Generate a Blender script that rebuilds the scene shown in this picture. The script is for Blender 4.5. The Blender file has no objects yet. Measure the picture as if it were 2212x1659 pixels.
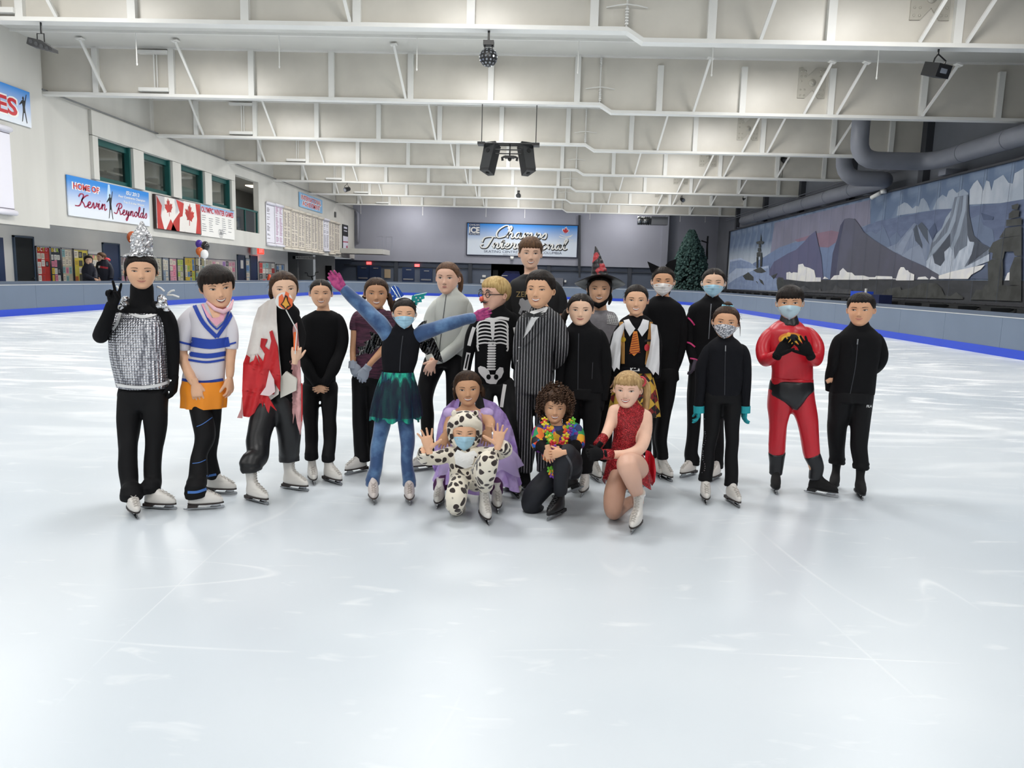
import bpy, bmesh, math, random
import numpy as np
from mathutils import Vector, Matrix, noise
from mathutils.bvhtree import BVHTree
from mathutils.geometry import tessellate_polygon
random.seed(7)
C = bpy.context.scene.collection
S = bpy.context.scene
# ------------------------------------------------------------------ camera
F, W, H = 1600.0, 2212.0, 1659.0
CAMZ = 1.5
VP = (1160.0, 603.0); SL = 0.027          # end of the rink's long axis on the horizon, and the horizon's tilt
yv = np.array([(VP[0]-W/2)/F, -(VP[1]-H/2)/F, -1.0]); yv /= np.linalg.norm(yv)
hv = np.array([1.0, -SL, 0.0]); xv = hv - hv.dot(yv)*yv; xv /= np.linalg.norm(xv)
zv = np.cross(xv, yv)
R = np.array([xv, yv, zv])                 # camera space -> world space
cam = bpy.data.cameras.new('camera'); co = bpy.data.objects.new('camera', cam); C.objects.link(co)
cam.sensor_width = 36; cam.lens = 36*F/W; cam.clip_end = 300
co.matrix_world = Matrix.Translation((0, 0, CAMZ)) @ Matrix(R.tolist()).to_4x4()
S.camera = co
S.view_settings.view_transform = 'Standard'; S.view_settings.look = 'None'
S.view_settings.gamma = 1; S.view_settings.use_curve_mapping = False
S.view_settings.exposure = 0.05
cy = S.cycles; cy.max_bounces = 7; cy.diffuse_bounces = 4; cy.glossy_bounces = 2; cy.transmission_bounces = 4; cy.transparent_max_bounces = 6
cy.caustics_reflective = False; cy.caustics_refractive = False; cy.use_adaptive_sampling = True; cy.adaptive_threshold = 0.02
def ray(px, py):
    return R @ np.array([(px-W/2)/F, -(py-H/2)/F, -1.0])
def atY(px, py, Y):
    d = ray(px, py); t = Y/d[1]; return Vector((d[0]*t, Y, CAMZ+d[2]*t))
def atX(px, py, X):
    d = ray(px, py); t = X/d[0]; return Vector((X, d[1]*t, CAMZ+d[2]*t))
def ground(px, py, z=0.0):
    d = ray(px, py); t = (z-CAMZ)/d[2]; return Vector((d[0]*t, d[1]*t, z))
# ------------------------------------------------------------------ world and lights
w = bpy.data.worlds.new('world'); S.world = w; w.use_nodes = True
w.node_tree.nodes['Background'].inputs[0].default_value = (0.75, 0.8, 0.85, 1)
w.node_tree.nodes['Background'].inputs[1].default_value = 0.3
LIGHT_W = 225.0
BAYS = [-7.2, -0.2, 6.8, 13.8, 20.8, 27.8, 34.8, 41.8, 48.8, 55.8, 62.3]
LATS = [-10.8, -1.7, 7.3]
for yb in BAYS:
    for xl in LATS:
        ld = bpy.data.lights.new('bay_light', 'AREA'); ld.shape = 'RECTANGLE'; ld.size = 1.6; ld.size_y = 1.6
        ld.energy = LIGHT_W; ld.color = (1.0, 0.985, 0.965)
        lo = bpy.data.objects.new('bay_light', ld); C.objects.link(lo); lo.location = (xl, yb, 8.12)
# ------------------------------------------------------------------ materials
def lin(c):
    if isinstance(c, str):
        c = [int(c[i:i+2], 16)/255 for i in (0, 2, 4)]
    return tuple((x/12.92 if x <= .04045 else ((x+.055)/1.055)**2.4) for x in c[:3]) + (1,)
MATS = {}
def mat(name, col, rough=.6, metal=0, var=0, vscale=8, bump=0, bscale=30, stretch=None, emit=0, spec=None, col2=None, thr=None, coat=0, sheen=0, alpha=1, coord='Object', detail=3, sss=0):
    if name in MATS: return MATS[name]
    m = bpy.data.materials.new(name); m.use_nodes = True; MATS[name] = m
    nt = m.node_tree; N = nt.nodes; L = nt.links; b = N['Principled BSDF']
    c = lin(col); b.inputs['Base Color'].default_value = c
    b.inputs['Roughness'].default_value = rough; b.inputs['Metallic'].default_value = metal
    if spec is not None: b.inputs['Specular IOR Level'].default_value = spec
    if coat: b.inputs['Coat Weight'].default_value = coat
    if sheen: b.inputs['Sheen Weight'].default_value = sheen; b.inputs['Sheen Roughness'].default_value = .5
    if alpha < 1: b.inputs['Alpha'].default_value = alpha
    if sss: b.inputs['Subsurface Weight'].default_value = sss; b.inputs['Subsurface Radius'].default_value = (.012, .004, .002)
    if emit: b.inputs['Emission Color'].default_value = c; b.inputs['Emission Strength'].default_value = emit
    tc = mp = None
    def coords():
        nonlocal tc, mp
        if mp is None:
            tc = N.new('ShaderNodeTexCoord'); mp = N.new('ShaderNodeMapping')
            L.new(tc.outputs[coord], mp.inputs[0])
            if stretch: mp.inputs['Scale'].default_value = stretch
        return mp.outputs[0]
    if var or col2 is not None:
        n = N.new('ShaderNodeTexNoise'); n.inputs['Scale'].default_value = vscale; n.inputs['Detail'].default_value = detail
        L.new(coords(), n.inputs['Vector'])
        r = N.new('ShaderNodeValToRGB'); L.new(n.outputs['Fac'], r.inputs[0])
        if col2 is not None:
            t = thr or (.45, .55)
            r.color_ramp.elements[0].position = t[0]; r.color_ramp.elements[1].position = t[1]
            r.color_ramp.elements[0].color = c; r.color_ramp.elements[1].color = lin(col2)
        else:
            r.color_ramp.elements[0].position = .3; r.color_ramp.elements[1].position = .7
            r.color_ramp.elements[0].color = tuple(x*(1-var) for x in c[:3])+(1,)
            r.color_ramp.elements[1].color = tuple(min(1, x*(1+var)) for x in c[:3])+(1,)
        L.new(r.outputs[0], b.inputs['Base Color'])
    if bump:
        n = N.new('ShaderNodeTexNoise'); n.inputs['Scale'].default_value = bscale; n.inputs['Detail'].default_value = 4
        L.new(coords(), n.inputs['Vector'])
        bu = N.new('ShaderNodeBump'); bu.inputs['Strength'].default_value = bump; bu.inputs['Distance'].default_value = .01
        L.new(n.outputs['Fac'], bu.inputs['Height']); L.new(bu.outputs[0], b.inputs['Normal'])
    return m
def P(m): return m.node_tree.nodes['Principled BSDF']
# ------------------------------------------------------------------ mesh builder
class MB:
    def __init__(s): s.v = []; s.f = []; s.mi = []; s.m = 0; s.sm = []; s.smooth = False
    def add(s, vs, fs):
        o = len(s.v); s.v += [tuple(v) for v in vs]
        for f in fs: s.f.append(tuple(i+o for i in f)); s.mi.append(s.m); s.sm.append(s.smooth)
    def box(s, x0, y0, z0, x1, y1, z1):
        if x0 > x1: x0, x1 = x1, x0
        if y0 > y1: y0, y1 = y1, y0
        if z0 > z1: z0, z1 = z1, z0
        s.add([(x0,y0,z0),(x1,y0,z0),(x1,y1,z0),(x0,y1,z0),(x0,y0,z1),(x1,y0,z1),(x1,y1,z1),(x0,y1,z1)],
              [(0,3,2,1),(4,5,6,7),(0,1,5,4),(1,2,6,5),(2,3,7,6),(3,0,4,7)])
    def cbox(s, c, d):
        s.box(c[0]-d[0]/2, c[1]-d[1]/2, c[2]-d[2]/2, c[0]+d[0]/2, c[1]+d[1]/2, c[2]+d[2]/2)
    def bar(s, a, b, w, h=None, up=(0,0,1)):
        a = Vector(a); b = Vector(b); h = h or w; d = (b-a).normalized(); u = Vector(up)
        if abs(d.dot(u)) > .99: u = Vector((0,1,0))
        x = d.cross(u).normalized(); u = x.cross(d)
        vs = [p + x*i*w/2 + u*j*h/2 for p in (a, b) for i, j in ((-1,-1),(1,-1),(1,1),(-1,1))]
        s.add(vs, [(3,2,1,0),(4,5,6,7),(0,1,5,4),(1,2,6,5),(2,3,7,6),(3,0,4,7)])
    def tube(s, pts, rad, n=8, cap=True, flat=1.0, nx=None):
        """rings along pts; rad a number, list or list of (rx, ry)"""
        pts = [Vector(p) for p in pts]; k = len(pts)
        if not isinstance(rad, (list, tuple)): rad = [rad]*k
        vs = []; x = None
        for i, p in enumerate(pts):
            d = (pts[min(i+1, k-1)] - pts[max(i-1, 0)]).normalized()
            if x is None:
                u = Vector(nx) if nx else (Vector((1,0,0)) if abs(d.x) < .9 else Vector((0,0,1)))
            else: u = x
            x = (u - d*u.dot(d)).normalized(); y = d.cross(x)
            r = rad[i]; rx, ry = r if isinstance(r, (tuple, list)) else (r, r*flat)
            for j in range(n):
                a = 2*math.pi*j/n; vs.append(p + x*rx*math.cos(a) + y*ry*math.sin(a))
        fs = [(i*n+j, i*n+(j+1)%n, (i+1)*n+(j+1)%n, (i+1)*n+j) for i in range(k-1) for j in range(n)]
        if cap: fs.append(tuple(range(n))[::-1]); fs.append(tuple((k-1)*n+j for j in range(n)))
        s.add(vs, fs)
    def ball(s, c, r, nu=12, nv=8, M=None):
        if not isinstance(r, (tuple, list)): r = (r, r, r)
        c = Vector(c); vs = []
        for i in range(nv+1):
            t = math.pi*i/nv
            for j in range(nu):
                a = 2*math.pi*j/nu
                p = Vector((r[0]*math.sin(t)*math.cos(a), r[1]*math.sin(t)*math.sin(a), r[2]*math.cos(t)))
                vs.append(c + (M @ p if M else p))
        s.add(vs, [(i*nu+j, (i+1)*nu+j, (i+1)*nu+(j+1)%nu, i*nu+(j+1)%nu) for i in range(nv) for j in range(nu)])
    def prism(s, poly, fr, d):
        """2D polygon in frame fr=(origin,u,v,n), thickness d along n (front face at n*d)"""
        o, u, v, n = fr; k = len(poly)
        A = [o+u*p[0]+v*p[1] for p in poly]; B = [a+n*d for a in A]
        tf = [tuple(q) for q in tessellate_polygon([[Vector((p[0], p[1], 0)) for p in poly]])]
        s.add(B, tf)
        s.add(A+B, [(i, (i+1)%k, k+(i+1)%k, k+i) for i in range(k)])
    def build(s, name, mats, parent=None, **kw):
        me = bpy.data.meshes.new(name); me.from_pydata(s.v, [], s.f)
        if not isinstance(mats, (list, tuple)): mats = [mats]
        for m in mats: me.materials.append(m)
        me.polygons.foreach_set('material_index', s.mi); me.polygons.foreach_set('use_smooth', s.sm)
        me.update()
        return link(name, me, parent, **kw)
def link(name, me, parent=None, label=None, cat=None, group=None, kind=None):
    o = bpy.data.objects.new(name, me); C.objects.link(o)
    if parent is not None: o.parent = parent; o.matrix_parent_inverse = parent.matrix_world.inverted() if parent.type != 'EMPTY' or True else Matrix()
    return tag(o, label, cat, group, kind)
def tag(o, label=None, cat=None, group=None, kind=None):
    if label: o['label'] = label
    if cat: o['category'] = cat
    if group: o['group'] = group
    if kind: o['kind'] = kind
    return o
def empty(name, loc, label=None, cat=None, group=None, kind=None):
    o = bpy.data.objects.new(name, None); C.objects.link(o); o.location = loc; o.empty_display_size = .1
    o.matrix_world = Matrix.Translation(loc)
    return tag(o, label, cat, group, kind)
V = Vector
FL = lambda y, z, x=-16.0: (V((x, y, z)), V((0,1,0)), V((0,0,1)), V((1,0,0)))     # frame on a left-hand wall, reading into the hall
FF = lambda x, z, y=65.0: (V((x, y, z)), V((1,0,0)), V((0,0,1)), V((0,-1,0)))      # frame on the far wall
FR = lambda y, z, x=15.0: (V((x, y, z)), V((0,-1,0)), V((0,0,1)), V((-1,0,0)))     # frame on the right-hand wall
_tc = {}
def text2d(s, size=1.0, shear=0, off=0.0, sx=1.0):
    cu = bpy.data.curves.new('t', 'FONT'); cu.body = s; cu.size = size; cu.shear = shear; cu.offset = off; cu.resolution_u = 3
    ob = bpy.data.objects.new('t', cu); C.objects.link(ob); bpy.context.view_layer.update()
    me = bpy.data.meshes.new_from_object(ob.evaluated_get(bpy.context.evaluated_depsgraph_get()))
    vs = [(v.co.x*sx, v.co.y) for v in me.vertices]; fs = [tuple(p.vertices) for p in me.polygons]
    bpy.data.objects.remove(ob); bpy.data.curves.remove(cu); bpy.data.meshes.remove(me)
    return vs, fs
def put_text(mb, s, fr, x0, x1, zc, h, d=.01, shear=0, off=0.0):
    """text fitted between x0 and x1 (frame units), letter height h, centred on zc"""
    vs, fs = text2d(s, 1.0, shear, 0); 
    if not vs: return
    mx = min(v[0] for v in vs); Mx = max(v[0] for v in vs); mz = min(v[1] for v in vs); Mz = max(v[1] for v in vs)
    if off: vs, fs = text2d(s, 1.0, shear, off)
    kx = (x1-x0)/(Mx-mx); kz = h/(Mz-mz); o, u, v, n = fr
    mb.add([o + u*(x0+(p[0]-mx)*kx) + v*(zc-h/2+(p[1]-mz)*kz) + n*d for p in vs], fs)
def crom(pts, k=6, closed=False):
    """Catmull-Rom through tuples of any length"""
    P_ = [np.array(p, float) for p in pts]; n = len(P_); out = []
    for i in range(n-1):
        a = P_[max(i-1, 0)]; b = P_[i]; c = P_[i+1]; d = P_[min(i+2, n-1)]
        for j in range(k):
            t = j/k; out.append(.5*((2*b)+(c-a)*t+(2*a-5*b+4*c-d)*t*t+(3*b-a-3*c+d)*t**3))
    out.append(P_[-1]); return out
def ribbon(mb, pts, w, fr, d=.01, k=6, pen=.0):
    q = crom(pts, k); o, u, v, n = fr; vs = []
    for i, p in enumerate(q):
        t = q[min(i+1, len(q)-1)] - q[max(i-1, 0)]; L_ = np.hypot(*t[:2]) or 1; nx, ny = -t[1]/L_, t[0]/L_
        ww = w*(1-pen+pen*abs(t[1])/L_)/2
        for sg in (1, -1): vs.append(o+u*(p[0]+nx*ww*sg)+v*(p[1]+ny*ww*sg)+n*d)
    mb.add(vs, [(2*i, 2*i+1, 2*i+3, 2*i+2) for i in range(len(q)-1)])
# ================================================================== the hall
XL, XR, YF, ZC = -16.0, 15.5, 65.2, 8.4
def ice_mat():
    m = mat('ice', 'd4dade', rough=.34, spec=.32)
    nt = m.node_tree; N = nt.nodes; L = nt.links; b = P(m)
    tc = N.new('ShaderNodeTexCoord')
    def nz(scale, st=(1,1,1), detail=4, dist=0):
        mp = N.new('ShaderNodeMapping'); mp.inputs['Scale'].default_value = st; L.new(tc.outputs['Object'], mp.inputs[0])
        n = N.new('ShaderNodeTexNoise'); n.inputs['Scale'].default_value = scale; n.inputs['Detail'].default_value = detail
        n.inputs['Distortion'].default_value = dist; L.new(mp.outputs[0], n.inputs['Vector']); return n.outputs['Fac']
    def ramp(x, a, b_, ca, cb):
        r = N.new('ShaderNodeValToRGB'); r.color_ramp.elements[0].position = a; r.color_ramp.elements[1].position = b_
        r.color_ramp.elements[0].color = ca; r.color_ramp.elements[1].color = cb; L.new(x, r.inputs[0]); return r.outputs[0]
    base = ramp(nz(.35, (1,1,1), 3, .5), .3, .7, lin('c5ced6'), lin('dae0e5'))
    # fine scraped snow lines: thin contour lines of stretched noise in several directions
    def lines(scale, st, rot, width, dist=1.5):
        mp = N.new('ShaderNodeMapping'); mp.inputs['Scale'].default_value = st; mp.inputs['Rotation'].default_value = (0,0,rot)
        L.new(tc.outputs['Object'], mp.inputs[0])
        n = N.new('ShaderNodeTexNoise'); n.inputs['Scale'].default_value = scale; n.inputs['Detail'].default_value = 1.5; n.inputs['Distortion'].default_value = dist
        L.new(mp.outputs[0], n.inputs['Vector'])
        s_ = N.new('ShaderNodeMath'); s_.operation = 'SUBTRACT'; s_.inputs[1].default_value = .5; L.new(n.outputs['Fac'], s_.inputs[0])
        a_ = N.new('ShaderNodeMath'); a_.operation = 'ABSOLUTE'; L.new(s_.outputs[0], a_.inputs[0])
        return ramp(a_.outputs[0], 0, width, (1,1,1,1), (0,0,0,1))
    def mul(a, b_):
        x = N.new('ShaderNodeMath'); x.operation = 'MULTIPLY'; L.new(a, x.inputs[0])
        if isinstance(b_, float): x.inputs[1].default_value = b_
        else: L.new(b_, x.inputs[1])
        return x.outputs[0]
    def mx(a, b_):
        x = N.new('ShaderNodeMath'); x.operation = 'MAXIMUM'; L.new(a, x.inputs[0]); L.new(b_, x.inputs[1]); return x.outputs[0]
    l1 = mul(lines(.7, (1,.16,1), .4, .0012, .5), ramp(nz(.8), .5, .62, (0,0,0,1), (1,1,1,1)))
    l2 = mul(lines(.8, (.16,1,1), -.5, .0012, .5), ramp(nz(1.1), .48, .6, (0,0,0,1), (1,1,1,1)))
    l3 = mul(lines(.35, (.2,1,1), 1.3, .0006, .4), .6)
    snow = ramp(nz(1.7, (.32, 1.1, 1), 5, 1.6), .50, .66, (0,0,0,1), (1,1,1,1))
    # tracked snow lies thick on the far two thirds and thins out toward the camera
    sx = N.new('ShaderNodeSeparateXYZ'); L.new(tc.outputs['Object'], sx.inputs[0])
    far = N.new('ShaderNodeMapRange'); far.inputs[1].default_value = 4.5; far.inputs[2].default_value = 10; L.new(sx.outputs['Y'], far.inputs[0])
    sn = mul(snow, far.outputs[0])
    fine = mul(ramp(nz(9, (.35,1,1), 3, .6), .62, .75, (0,0,0,1), (1,1,1,1)), .35)
    allm = mx(mul(mx(l1, l2), .4), mx(mx(mul(l3, .6), fine), mul(sn, .75)))
    mix = N.new('ShaderNodeMix'); mix.data_type = 'RGBA'; L.new(allm, mix.inputs[0]); L.new(base, mix.inputs[6])
    mix.inputs[7].default_value = lin('f6f8f9'); L.new(mix.outputs[2], b.inputs['Base Color'])
    rr = N.new('ShaderNodeMapRange'); rr.inputs[3].default_value = .33; rr.inputs[4].default_value = .6; L.new(allm, rr.inputs[0])
    L.new(rr.outputs[0], b.inputs['Roughness'])
    bu = N.new('ShaderNodeBump'); bu.inputs['Strength'].default_value = .12; bu.inputs['Distance'].default_value = .01
    ad = N.new('ShaderNodeMath'); ad.operation = 'ADD'; L.new(nz(3, (1,1,1), 2), ad.inputs[0]); L.new(allm, ad.inputs[1])
    L.new(ad.outputs[0], bu.inputs['Height']); L.new(bu.outputs[0], b.inputs['Normal'])
    return m
M_ICE = ice_mat()
M_WHITE = mat('white_paint', 'c9c8c3', .45, var=.05, vscale=.5)
M_WALLW = mat('white_wall', 'cac9c4', .6, var=.05, vscale=1.2, stretch=(1,1,.15), bump=.15, bscale=3)
M_WALLG = mat('light_grey_wall', 'cfd0d0', .6, var=.05, vscale=.7)
M_GIRD = mat('cream_girder', 'cdc9c0', .33, var=.11, vscale=.55, detail=5, bump=.12, bscale=1.2)
M_GIRDE = mat('girder_edge_white', 'e0e0dd', .4, var=.04, vscale=1)
M_CEIL = mat('ceiling_white', 'cfcfcb', .45, var=.05, vscale=.6, stretch=(1, 1, 1))
M_FAR = mat('far_wall_grey', '9b9daa', .75, var=.05, vscale=.4)
M_FARL = mat('far_wall_dark', '5b6475', .7, var=.08, vscale=.6)
M_RW = mat('right_wall_dark', '6e7179', .75, var=.08, vscale=.6)
M_DUCT = mat('duct_grey', '757882', .5, var=.05, vscale=2)
M_BOARD = mat('barrier_blue_grey', '69778b', .42, var=.04, vscale=1)
M_BOARDT = mat('barrier_cap', '525d6e', .4)
M_BLUE = mat('kick_blue', '2347c4', .4)
M_FLOOR = mat('rubber_floor', '4a4c50', .8, var=.1, vscale=3)
M_DOOR = mat('door_blue', '1f3256', .45)
M_BLACK = mat('matt_black', '101113', .5)
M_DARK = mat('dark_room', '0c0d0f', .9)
M_STEEL = mat('steel', 'b8babd', .25, metal=1)
M_PW = mat('plain_white', 'e6e6e4', .5)
M_GREEN = mat('frame_green', '15504e', .4)
# ---- rink outline
X0, X1, YN, YB, RC = -15.5, 10.9, -3.0, 58.0, 8.5
def outline(off=0, n=14):
    pts = []
    for cx, cy, a0 in ((X1-RC, YB-RC, 0), (X0+RC, YB-RC, 90), (X0+RC, YN+RC, 180), (X1-RC, YN+RC, 270)):
        for i in range(n+1):
            a = math.radians(a0+90*i/n); pts.append((cx+(RC+off)*math.cos(a), cy+(RC+off)*math.sin(a)))
    return pts
mb = MB(); mb.prism(outline(.02), (V((0,0,-.05)), V((1,0,0)), V((0,1,0)), V((0,0,1))), .05)
mb.build('floor', M_ICE, kind='structure', label='white skated ice surface of the rink')
mb = MB(); mb.box(-22, -9, -.3, 17, 67, -.06); mb.build('floor', M_FLOOR, kind='structure')
# ---- barrier: straight runs and arcs cut into board panels
bar = empty('rink_barrier', (0, 58, 0), 'blue-grey boards with a blue kick strip ringing the ice', 'barrier')
def seg_path():
    o = outline(); o.append(o[0]); pts = [V((a, b, 0)) for a, b in o]; out = []
    for a, b in zip(pts, pts[1:]):
        L_ = (b-a).length
        if L_ > 3:
            k = round(L_/2.44)
            for i in range(k): out.append((a.lerp(b, i/k), a.lerp(b, (i+1)/k)))
        else: out.append((a, b))
    return out
cap = MB(); kick = MB(); line = MB()
for i, (a, b) in enumerate(seg_path()):
    d = (b-a).normalized(); n = V((d.y, -d.x, 0)); L_ = (b-a).length; g = .012 if L_ > 2 else 0
    def q(mb, z0, z1, o0, o1, gg=0):
        vs = [p+n*o+V((0,0,z)) for z in (z0, z1) for p, o in ((a+d*gg, o0), (b-d*gg, o0), (b-d*gg, o1), (a+d*gg, o1))]
        mb.add(vs, [(0,3,2,1),(4,5,6,7),(0,1,5,4),(1,2,6,5),(2,3,7,6),(3,0,4,7)])
    if a.y < 6 and b.y < 6: continue
    mb = MB(); q(mb, .2, .93, 0, .10, g*.35); mb.build('board_panel', M_BOARD, bar)
    q(kick, 0, .2, -.012, .10); q(cap, .93, 1.02, -.02, .16); q(cap, .2, .93, .03, .08); q(line, .905, .93, -.006, .08)
kick.build('kick_strip', M_BLUE, bar); cap.build('cap_rail', M_BOARDT, bar); line.build('edge_strip', M_PW, bar)
# ---- walls
def wallX(name, x0, x1, y0, y1, z0, z1, holes, m, **kw):
    ys = sorted({y0, y1, *[h[0] for h in holes], *[h[1] for h in holes]}); zs = sorted({z0, z1, *[h[2] for h in holes], *[h[3] for h in holes]})
    mb = MB()
    for a, b in zip(ys, ys[1:]):
        for c, d in zip(zs, zs[1:]):
            if not any(h[0] <= (a+b)/2 <= h[1] and h[2] <= (c+d)/2 <= h[3] for h in holes): mb.box(x0, a, c, x1, b, d)
    return mb.build(name, m, kind='structure', **kw)
WIN = []
for (xa, ya, xb, yb_, xc, yc, xd, yd) in ((206,295.4,281,320.7,208.6,389.4,283.6,404.8), (304.5,327.4,366.3,347,307.7,408,369,424.7),
                                    (386,353,437.4,369,387.6,429,438,440), (452.7,375.8,496,389.4,453.6,443,496,451.4)):
    q = [atX(xa, ya, XL), atX(xb, yb_, XL), atX(xc, yc, XL), atX(xd, yd, XL)]
    WIN.append(((q[0].y+q[2].y)/2, (q[1].y+q[3].y)/2, (q[2].z+q[3].z)/2, (q[0].z+q[1].z)/2))
q = [atX(*p, XL) for p in ((509,380), (558.8,391.8), (509.7,496), (559.5,504.5))]
OPN = ((q[0].y+q[2].y)/2, (q[1].y+q[3].y)/2, (q[2].z+q[3].z)/2, (q[0].z+q[1].z)/2)
wallX('wall_left', XL-.3, XL, 23.9, YF, 2.84, 7.02, WIN+[OPN], M_WALLW)
wallX('wall_left', XL-.3, XL+.22, -8, 23.9, 2.7, ZC, [], M_WALLW)
wallX('wall_left', XL-.45, XL-.12, 23.9, YF, 7.0, ZC, [], M_WALLW)
yw = WIN[0][0]; zt = min(w_[3] for w_ in WIN)
mb = MB(); mb.box(XL, yw-.35, WIN[0][2], XL+.12, yw-.02, zt); mb.box(XL, yw-.35, zt+.02, XL+.12, OPN[0]-.3, 6.98)
for a, b in zip([w_[1] for w_ in WIN], [w_[0] for w_ in WIN[1:]]+[OPN[0]-.3]): mb.box(XL, a+.02, WIN[0][2], XL+.12, b-.02, zt)
mb.build('trim_1', M_WALLW, kind='structure')
mb = MB(); mb.bar((XL+.15, 24, 7.03), (XL+.15, 65, 7.03), .05, .05); mb.build('trim_2', mat('cable_grey', '77797a', .6), kind='structure')
wallX('wall_left', -18.3, -18.0, -8, 53.6, -.06, 3.05, [], M_WALLG)
mb = MB(); mb.box(-20.4, -8, 3.05, XL-.3, 65, 3.2); mb.build('ceiling', M_WALLG, kind='structure')
wallX('wall_left', -20.4, -20.2, -8, 67, -.06, 7.0, [], mat('upstairs_grey', '8f908f', .7), label='grey inside wall of the rooms behind the upper windows')
mb = MB(); mb.box(-20.2, 20, 6.9, XL-.3, 65, 7.0); mb.build('ceiling', M_WALLG, kind='structure')
p_ = atY(622, 600, 57.5); p2 = atY(643, 600, 57.5)
mb = MB(); mb.box(p_.x, 57.5, 0, p2.x, 57.8, 3.05); mb.build('wall_left', mat('pillar_grey', '85878a', .7), kind='structure', label='grey return wall beside the multi-purpose sign')
mb = MB(); mb.box(p2.x, 62.2, 0, -17.0, 62.5, 3.05); mb.build('wall_left', M_WALLG, kind='structure')
mb = MB(); mb.box(-17.7, 62.1, .2, -17.2, 62.19, 2.15); mb.build('door_9', M_DARK, kind='structure')
# far wall: upper grey part hangs in front of the dark lower part
mb = MB(); mb.box(XL-.3, YF, 2.72, 10.9, YF+.3, ZC); mb.box(10.9, YF+.5, -.06, XR+.3, YF+.8, ZC); mb.box(10.6, YF-.12, -.06, 11.15, YF+.6, ZC)
mb.build('wall_far', M_FAR, kind='structure')
OP = (atY(1060, 600, YF).x, atY(1140, 600, YF).x)
mb = MB(); mb.box(-18, YF+.25, -.06, OP[0], YF+.5, 2.8); mb.box(OP[1], YF+.25, -.06, 10.9, YF+.5, 2.8)
mb.build('wall_far', M_FARL, kind='structure')
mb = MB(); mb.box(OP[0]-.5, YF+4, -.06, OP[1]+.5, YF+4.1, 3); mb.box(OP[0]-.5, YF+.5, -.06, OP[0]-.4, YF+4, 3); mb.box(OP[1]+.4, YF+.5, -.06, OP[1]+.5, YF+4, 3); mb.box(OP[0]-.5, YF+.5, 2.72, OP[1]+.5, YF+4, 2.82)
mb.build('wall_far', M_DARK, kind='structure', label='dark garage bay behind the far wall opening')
wallX('wall_right', XR, XR+.3, -8, YF+.8, -.06, ZC, [], M_RW)
mb = MB(); mb.box(-22, -9, -.06, 17, -8.7, ZC); mb.build('wall_back', M_WALLG, kind='structure')
mb = MB(); mb.box(-22, -9, ZC, 17, YF+5, ZC+.2)
mb.build('ceiling', M_CEIL, kind='structure')
mb = MB()
for i in range(10):                                                   # purlins across the ceiling
    for dy in (1.7, 3.5, 5.3): mb.box(XL, -3.7+7*i+dy-.03, ZC-.07, XR, -3.7+7*i+dy+.03, ZC)
mb.build('trim_3', M_GIRDE, kind='structure')
# dark columns of the right wall and rails
mb = MB()
for i in range(8): mb.box(XR-.28, 9.9+7*i, 0, XR, 10.3+7*i, ZC)
mb.build('trim_4', mat('column_dark', '3d3f45', .6), kind='structure')
# wall panels joints on dark lower far wall
mb = MB()
for px in (1185, 1360, 875-20, 1015): x = atY(px, 600, YF).x; mb.box(x-.16, YF+.08, 0, x+.16, YF+.25, 2.72)
mb.box(-17, YF+.15, 2.25, OP[0], YF+.25, 2.33); mb.box(OP[1], YF+.15, 2.25, 10.6, YF+.25, 2.33)
mb.build('trim_5', mat('lower_post', '3b404a', .6), kind='structure')
mb = MB(); mb.tube([atY(1252, 465, YF-.1), atY(1252, 600, YF-.1)], .09, 8); mb.build('trim_6', mat('pipe_dark', '3a3d44', .6), kind='structure')
mb = MB(); mb.smooth = True; mb.tube([atY(768, 455, YF-.15), atY(773, 462, YF-.15), atY(773, 525, YF-.15)], .12, 8); mb.build('drain_pipe', M_FAR, label='grey pipe down the far wall beside the white ledge', cat='pipe')
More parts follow.
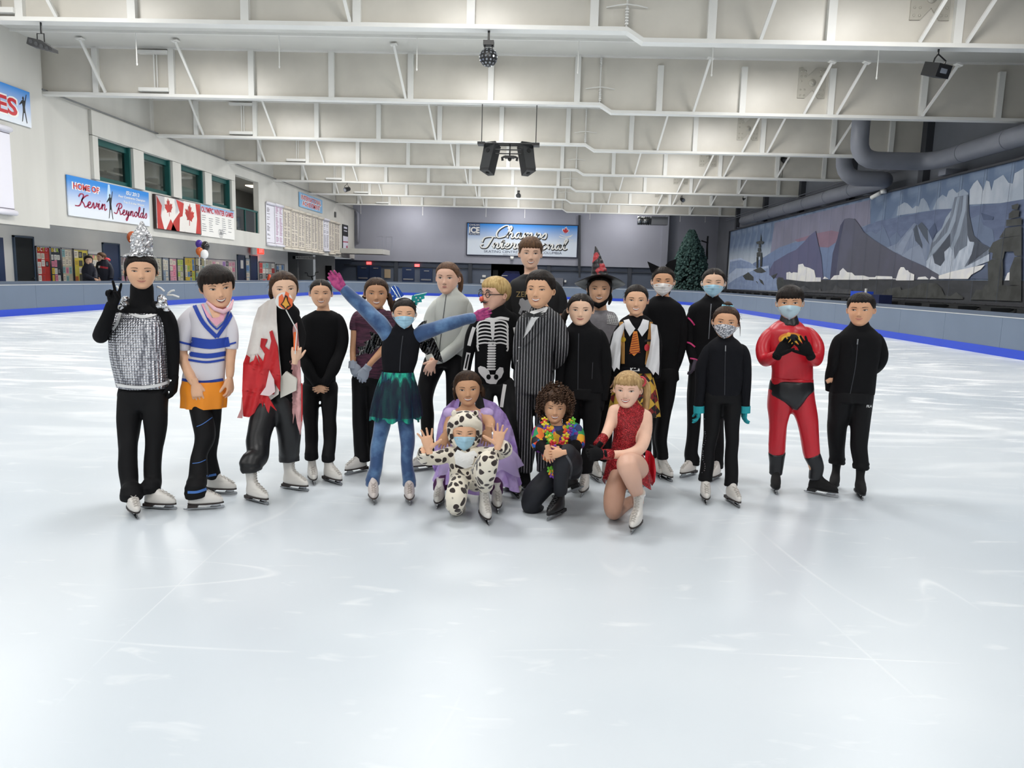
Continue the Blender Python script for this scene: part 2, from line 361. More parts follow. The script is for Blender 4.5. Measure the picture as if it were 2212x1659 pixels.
# ------------------------------------------------------------------ girders
GY = [17.3+7*i for i in range(7)]
STIFF = [-14.2, -11.75, -9.2, -6.65, -4.15, -1.63, 1.07, 3.63, 6.2, 8.9, 11.7, 14.0]
BR = [(-13.9, .25, 1), (-10.9, .35, 1), (-4.3, .3, 1), (4.7, -.35, 1), (8.1, -.6, 1), (9.1, -.6, 1), (11.7, -.7, 1)]
ORD = ['nearest', 'second', 'third', 'fourth', 'fifth', 'sixth', 'farthest']
def zb(x): return 7.0 if x < 1.8 else (6.78 if x > 2.16 else 7.0-.22*(x-1.8)/.36)
first = {}
for gi, y in enumerate(GY):
    g = empty('roof_girder', (0, y, 7.0), f'{ORD[gi]} cream steel roof girder spanning the hall' + (' at the top edge of the view' if gi == 0 else ''), 'girder', 'roof girders')
    if gi == 0:
        mb = MB(); mb.box(XL, -.015, 0, 1.8, .015, ZC-7.0)
        mb.prism([(1.8, 0), (2.16, -.22), (XR, -.22), (XR, 1.4), (1.8, 1.4)], (V((0,.015,0)), V((1,0,0)), V((0,0,1)), V((0,-1,0))), .03)
        first['web'] = mb.build('web', M_GIRD)
        mb = MB()
        for a, b in ((XL, 1.8), (1.8, 2.16), (2.16, XR)):
            za, z2 = zb(a)-7, zb(b)-7
            mb.add([(a,-.15,za-.09),(a,.15,za-.09),(b,.15,z2-.09),(b,-.15,z2-.09),(a,-.15,za),(a,.15,za),(b,.15,z2),(b,-.15,z2)], [(0,1,2,3),(7,6,5,4),(0,3,7,4),(1,5,6,2),(0,4,5,1),(3,2,6,7)])
        first['flange'] = mb.build('bottom_flange', M_GIRDE)
        mb = MB(); mb.box(XL, -.12, ZC-7.04, XR, .12, ZC-7.0); first['top'] = mb.build('top_flange', M_GIRDE)
        mb = MB(); mb.box(-.09, -.14, 0, .09, -.015, 1.36); first['st'] = mb.build('stiffener', M_GIRDE)
        mb = MB(); mb.bar((0,-.12,.02), (0,-1.05,1.34), .07, .07); mb.box(-.1, -1.15, 1.33, .1, -.95, 1.36); first['br'] = mb.build('brace', M_GIRDE)
        mb = MB(); fr = (V((0,-.02,0)), V((1,0,0)), V((0,0,1)), V((0,-1,0)))
        mb.prism([(-.42,-.45),(-.2,-.45),(.02,-.2),(.2,-.45),(.42,-.45),(.42,.45),(.1,.45),(-.12,.22),(-.3,.45),(-.42,.45)], fr, .03)
        mb.smooth = True
        for bx in (-.34, -.22, .24, .35):
            for bz in (-.36, -.2, .05, .2, .35):
                if abs(bx) < .3 and abs(bz) < .1: continue
                mb.ball((bx, -.055, bz), (.03, .025, .03), 6, 4)
        mb.tube([(0,-.04,0),(0,-.08,0)], .11, 12); mb.tube([(0,-.08,0),(0,-.12,0)], .045, 8)
        first['pl'] = mb.build('hinge_plate', mat('plate_cream', 'b3afa5', .35))
        mb = MB(); mb.tube([(0,-.1,.0),(0,-.1,1.38)], .022, 6); mb.tube([(-.45,-.06,.42),(-.2,-.12,.45),(0,-.16,.46),(.2,-.12,.45),(.45,-.06,.42)], .014, 5)
        for k in range(6): mb.box(-.035, -.14, .05+k*.06, .035, -.03, .09+k*.06)
        for k in range(5): mb.box(-.03, -.14, 1.1+k*.06, .03, -.03, 1.13+k*.06)
        first['rod'] = mb.build('cable_clamp', M_GIRDE)
        mb = MB(); mb.box(-.48, -.22, .06, .48, .3-.16, .17); mb.box(-.48,-.2,1.2,.48,.14,1.3); mb.bar((0,-.1,.17),(0,-.1,1.2), .04); mb.bar((.09,-.1,.17),(.09,-.1,1.2), .03)
        first['fx'] = mb.build('bracket_plate', M_GIRDE)
    def put(key, x, zz=0.0, rot=0):
        o = first[key]
        if o.parent is None and gi == 0 and not o.get('used'): o['used'] = 1
        else: o = o.copy(); C.objects.link(o)
        o.parent = g; o.location = (x, 0, zz); o.rotation_euler = (0, rot, 0)
        return o
    put('web', 0); put('flange', 0); put('top', 0)
    for x in STIFF: put('st', x, zb(x)-7)
    for x, sk, _ in BR: put('br', x, zb(x)-7, math.atan(-sk/2.4)*1.2)
    put('pl', 8.3, .72); put('rod', 1.78); put('fx', -12.3)
for o in list(C.objects):
    if 'used' in o: del o['used']
# light fittings hang between the girders (the arena lamps)
M_LAMP = mat('lamp_glow', 'fff6e6', .5, emit=9.0)
lamp0 = None
for bi, yb in enumerate(BAYS):
    if yb < 13: continue
    for xi, xl in enumerate(LATS):
        t = empty('bay_lamp', (xl, yb, 8.2), f'ceiling lamp in the bay behind the {ORD[max(0, min(6, bi-4))]} girder, {["left","middle","right"][xi]} one of three' if bi > 3 else f'ceiling lamp before the nearest girder, {["left","middle","right"][xi]} one of three', 'lamp', 'ceiling lamps between the girders')
        if lamp0 is None:
            mb = MB(); mb.box(-.84, -.6, -.02, .84, .6, .12); a = mb.build('housing', M_GIRDE)
            mb = MB(); mb.box(-.78, -.54, -.035, .78, .54, -.021); b = mb.build('diffuser', M_LAMP); lamp0 = (a, b)
        else: a, b = lamp0[0].copy(), lamp0[1].copy(); C.objects.link(a); C.objects.link(b)
        a.parent = t; b.parent = t
# sprinkler drops from the ceiling
sp0 = None
for yb, xs in ((22.6, (-12.0, -7.75, -3.7, 1.0, 4.85, 9.55, 14.1)), (64.2, (-15.2, -9.9, -4.5, -1.2, 4.3, 11.9, 14.0))):
    for k, x in enumerate(xs):
        if sp0 is None:
            mb = MB(); mb.tube([(0,0,0),(0,0,-.92)], .016, 6); mb.tube([(0,0,-.92),(0,0,-.97)], [.03,.012], 6); o = sp0 = mb.build('sprinkler_pipe', M_GIRDE)
            
        else: o = sp0.copy(); C.objects.link(o)
        o.location = (x, yb, ZC); o.scale.z = 1 if yb < 30 else 1.85
        tag(o, f'thin white sprinkler drop pipe {["first","second","third","fourth","fifth","sixth","seventh"][k]} from the left ' + ('behind the nearest girder' if yb < 30 else 'before the far wall'), 'pipe', 'sprinkler drop pipes')
# ------------------------------------------------------------------ ducts on the right wall
def spiral_duct(name, pts, r, label, joints):
    t = empty(name, pts[0], label, 'duct')
    mb = MB(); mb.smooth = True; mb.tube(pts, r, 24); mb.build('pipe', M_DUCT, t)
    for a, b in joints:
        mb = MB(); mb.tube([a, b], r*1.04, 24); mb.build('joint_ring', M_DUCT, t)
    return t
def bend(p, c, q, n=5):
    return [V(p).lerp(V(c), t).lerp(V(c).lerp(V(q), t), t) for t in [i/n for i in range(n+1)]]
a = atY(1857, 300, 29.0)
D1 = [(a.x, 29, 8.38), (a.x, 29, 7.1)] + bend((a.x, 29, 6.95), (a.x, 29, 6.25), (a.x+.7, 29, 6.22)) + [(13.6, 29, 6.22)] + bend((13.8, 29, 6.22), (14.55, 29, 6.22), (14.6, 28.2, 6.22)) + [(14.6, 27.4, 6.22), (14.6, 8, 6.22)]
spiral_duct('air_duct', D1, .32, 'grey round duct dropping from the roof and running to the right edge', [((14.6, y-.04, 6.22), (14.6, y+.04, 6.22)) for y in (27, 24.5, 22, 19.5)])
a = atY(1822, 360, 32.3)
D2 = [(a.x, 32.3, 8.38), (a.x, 32.3, 7.0)] + bend((a.x, 32.3, 6.8), (a.x, 32.3, 6.1), (a.x+.6, 32.3, 6.02)) + bend((13.95, 32.3, 6.02), (14.6, 32.3, 6.02), (14.6, 33.1, 6.02)) + [(14.6, 34, 6.02), (14.6, 54.5, 6.02)]
spiral_duct('air_duct', D2, .32, 'grey round duct dropping from the roof and running to the far corner', [((14.6, y-.04, 6.02), (14.6, y+.04, 6.02)) for y in range(36, 54, 3)])
br0 = None
for k, y in enumerate((23, 28.5, 34.9, 40, 45.6, 51, 56.5)):
    mb = MB(); mb.box(14.72, y-.25, 5.67, 15.49, y+.25, 5.88 if y < 30 else 5.685)
    mb.build('duct_bracket', M_DUCT, label=f'grey duct support bracket above the mural, {ORD[k]} from the camera', cat='bracket', group='duct brackets')
mb = MB(); mb.tube([(15.2, 30, 6.6), (15.2, 62, 6.6)], .03, 6); mb.tube([(15.2, 30, 6.75), (15.2, 62, 6.75)], .03, 6)
mb.build('trim_7', M_DUCT, kind='structure')

k0 = None
for k, y in enumerate((12, 18, 24, 30, 36, 42, 48)):  # added fill strips, hidden behind the wall's lower edge, to brighten the walkway
    if k0 is None: mb = MB(); mb.box(-.12, -.6, 0, .12, .6, .05); k0 = o = mb.build('added_fill_strip', mat('fill_strip_glow', 'fff4e2', .5, emit=4))
    else: o = k0.copy(); C.objects.link(o)
    o.location = (-16.55, y, 3.0); tag(o, f'added fill strip hidden under the left upper wall, {ORD[k]} along the walkway', 'lamp', 'added walkway fill strips')
    ld = bpy.data.lights.new('walkway_fill_light', 'AREA'); ld.shape = 'RECTANGLE'; ld.size = .3; ld.size_y = 1.2; ld.energy = 62; ld.color = (1, .97, .9); lo = bpy.data.objects.new('walkway_fill_light', ld); C.objects.link(lo); lo.location = (-16.55, y, 2.98); lo.rotation_euler = (0, -.5, 0)
# ================================================================== signs, mural, doors, fittings
GL = {'e': ([[(0,.3),(.45,.55),(.6,.9),(.35,1),(.15,.6),(.25,.1),(.6,0),(1,.3)]], .95),
 'v': ([[(0,.3),(.2,.95),(.35,.5),(.45,.02),(.8,.5),(.85,1),(1,.85),(1.15,.8)]], 1.05),
 'i': ([[(0,.3),(.3,1),(.3,.3),(.45,0),(.8,.3)], [(.36,1.45),(.42,1.5)]], .75),
 'n': ([[(0,.3),(.25,1),(.25,0)], [(.25,.6),(.6,1),(.75,.8),(.75,.2),(.9,0),(1.2,.3)]], 1.15),
 'm': ([[(0,.3),(.25,1),(.25,0)], [(.25,.6),(.55,1),(.68,.8),(.68,0)], [(.68,.6),(1,1),(1.15,.8),(1.15,.2),(1.3,0),(1.6,.3)]], 1.55),
 'r': ([[(0,.3),(.25,1.05),(.35,.85),(.6,.95),(.55,.3),(.7,0),(1,.3)]], .95),
 's': ([[(0,.3),(.45,1.05),(.62,.5),(.5,.05),(.1,.1)]], .8),
 'o': ([[(.55,1),(.2,.8),(.15,.3),(.45,0),(.8,.4),(.65,.95),(.5,1),(.8,.8),(1.1,.85)]], 1.0),
 'l': ([[(0,.3),(.5,1.6),(.4,2.1),(.2,1.8),(.25,.4),(.45,0),(.8,.3)]], .75),
 'd': ([[(.7,.85),(.4,1),(.1,.6),(.2,.05),(.5,.1),(.75,.8),(.85,2.1),(.8,.3),(.95,0),(1.25,.3)]], 1.2),
 'y': ([[(0,.3),(.2,1),(.25,.3),(.5,.1),(.75,.9),(.7,-.2),(.45,-1),(.2,-.8),(.6,-.2),(1.15,.3)]], 1.1),
 'a': ([[(.7,.9),(.35,1),(.1,.5),(.3,0),(.65,.4),(.75,1),(.75,.2),(.9,0),(1.2,.3)]], 1.15),
 'h': ([[(0,.3),(.5,1.6),(.35,2.1),(.2,1.6),(.2,0)], [(.2,.5),(.55,1),(.75,.7),(.75,.2),(.9,0),(1.2,.3)]], 1.15),
 'p': ([[(0,.3),(.3,1.1),(.2,-.9)], [(.28,.6),(.6,1),(.85,.6),(.65,.05),(.35,.1)], [(.65,.05),(1.05,.3)]], 1.0),
 't': ([[(0,.3),(.35,1.7),(.3,.3),(.45,0),(.8,.3)], [(.02,1.15),(.65,1.2)]], .72),
 'K': ([[(.1,1.6),(.4,2.1),(.95,2),(.75,1),(.4,.1),(-.4,0)], [(1.9,2.1),(1.4,1.9),(.75,1.1),(1.2,.5),(1.5,0),(1.9,.25)]], 1.85),
 'R': ([[(.95,2),(.6,1),(.3,.1),(-.4,.2)], [(.1,1.4),(.4,2),(1.1,2.15),(1.5,1.7),(1.2,1.2),(.7,1.1),(1.1,.6),(1.3,0),(1.8,.25)]], 1.75),
 'C': ([[(1.6,1.6),(1.6,2.1),(1.1,2.1),(.4,1.4),(.2,.6),(.5,0),(1.1,.1),(1.7,.5)]], 1.6),
 'I': ([[(-.5,1.1),(-.3,1.9),(.5,2.15),(1.5,2.1)], [(1,2.1),(.7,1),(.35,.1),(-.3,0),(-.6,.5),(-.2,.7)]], 1.25), ' ': ([], .5)}
def script(mb, word, fr, x0, x1, zb_, xh, w_, d, shear=.28, slope=0):
    tot = sum(GL[c][1] for c in word); k = (x1-x0)/tot; x = 0
    for c in word:
        for st in GL[c][0]:
            pts = [(x0+(x+p[0]+p[1]*shear*.6)*k, zb_+p[1]*xh+slope*(x+p[0])*k) for p in st]
            ribbon(mb, pts, w_, fr, d, 6, .45)
        x += GL[c][1]
def rot(p, a, s=1, c=(0,0)): return (c[0]+s*(p[0]*math.cos(a)-p[1]*math.sin(a)), c[1]+s*(p[0]*math.sin(a)+p[1]*math.cos(a)))
_lh = [(0,1),(.13,.72),(.27,.8),(.2,.36),(.4,.56),(.45,.44),(.7,.5),(.61,.28),(.7,.2),(.36,-.12),(.4,-.26),(.04,-.2),(.03,-.6)]
LEAF = _lh + [(-a, b) for a, b in _lh[::-1][:-1]]
def gradz(name, c1, c2, z0, z1, rough=.5):
    """print that fades from one ink to another up the board"""
    m = mat(name, c1, rough); nt = m.node_tree; N = nt.nodes; L = nt.links
    g = N.new('ShaderNodeNewGeometry'); s = N.new('ShaderNodeSeparateXYZ'); L.new(g.outputs['Position'], s.inputs[0])
    r = N.new('ShaderNodeMapRange'); r.inputs[1].default_value = z0; r.inputs[2].default_value = z1; L.new(s.outputs['Z'], r.inputs[0])
    x = N.new('ShaderNodeMix'); x.data_type = 'RGBA'; L.new(r.outputs[0], x.inputs[0]); x.inputs[6].default_value = lin(c1); x.inputs[7].default_value = lin(c2)
    L.new(x.outputs[2], P(m).inputs['Base Color']); return m
def quadX(pts, X):
    q = [atX(a, b, X) for a, b in pts]   # tl, tr, bl, br
    return (q[0].y+q[2].y)/2, (q[1].y+q[3].y)/2, (q[2].z+q[3].z)/2, (q[0].z+q[1].z)/2
def board(name, fr, w_, h_, m, label, cat, d=.04, group=None):
    mb = MB(); mb.prism([(0,0),(w_,0),(w_,h_),(0,h_)], fr, d); return mb.build(name, m, label=label, cat=cat, group=group)
RED = mat('sign_red', 'c5303a', .5); NAVY = mat('sign_navy', '2a2f6a', .5); WHT = mat('sign_white', 'f0f0ee', .5); DK = mat('sign_black', '1a1b20', .5)
CRIM = mat('script_crimson', '9a1f4a', .5); GREYT = mat('sign_grey', '6d7078', .5)
def fsh(fr, x, z): return (fr[0]+fr[1]*x+fr[2]*z, fr[1], fr[2], fr[3])
FIG = [(0,1.0),(.05,.97),(.06,.9),(.03,.86),(.1,.84),(.22,1.12),(.25,1.1),(.15,.78),(.1,.6),(.11,.45),(.16,.2),(.2,.0),(.15,-.02),(.06,.36),(.0,.36),(-.1,.02),(-.15,.0),(-.06,.4),(-.05,.6),(-.08,.72),(-.25,.62),(-.27,.65),(-.1,.82),(-.03,.86),(-.06,.92)]
def skater(mb, fr, x, z, h, flip=1): mb.prism([(x+p[0]*h*.9*flip, z+p[1]*h) for p in FIG], fr, .003)
# -- home-of banner
y0, y1, z0, z1 = quadX([(141.3,376.7),(318,416.5),(144.4,466),(320.7,488)], XL)
fr = FL(y0, z0, XL+.02); w_, h_ = y1-y0, z1-z0
t = board('wall_banner', fr, w_, h_, gradz('banner_blue', 'e3e9f2', '2b86d8', z0+.2*h_, z1-.1*h_), 'blue and white banner reading home of with a red script name', 'banner')
f2 = fsh(fr, 0, 0); f2 = (f2[0]+f2[3]*.04, *f2[1:])
mb = MB(); put_text(mb, 'HOME OF', f2, .05*w_, .35*w_, .76*h_, .17*h_, .004, off=.06); mb.build('lettering', WHT, t)
mb = MB(); put_text(mb, 'HOME OF', f2, .06*w_, .34*w_, .76*h_, .14*h_, .008, off=.03); mb.build('lettering', RED, t)
for s, a, b, z, hh in (('ISU 2013', .68, .86, .86, .1), ('Four Continents Champion', .58, .94, .72, .085), ('Top 5 in the World', .64, .92, .58, .08)):
    mb = MB(); put_text(mb, s, f2, a*w_, b*w_, z*h_, hh*h_, .008, off=.02, shear=.15); mb.build('lettering', WHT, t)
mb = MB(); script(mb, 'Kevin', f2, .09*w_, .42*w_, .27*h_, .15*h_, .07, .006); mb.build('script_name', CRIM, t)
mb = MB(); script(mb, 'Reynolds', f2, .53*w_, .96*w_, .22*h_, .14*h_, .07, .006); mb.build('script_name', CRIM, t)
mb = MB(); skater(mb, f2, .47*w_, .06*h_, .68*h_); mb.build('skater_print', DK, t)
mb = MB(); mb.prism([(.43*w_,.5*h_),(.455*w_,.98*h_),(.475*w_,.98*h_),(.49*w_,.5*h_)], f2, .001); mb.build('light_streak', mat('streak', 'bcd9ef', .5), t)
# -- flag painting
y0, y1, z0, z1 = quadX([(329,419),(429,440.6),(330,494),(429,507)], XL)
fr = FL(y0, z0, XL+.02); w_, h_ = y1-y0, z1-z0
t = board('flag_painting', fr, w_, h_, mat('frame_dark', '2c1f1c', .5), 'painting of red and white maple leaf flags in a dark frame', 'painting', .1)
f2 = (fr[0]+fr[3]*.1, *fr[1:]); MP = mat('paint_red', 'b4352f', .6, var=.25, vscale=1.5); MWH = mat('paint_white', 'e4e0dc', .6, col2='b5b4b8', vscale=1.1, thr=(.5,.56), detail=1)
mb = MB(); mb.prism([(.02*w_,.02*h_),(.985*w_,.02*h_),(.985*w_,.98*h_),(.02*w_,.98*h_)], f2, .004); mb.build('canvas', MWH, t)
mb = MB(); f3 = (f2[0]+f2[3]*.004, *f2[1:])
for poly in ([(.03,.02),(.16,.02),(.1,.4),(.13,.7),(.03,.97)], [(.86,.02),(.98,.02),(.98,.97),(.87,.97),(.9,.5)], [(.43,.97),(.6,.9),(.56,.5),(.5,.45),(.48,.02),(.3,.02),(.36,.3),(.5,.6)], [(.2,.02),(.42,.02),(.3,.35)]):
    mb.prism([(a*w_, b*h_) for a, b in poly], f3, .003)
mb.prism([rot(p, .12, .27*h_*1.25, (.27*w_, .62*h_)) for p in LEAF], f3, .006)
mb.prism([rot(p, -.1, .34*h_*1.3, (.72*w_, .5*h_)) for p in LEAF], f3, .006)
mb.build('flag_red', MP, t)
# -- games board
y0, y1, z0, z1 = quadX([(429.6,441),(504,458),(430,509.7),(502.5,517)], XL)
fr = FL(y0+.03, z0, XL+.02); w_, h_ = y1-y0, z1-z0
t = board('wall_banner', fr, w_, h_, gradz('banner_pale', 'ecebe8', '7fb2e0', z0+.72*h_, z1), 'white banner headed with red winter games lettering above rings', 'banner')
f2 = (fr[0]+fr[3]*.04, *fr[1:])
mb = MB(); put_text(mb, 'OLYMPIC WINTER GAMES', f2, .03*w_, .97*w_, .86*h_, .17*h_, .006, off=.03); mb.build('lettering', RED, t)
mb = MB(); rr = random.Random(3)
for c_ in range(5):
    for k in range(8):
        if rr.random() < .2: continue
        x = .04+.19*c_; z = .66-.07*k
        if c_ == 2 and k > 4: continue
        mb.prism([(x*w_,z*h_),((x+.06+.08*rr.random())*w_,z*h_),((x+.1)*w_,(z+.018)*h_),(x*w_,(z+.018)*h_)], f2, .003)
mb.build('list_print', GREYT, t)
mb = MB()
for k, (a, b) in enumerate(((0,0),(1,0),(2,0),(.5,-.8),(1.5,-.8))):
    c_ = (.53*w_+a*.16, .2*h_+b*.16); ribbon(mb, [(c_[0]+.12*math.cos(q), c_[1]+.12*math.sin(q)) for q in [i*math.pi/6 for i in range(13)]], .025, f2, .004, 2)
mb.build('rings_print', GREYT, t)
# -- left edge banner and scroll
ex = atX(61, 200, XL+.22); e0 = atX(63, 276, XL+.22); yE = (ex.y+e0.y)/2
fr = FL(yE-6.2, e0.z, XL+.24); h_ = ex.z-e0.z; w_ = 6.2
t = board('wall_banner', fr, w_, h_, gradz('banner_blue2', 'e3e9f2', '2b86d8', e0.z+.1*h_, ex.z), 'blue banner cut by the left edge, red letters ES and a spinning skater', 'banner')
f2 = (fr[0]+fr[3]*.04, *fr[1:])
mb = MB(); put_text(mb, 'ES', f2, w_-1.47, w_-.6, .43*h_, .5*h_, .004, off=.05); mb.build('lettering', WHT, t)
mb = MB(); put_text(mb, 'ES', f2, w_-1.43, w_-.64, .43*h_, .44*h_, .008, off=.03); mb.build('lettering', RED, t)
mb = MB(); skater(mb, f2, w_-.32, .1*h_, .72*h_); mb.build('skater_print', DK, t)
M_SCW = mat('scroll_paper_white', 'e3e2ec', .6); M_SCC = mat('scroll_paper_cream', 'd9d1c4', .6); M_INK = mat('list_ink', '57505a', .7); M_INKP = mat('list_ink_purple', '9b5c86', .7)
def scroll(fr, w_, h_, m, ink, label, dens, seed):
    t = empty('scroll_banner', fr[0], label, 'banner', 'scroll banners on the left wall'); o, u, v, n = fr
    mb = MB(); mb.prism([(0,.05*h_),(w_,.05*h_),(w_,.93*h_),(0,.93*h_)], fr, .03); mb.build('sheet', m, t)
    for e_ in (.03, .95): mb = MB(); mb.smooth = True; mb.tube([o+n*.07+v*e_*h_, o+n*.07+v*e_*h_+u*w_], .08, 8); mb.build('rolled_end', m, t)
    mb = MB(); rr = random.Random(seed); f2 = (o+n*.032, u, v, n); k = 0; z = .88*h_
    while z > .1*h_:
        if rr.random() < dens:
            for a, b in ((.08, .3+.15*rr.random()), (.55, .75+.17*rr.random())):
                if dens < .6 and a > .5: continue
                mb.prism([(a*w_,z),(b*w_,z),(b*w_,z+.028),(a*w_,z+.028)], f2, .002)
        z -= .065
    for zz in (.9, .07): mb.prism([(0,zz*h_),(w_,zz*h_),(w_,zz*h_+.02),(0,zz*h_+.02)], f2, .003)
    mb.build('list_print', ink, t)
SCX = [625,770,912,1040,1160,1270,1378,1478,1575,1672,1762,1850]; ST = [395,430,470,515,550,585,615,650,680,710,740]; SB = [1145,1160,1210,1220,1235,1250,1265,1280,1240,1295,1285]
ORD11 = ['first','second','third','fourth','fifth','sixth','seventh','eighth','ninth','tenth','last']
for i in range(11):
    a = atX(490+SCX[i]/7.628, 380+ST[i]/7.628, XL); b = atX(490+SCX[i+1]/7.628, 380+(ST[i]+18)/7.628, XL); c_ = atX(490+SCX[i]/7.628, 380+SB[i]/7.628, XL)
    scroll(FL(a.y+.03, c_.z, XL+.03), b.y-a.y-.12, a.z-c_.z, M_SCW if i in (0,1,8) else M_SCC, M_INKP if i == 1 else M_INK, f'{ORD11[i]} scroll banner from the left in the row of name lists' + (', mostly blank white' if i == 0 else ', purple ink' if i == 1 else ''), .55 if i == 0 else .9, i)
a = atX(15, 270, XL+.22); b = atX(17, 465, XL+.22); scroll(FL(a.y-1.6, b.z, XL+.25), 1.6, a.z-b.z, M_SCW, M_INK, 'white scroll banner cut by the left edge of the view', .1, 40)
y0, y1, z0, z1 = quadX([(644,415),(694.5,431.8),(645,446),(694.5,461)], XL)
fr = FL(y0, z0, XL+.03); w_, h_ = y1-y0, z1-z0
t = board('wall_banner', fr, w_, h_, mat('banner_sky', '86b4dc', .5), 'pale blue banner reading international achievement in red', 'banner')
f2 = (fr[0]+fr[3]*.04, *fr[1:])
for s, a, b, z in (('INTERNATIONAL', .08, .92, .7), ('ACHIEVEMENT', .12, .88, .3)):
    mb = MB(); put_text(mb, s, f2, (a-.02)*w_, (b+.02)*w_, z*h_, .36*h_, .004, off=.04); mb.build('lettering', WHT, t)
    mb = MB(); put_text(mb, s, f2, a*w_, b*w_, z*h_, .31*h_, .008, off=.02); mb.build('lettering', RED, t)
y0, y1, z0, z1 = quadX([(738.8,483.5),(750.2,488),(738.8,538),(750.2,543)], XL)
fr = FL(y0, z0, XL+.03); w_, h_ = y1-y0, z1-z0; t = board('wall_poster', fr, w_, h_, DK, 'tall narrow poster, black above white and red, near the far corner', 'poster'); f2 = (fr[0]+fr[3]*.04, *fr[1:])
mb = MB(); mb.prism([(.05,.03*h_),(w_-.05,.03*h_),(w_-.05,.55*h_),(.05,.55*h_)], f2, .003); mb.prism([(.2*w_,.85*h_),(.8*w_,.85*h_),(.8*w_,.92*h_),(.2*w_,.92*h_)], f2, .003)
mb.prism([(.2*w_,.74*h_),(.8*w_,.74*h_),(.8*w_,.78*h_),(.2*w_,.78*h_)], f2, .003); mb.build('print_block', mat('poster_pale', 'c9c9d8', .6), t)
mb = MB(); mb.prism([(.05,.3*h_),(w_-.05,.32*h_),(w_-.05,.36*h_),(.05,.34*h_)], f2, .006); mb.prism([(.6*w_,.1*h_),(.9*w_,.1*h_),(.85*w_,.2*h_),(.65*w_,.18*h_)], f2, .006); mb.build('print_red', mat('poster_red', 'a02848', .6), t)
y0, y1, z0, z1 = quadX([(722,457.5),(724.6,458),(722,469),(724.6,470)], XL); board('wall_vent', FL(y0, z0, XL+.03), y1-y0, z1-z0, mat('vent_dark', '4a4b4d', .6), 'small dark slot vent high on the left wall', 'vent')
# ---- windows upstairs
M_GLASS = mat('window_glass', 'dfe8e6', .03); P(M_GLASS).inputs['Transmission Weight'].default_value = 1; P(M_GLASS).inputs['IOR'].default_value = 1.45
M_IN = mat('shelf_grey', '9d9e9d', .7); M_UP = mat('upstairs_glow', 'fff1d8', .5, emit=2.0)
for i, (a, b, c_, d) in enumerate(WIN):
    t = empty('window_%d' % (i+1), (XL, a, c_), f'{ORD[i] if i else "nearest"} upstairs window with dark green frame above the banners', kind='structure')
    mb = MB(); e = .16
    mb.box(XL-.28, a, c_, XL-.1, b, c_+e); mb.box(XL-.28, a, d-e*1.4, XL-.1, b, d); mb.box(XL-.28, a, c_, XL-.1, a+e, d); mb.box(XL-.28, b-.1, c_, XL+.02, b, d); mb.build('window_frame', M_GREEN, t)
    mb = MB(); mb.box(XL-.2, a+e, c_+e, XL-.19, b-.1, d-e*1.4); mb.build('pane', M_GLASS, t)
    mb = MB()
    for zz in (.25, .5, .75): mb.box(-20.1, a+.6, c_+(d-c_)*zz, -19.6, b+1.2, c_+(d-c_)*zz+.07)
    mb.box(-20.1, (a+b)/2+.9, c_, -19.6, (a+b)/2+1.2, d); mb.build('wall_shelf', M_IN, label=f'grey shelving seen through the {ORD[i]} upstairs window', cat='shelf')
for k, y in enumerate((30, 36, 42, 48)):
    mb = MB(); mb.box(-18.6, y-.5, 6.84, -17.9, y+.5, 6.895); mb.build('room_lamp', M_UP, label=f'upstairs ceiling panel lamp, {ORD[k]} along the left wall', cat='lamp', group='upstairs lamps')
    ld = bpy.data.lights.new('room_light', 'AREA'); ld.size = 1; ld.energy = 34; ld.color = (1, .95, .86); lo = bpy.data.objects.new('room_light', ld); C.objects.link(lo); lo.location = (-18.2, y, 6.8)
a, b, c_, d = OPN
t = empty('balcony_railing', (XL-.1, a, c_), 'green steel and glass railing in the upstairs opening', 'railing')
mb = MB(); hz = c_+(d-c_)*.42; mb.bar((XL-.1,a,hz), (XL-.1,b,hz), .09); mb.bar((XL-.1,b-.1,c_), (XL-.1,b-.1,hz), .09); mb.bar((XL-.1,(a+b)/2-.2,c_), (XL-.1,(a+b)/2-.2,hz), .07); mb.build('rail', M_GREEN, t)
mb = MB(); mb.box(XL-.12, a, c_+.05, XL-.11, b-.1, hz-.05); mb.build('pane', M_GLASS, t)
mb = MB(); mb.box(-19.95, a+2.0, c_-.3, -19.9, a+4.4, c_+(d-c_)*.85); mb.build('door_10', M_GREEN, kind='structure', label='dark green door in the upstairs opening')
mb = MB(); rr = random.Random(5)
for k in range(3): mb.bar((XL-1.2-.1*k, a+.6+k*.6, c_+.2), (XL-1.0, a+1.0+k*.6, c_+1.3), .05); mb.bar((XL-1.0-.1*k, a+1.0+k*.6, c_+.2), (XL-1.3, a+.5+k*.6, c_+1.3), .05)
mb.box(XL-1.6, a+.3, c_+1.3, XL-.8, a+2.6, c_+1.38); mb.box(XL-1.6, a+.3, 3.205, XL-.8, a+2.6, c_+.2); mb.build('folding_table', M_PW, label='white folding table behind the upstairs railing', cat='table')
# ---- white ledge at the far left
a = atY(750, 545, 62); b = atY(835, 550, 62); mb = MB(); mb.box(XL+.01, 60.5, a.z-.12, b.x, 63.4, a.z+.28); mb.build('concrete_ledge', M_WALLW, label='white cantilevered ledge at the far left corner', cat='ledge')
mb = MB()
for x in (-13.4, -12.9, -12.6, -12.1): mb.bar((x,62,a.z+.28), (x,62,a.z+1.35), .07)
mb.bar((-13.4,62,a.z+1.35), (-12.9,62,a.z+1.35), .07); mb.bar((-12.6,62,a.z+1.35), (-12.1,62,a.z+1.35), .07); mb.build('metal_stand', M_FAR, label='two small grey metal frames standing on the white ledge', cat='stand')
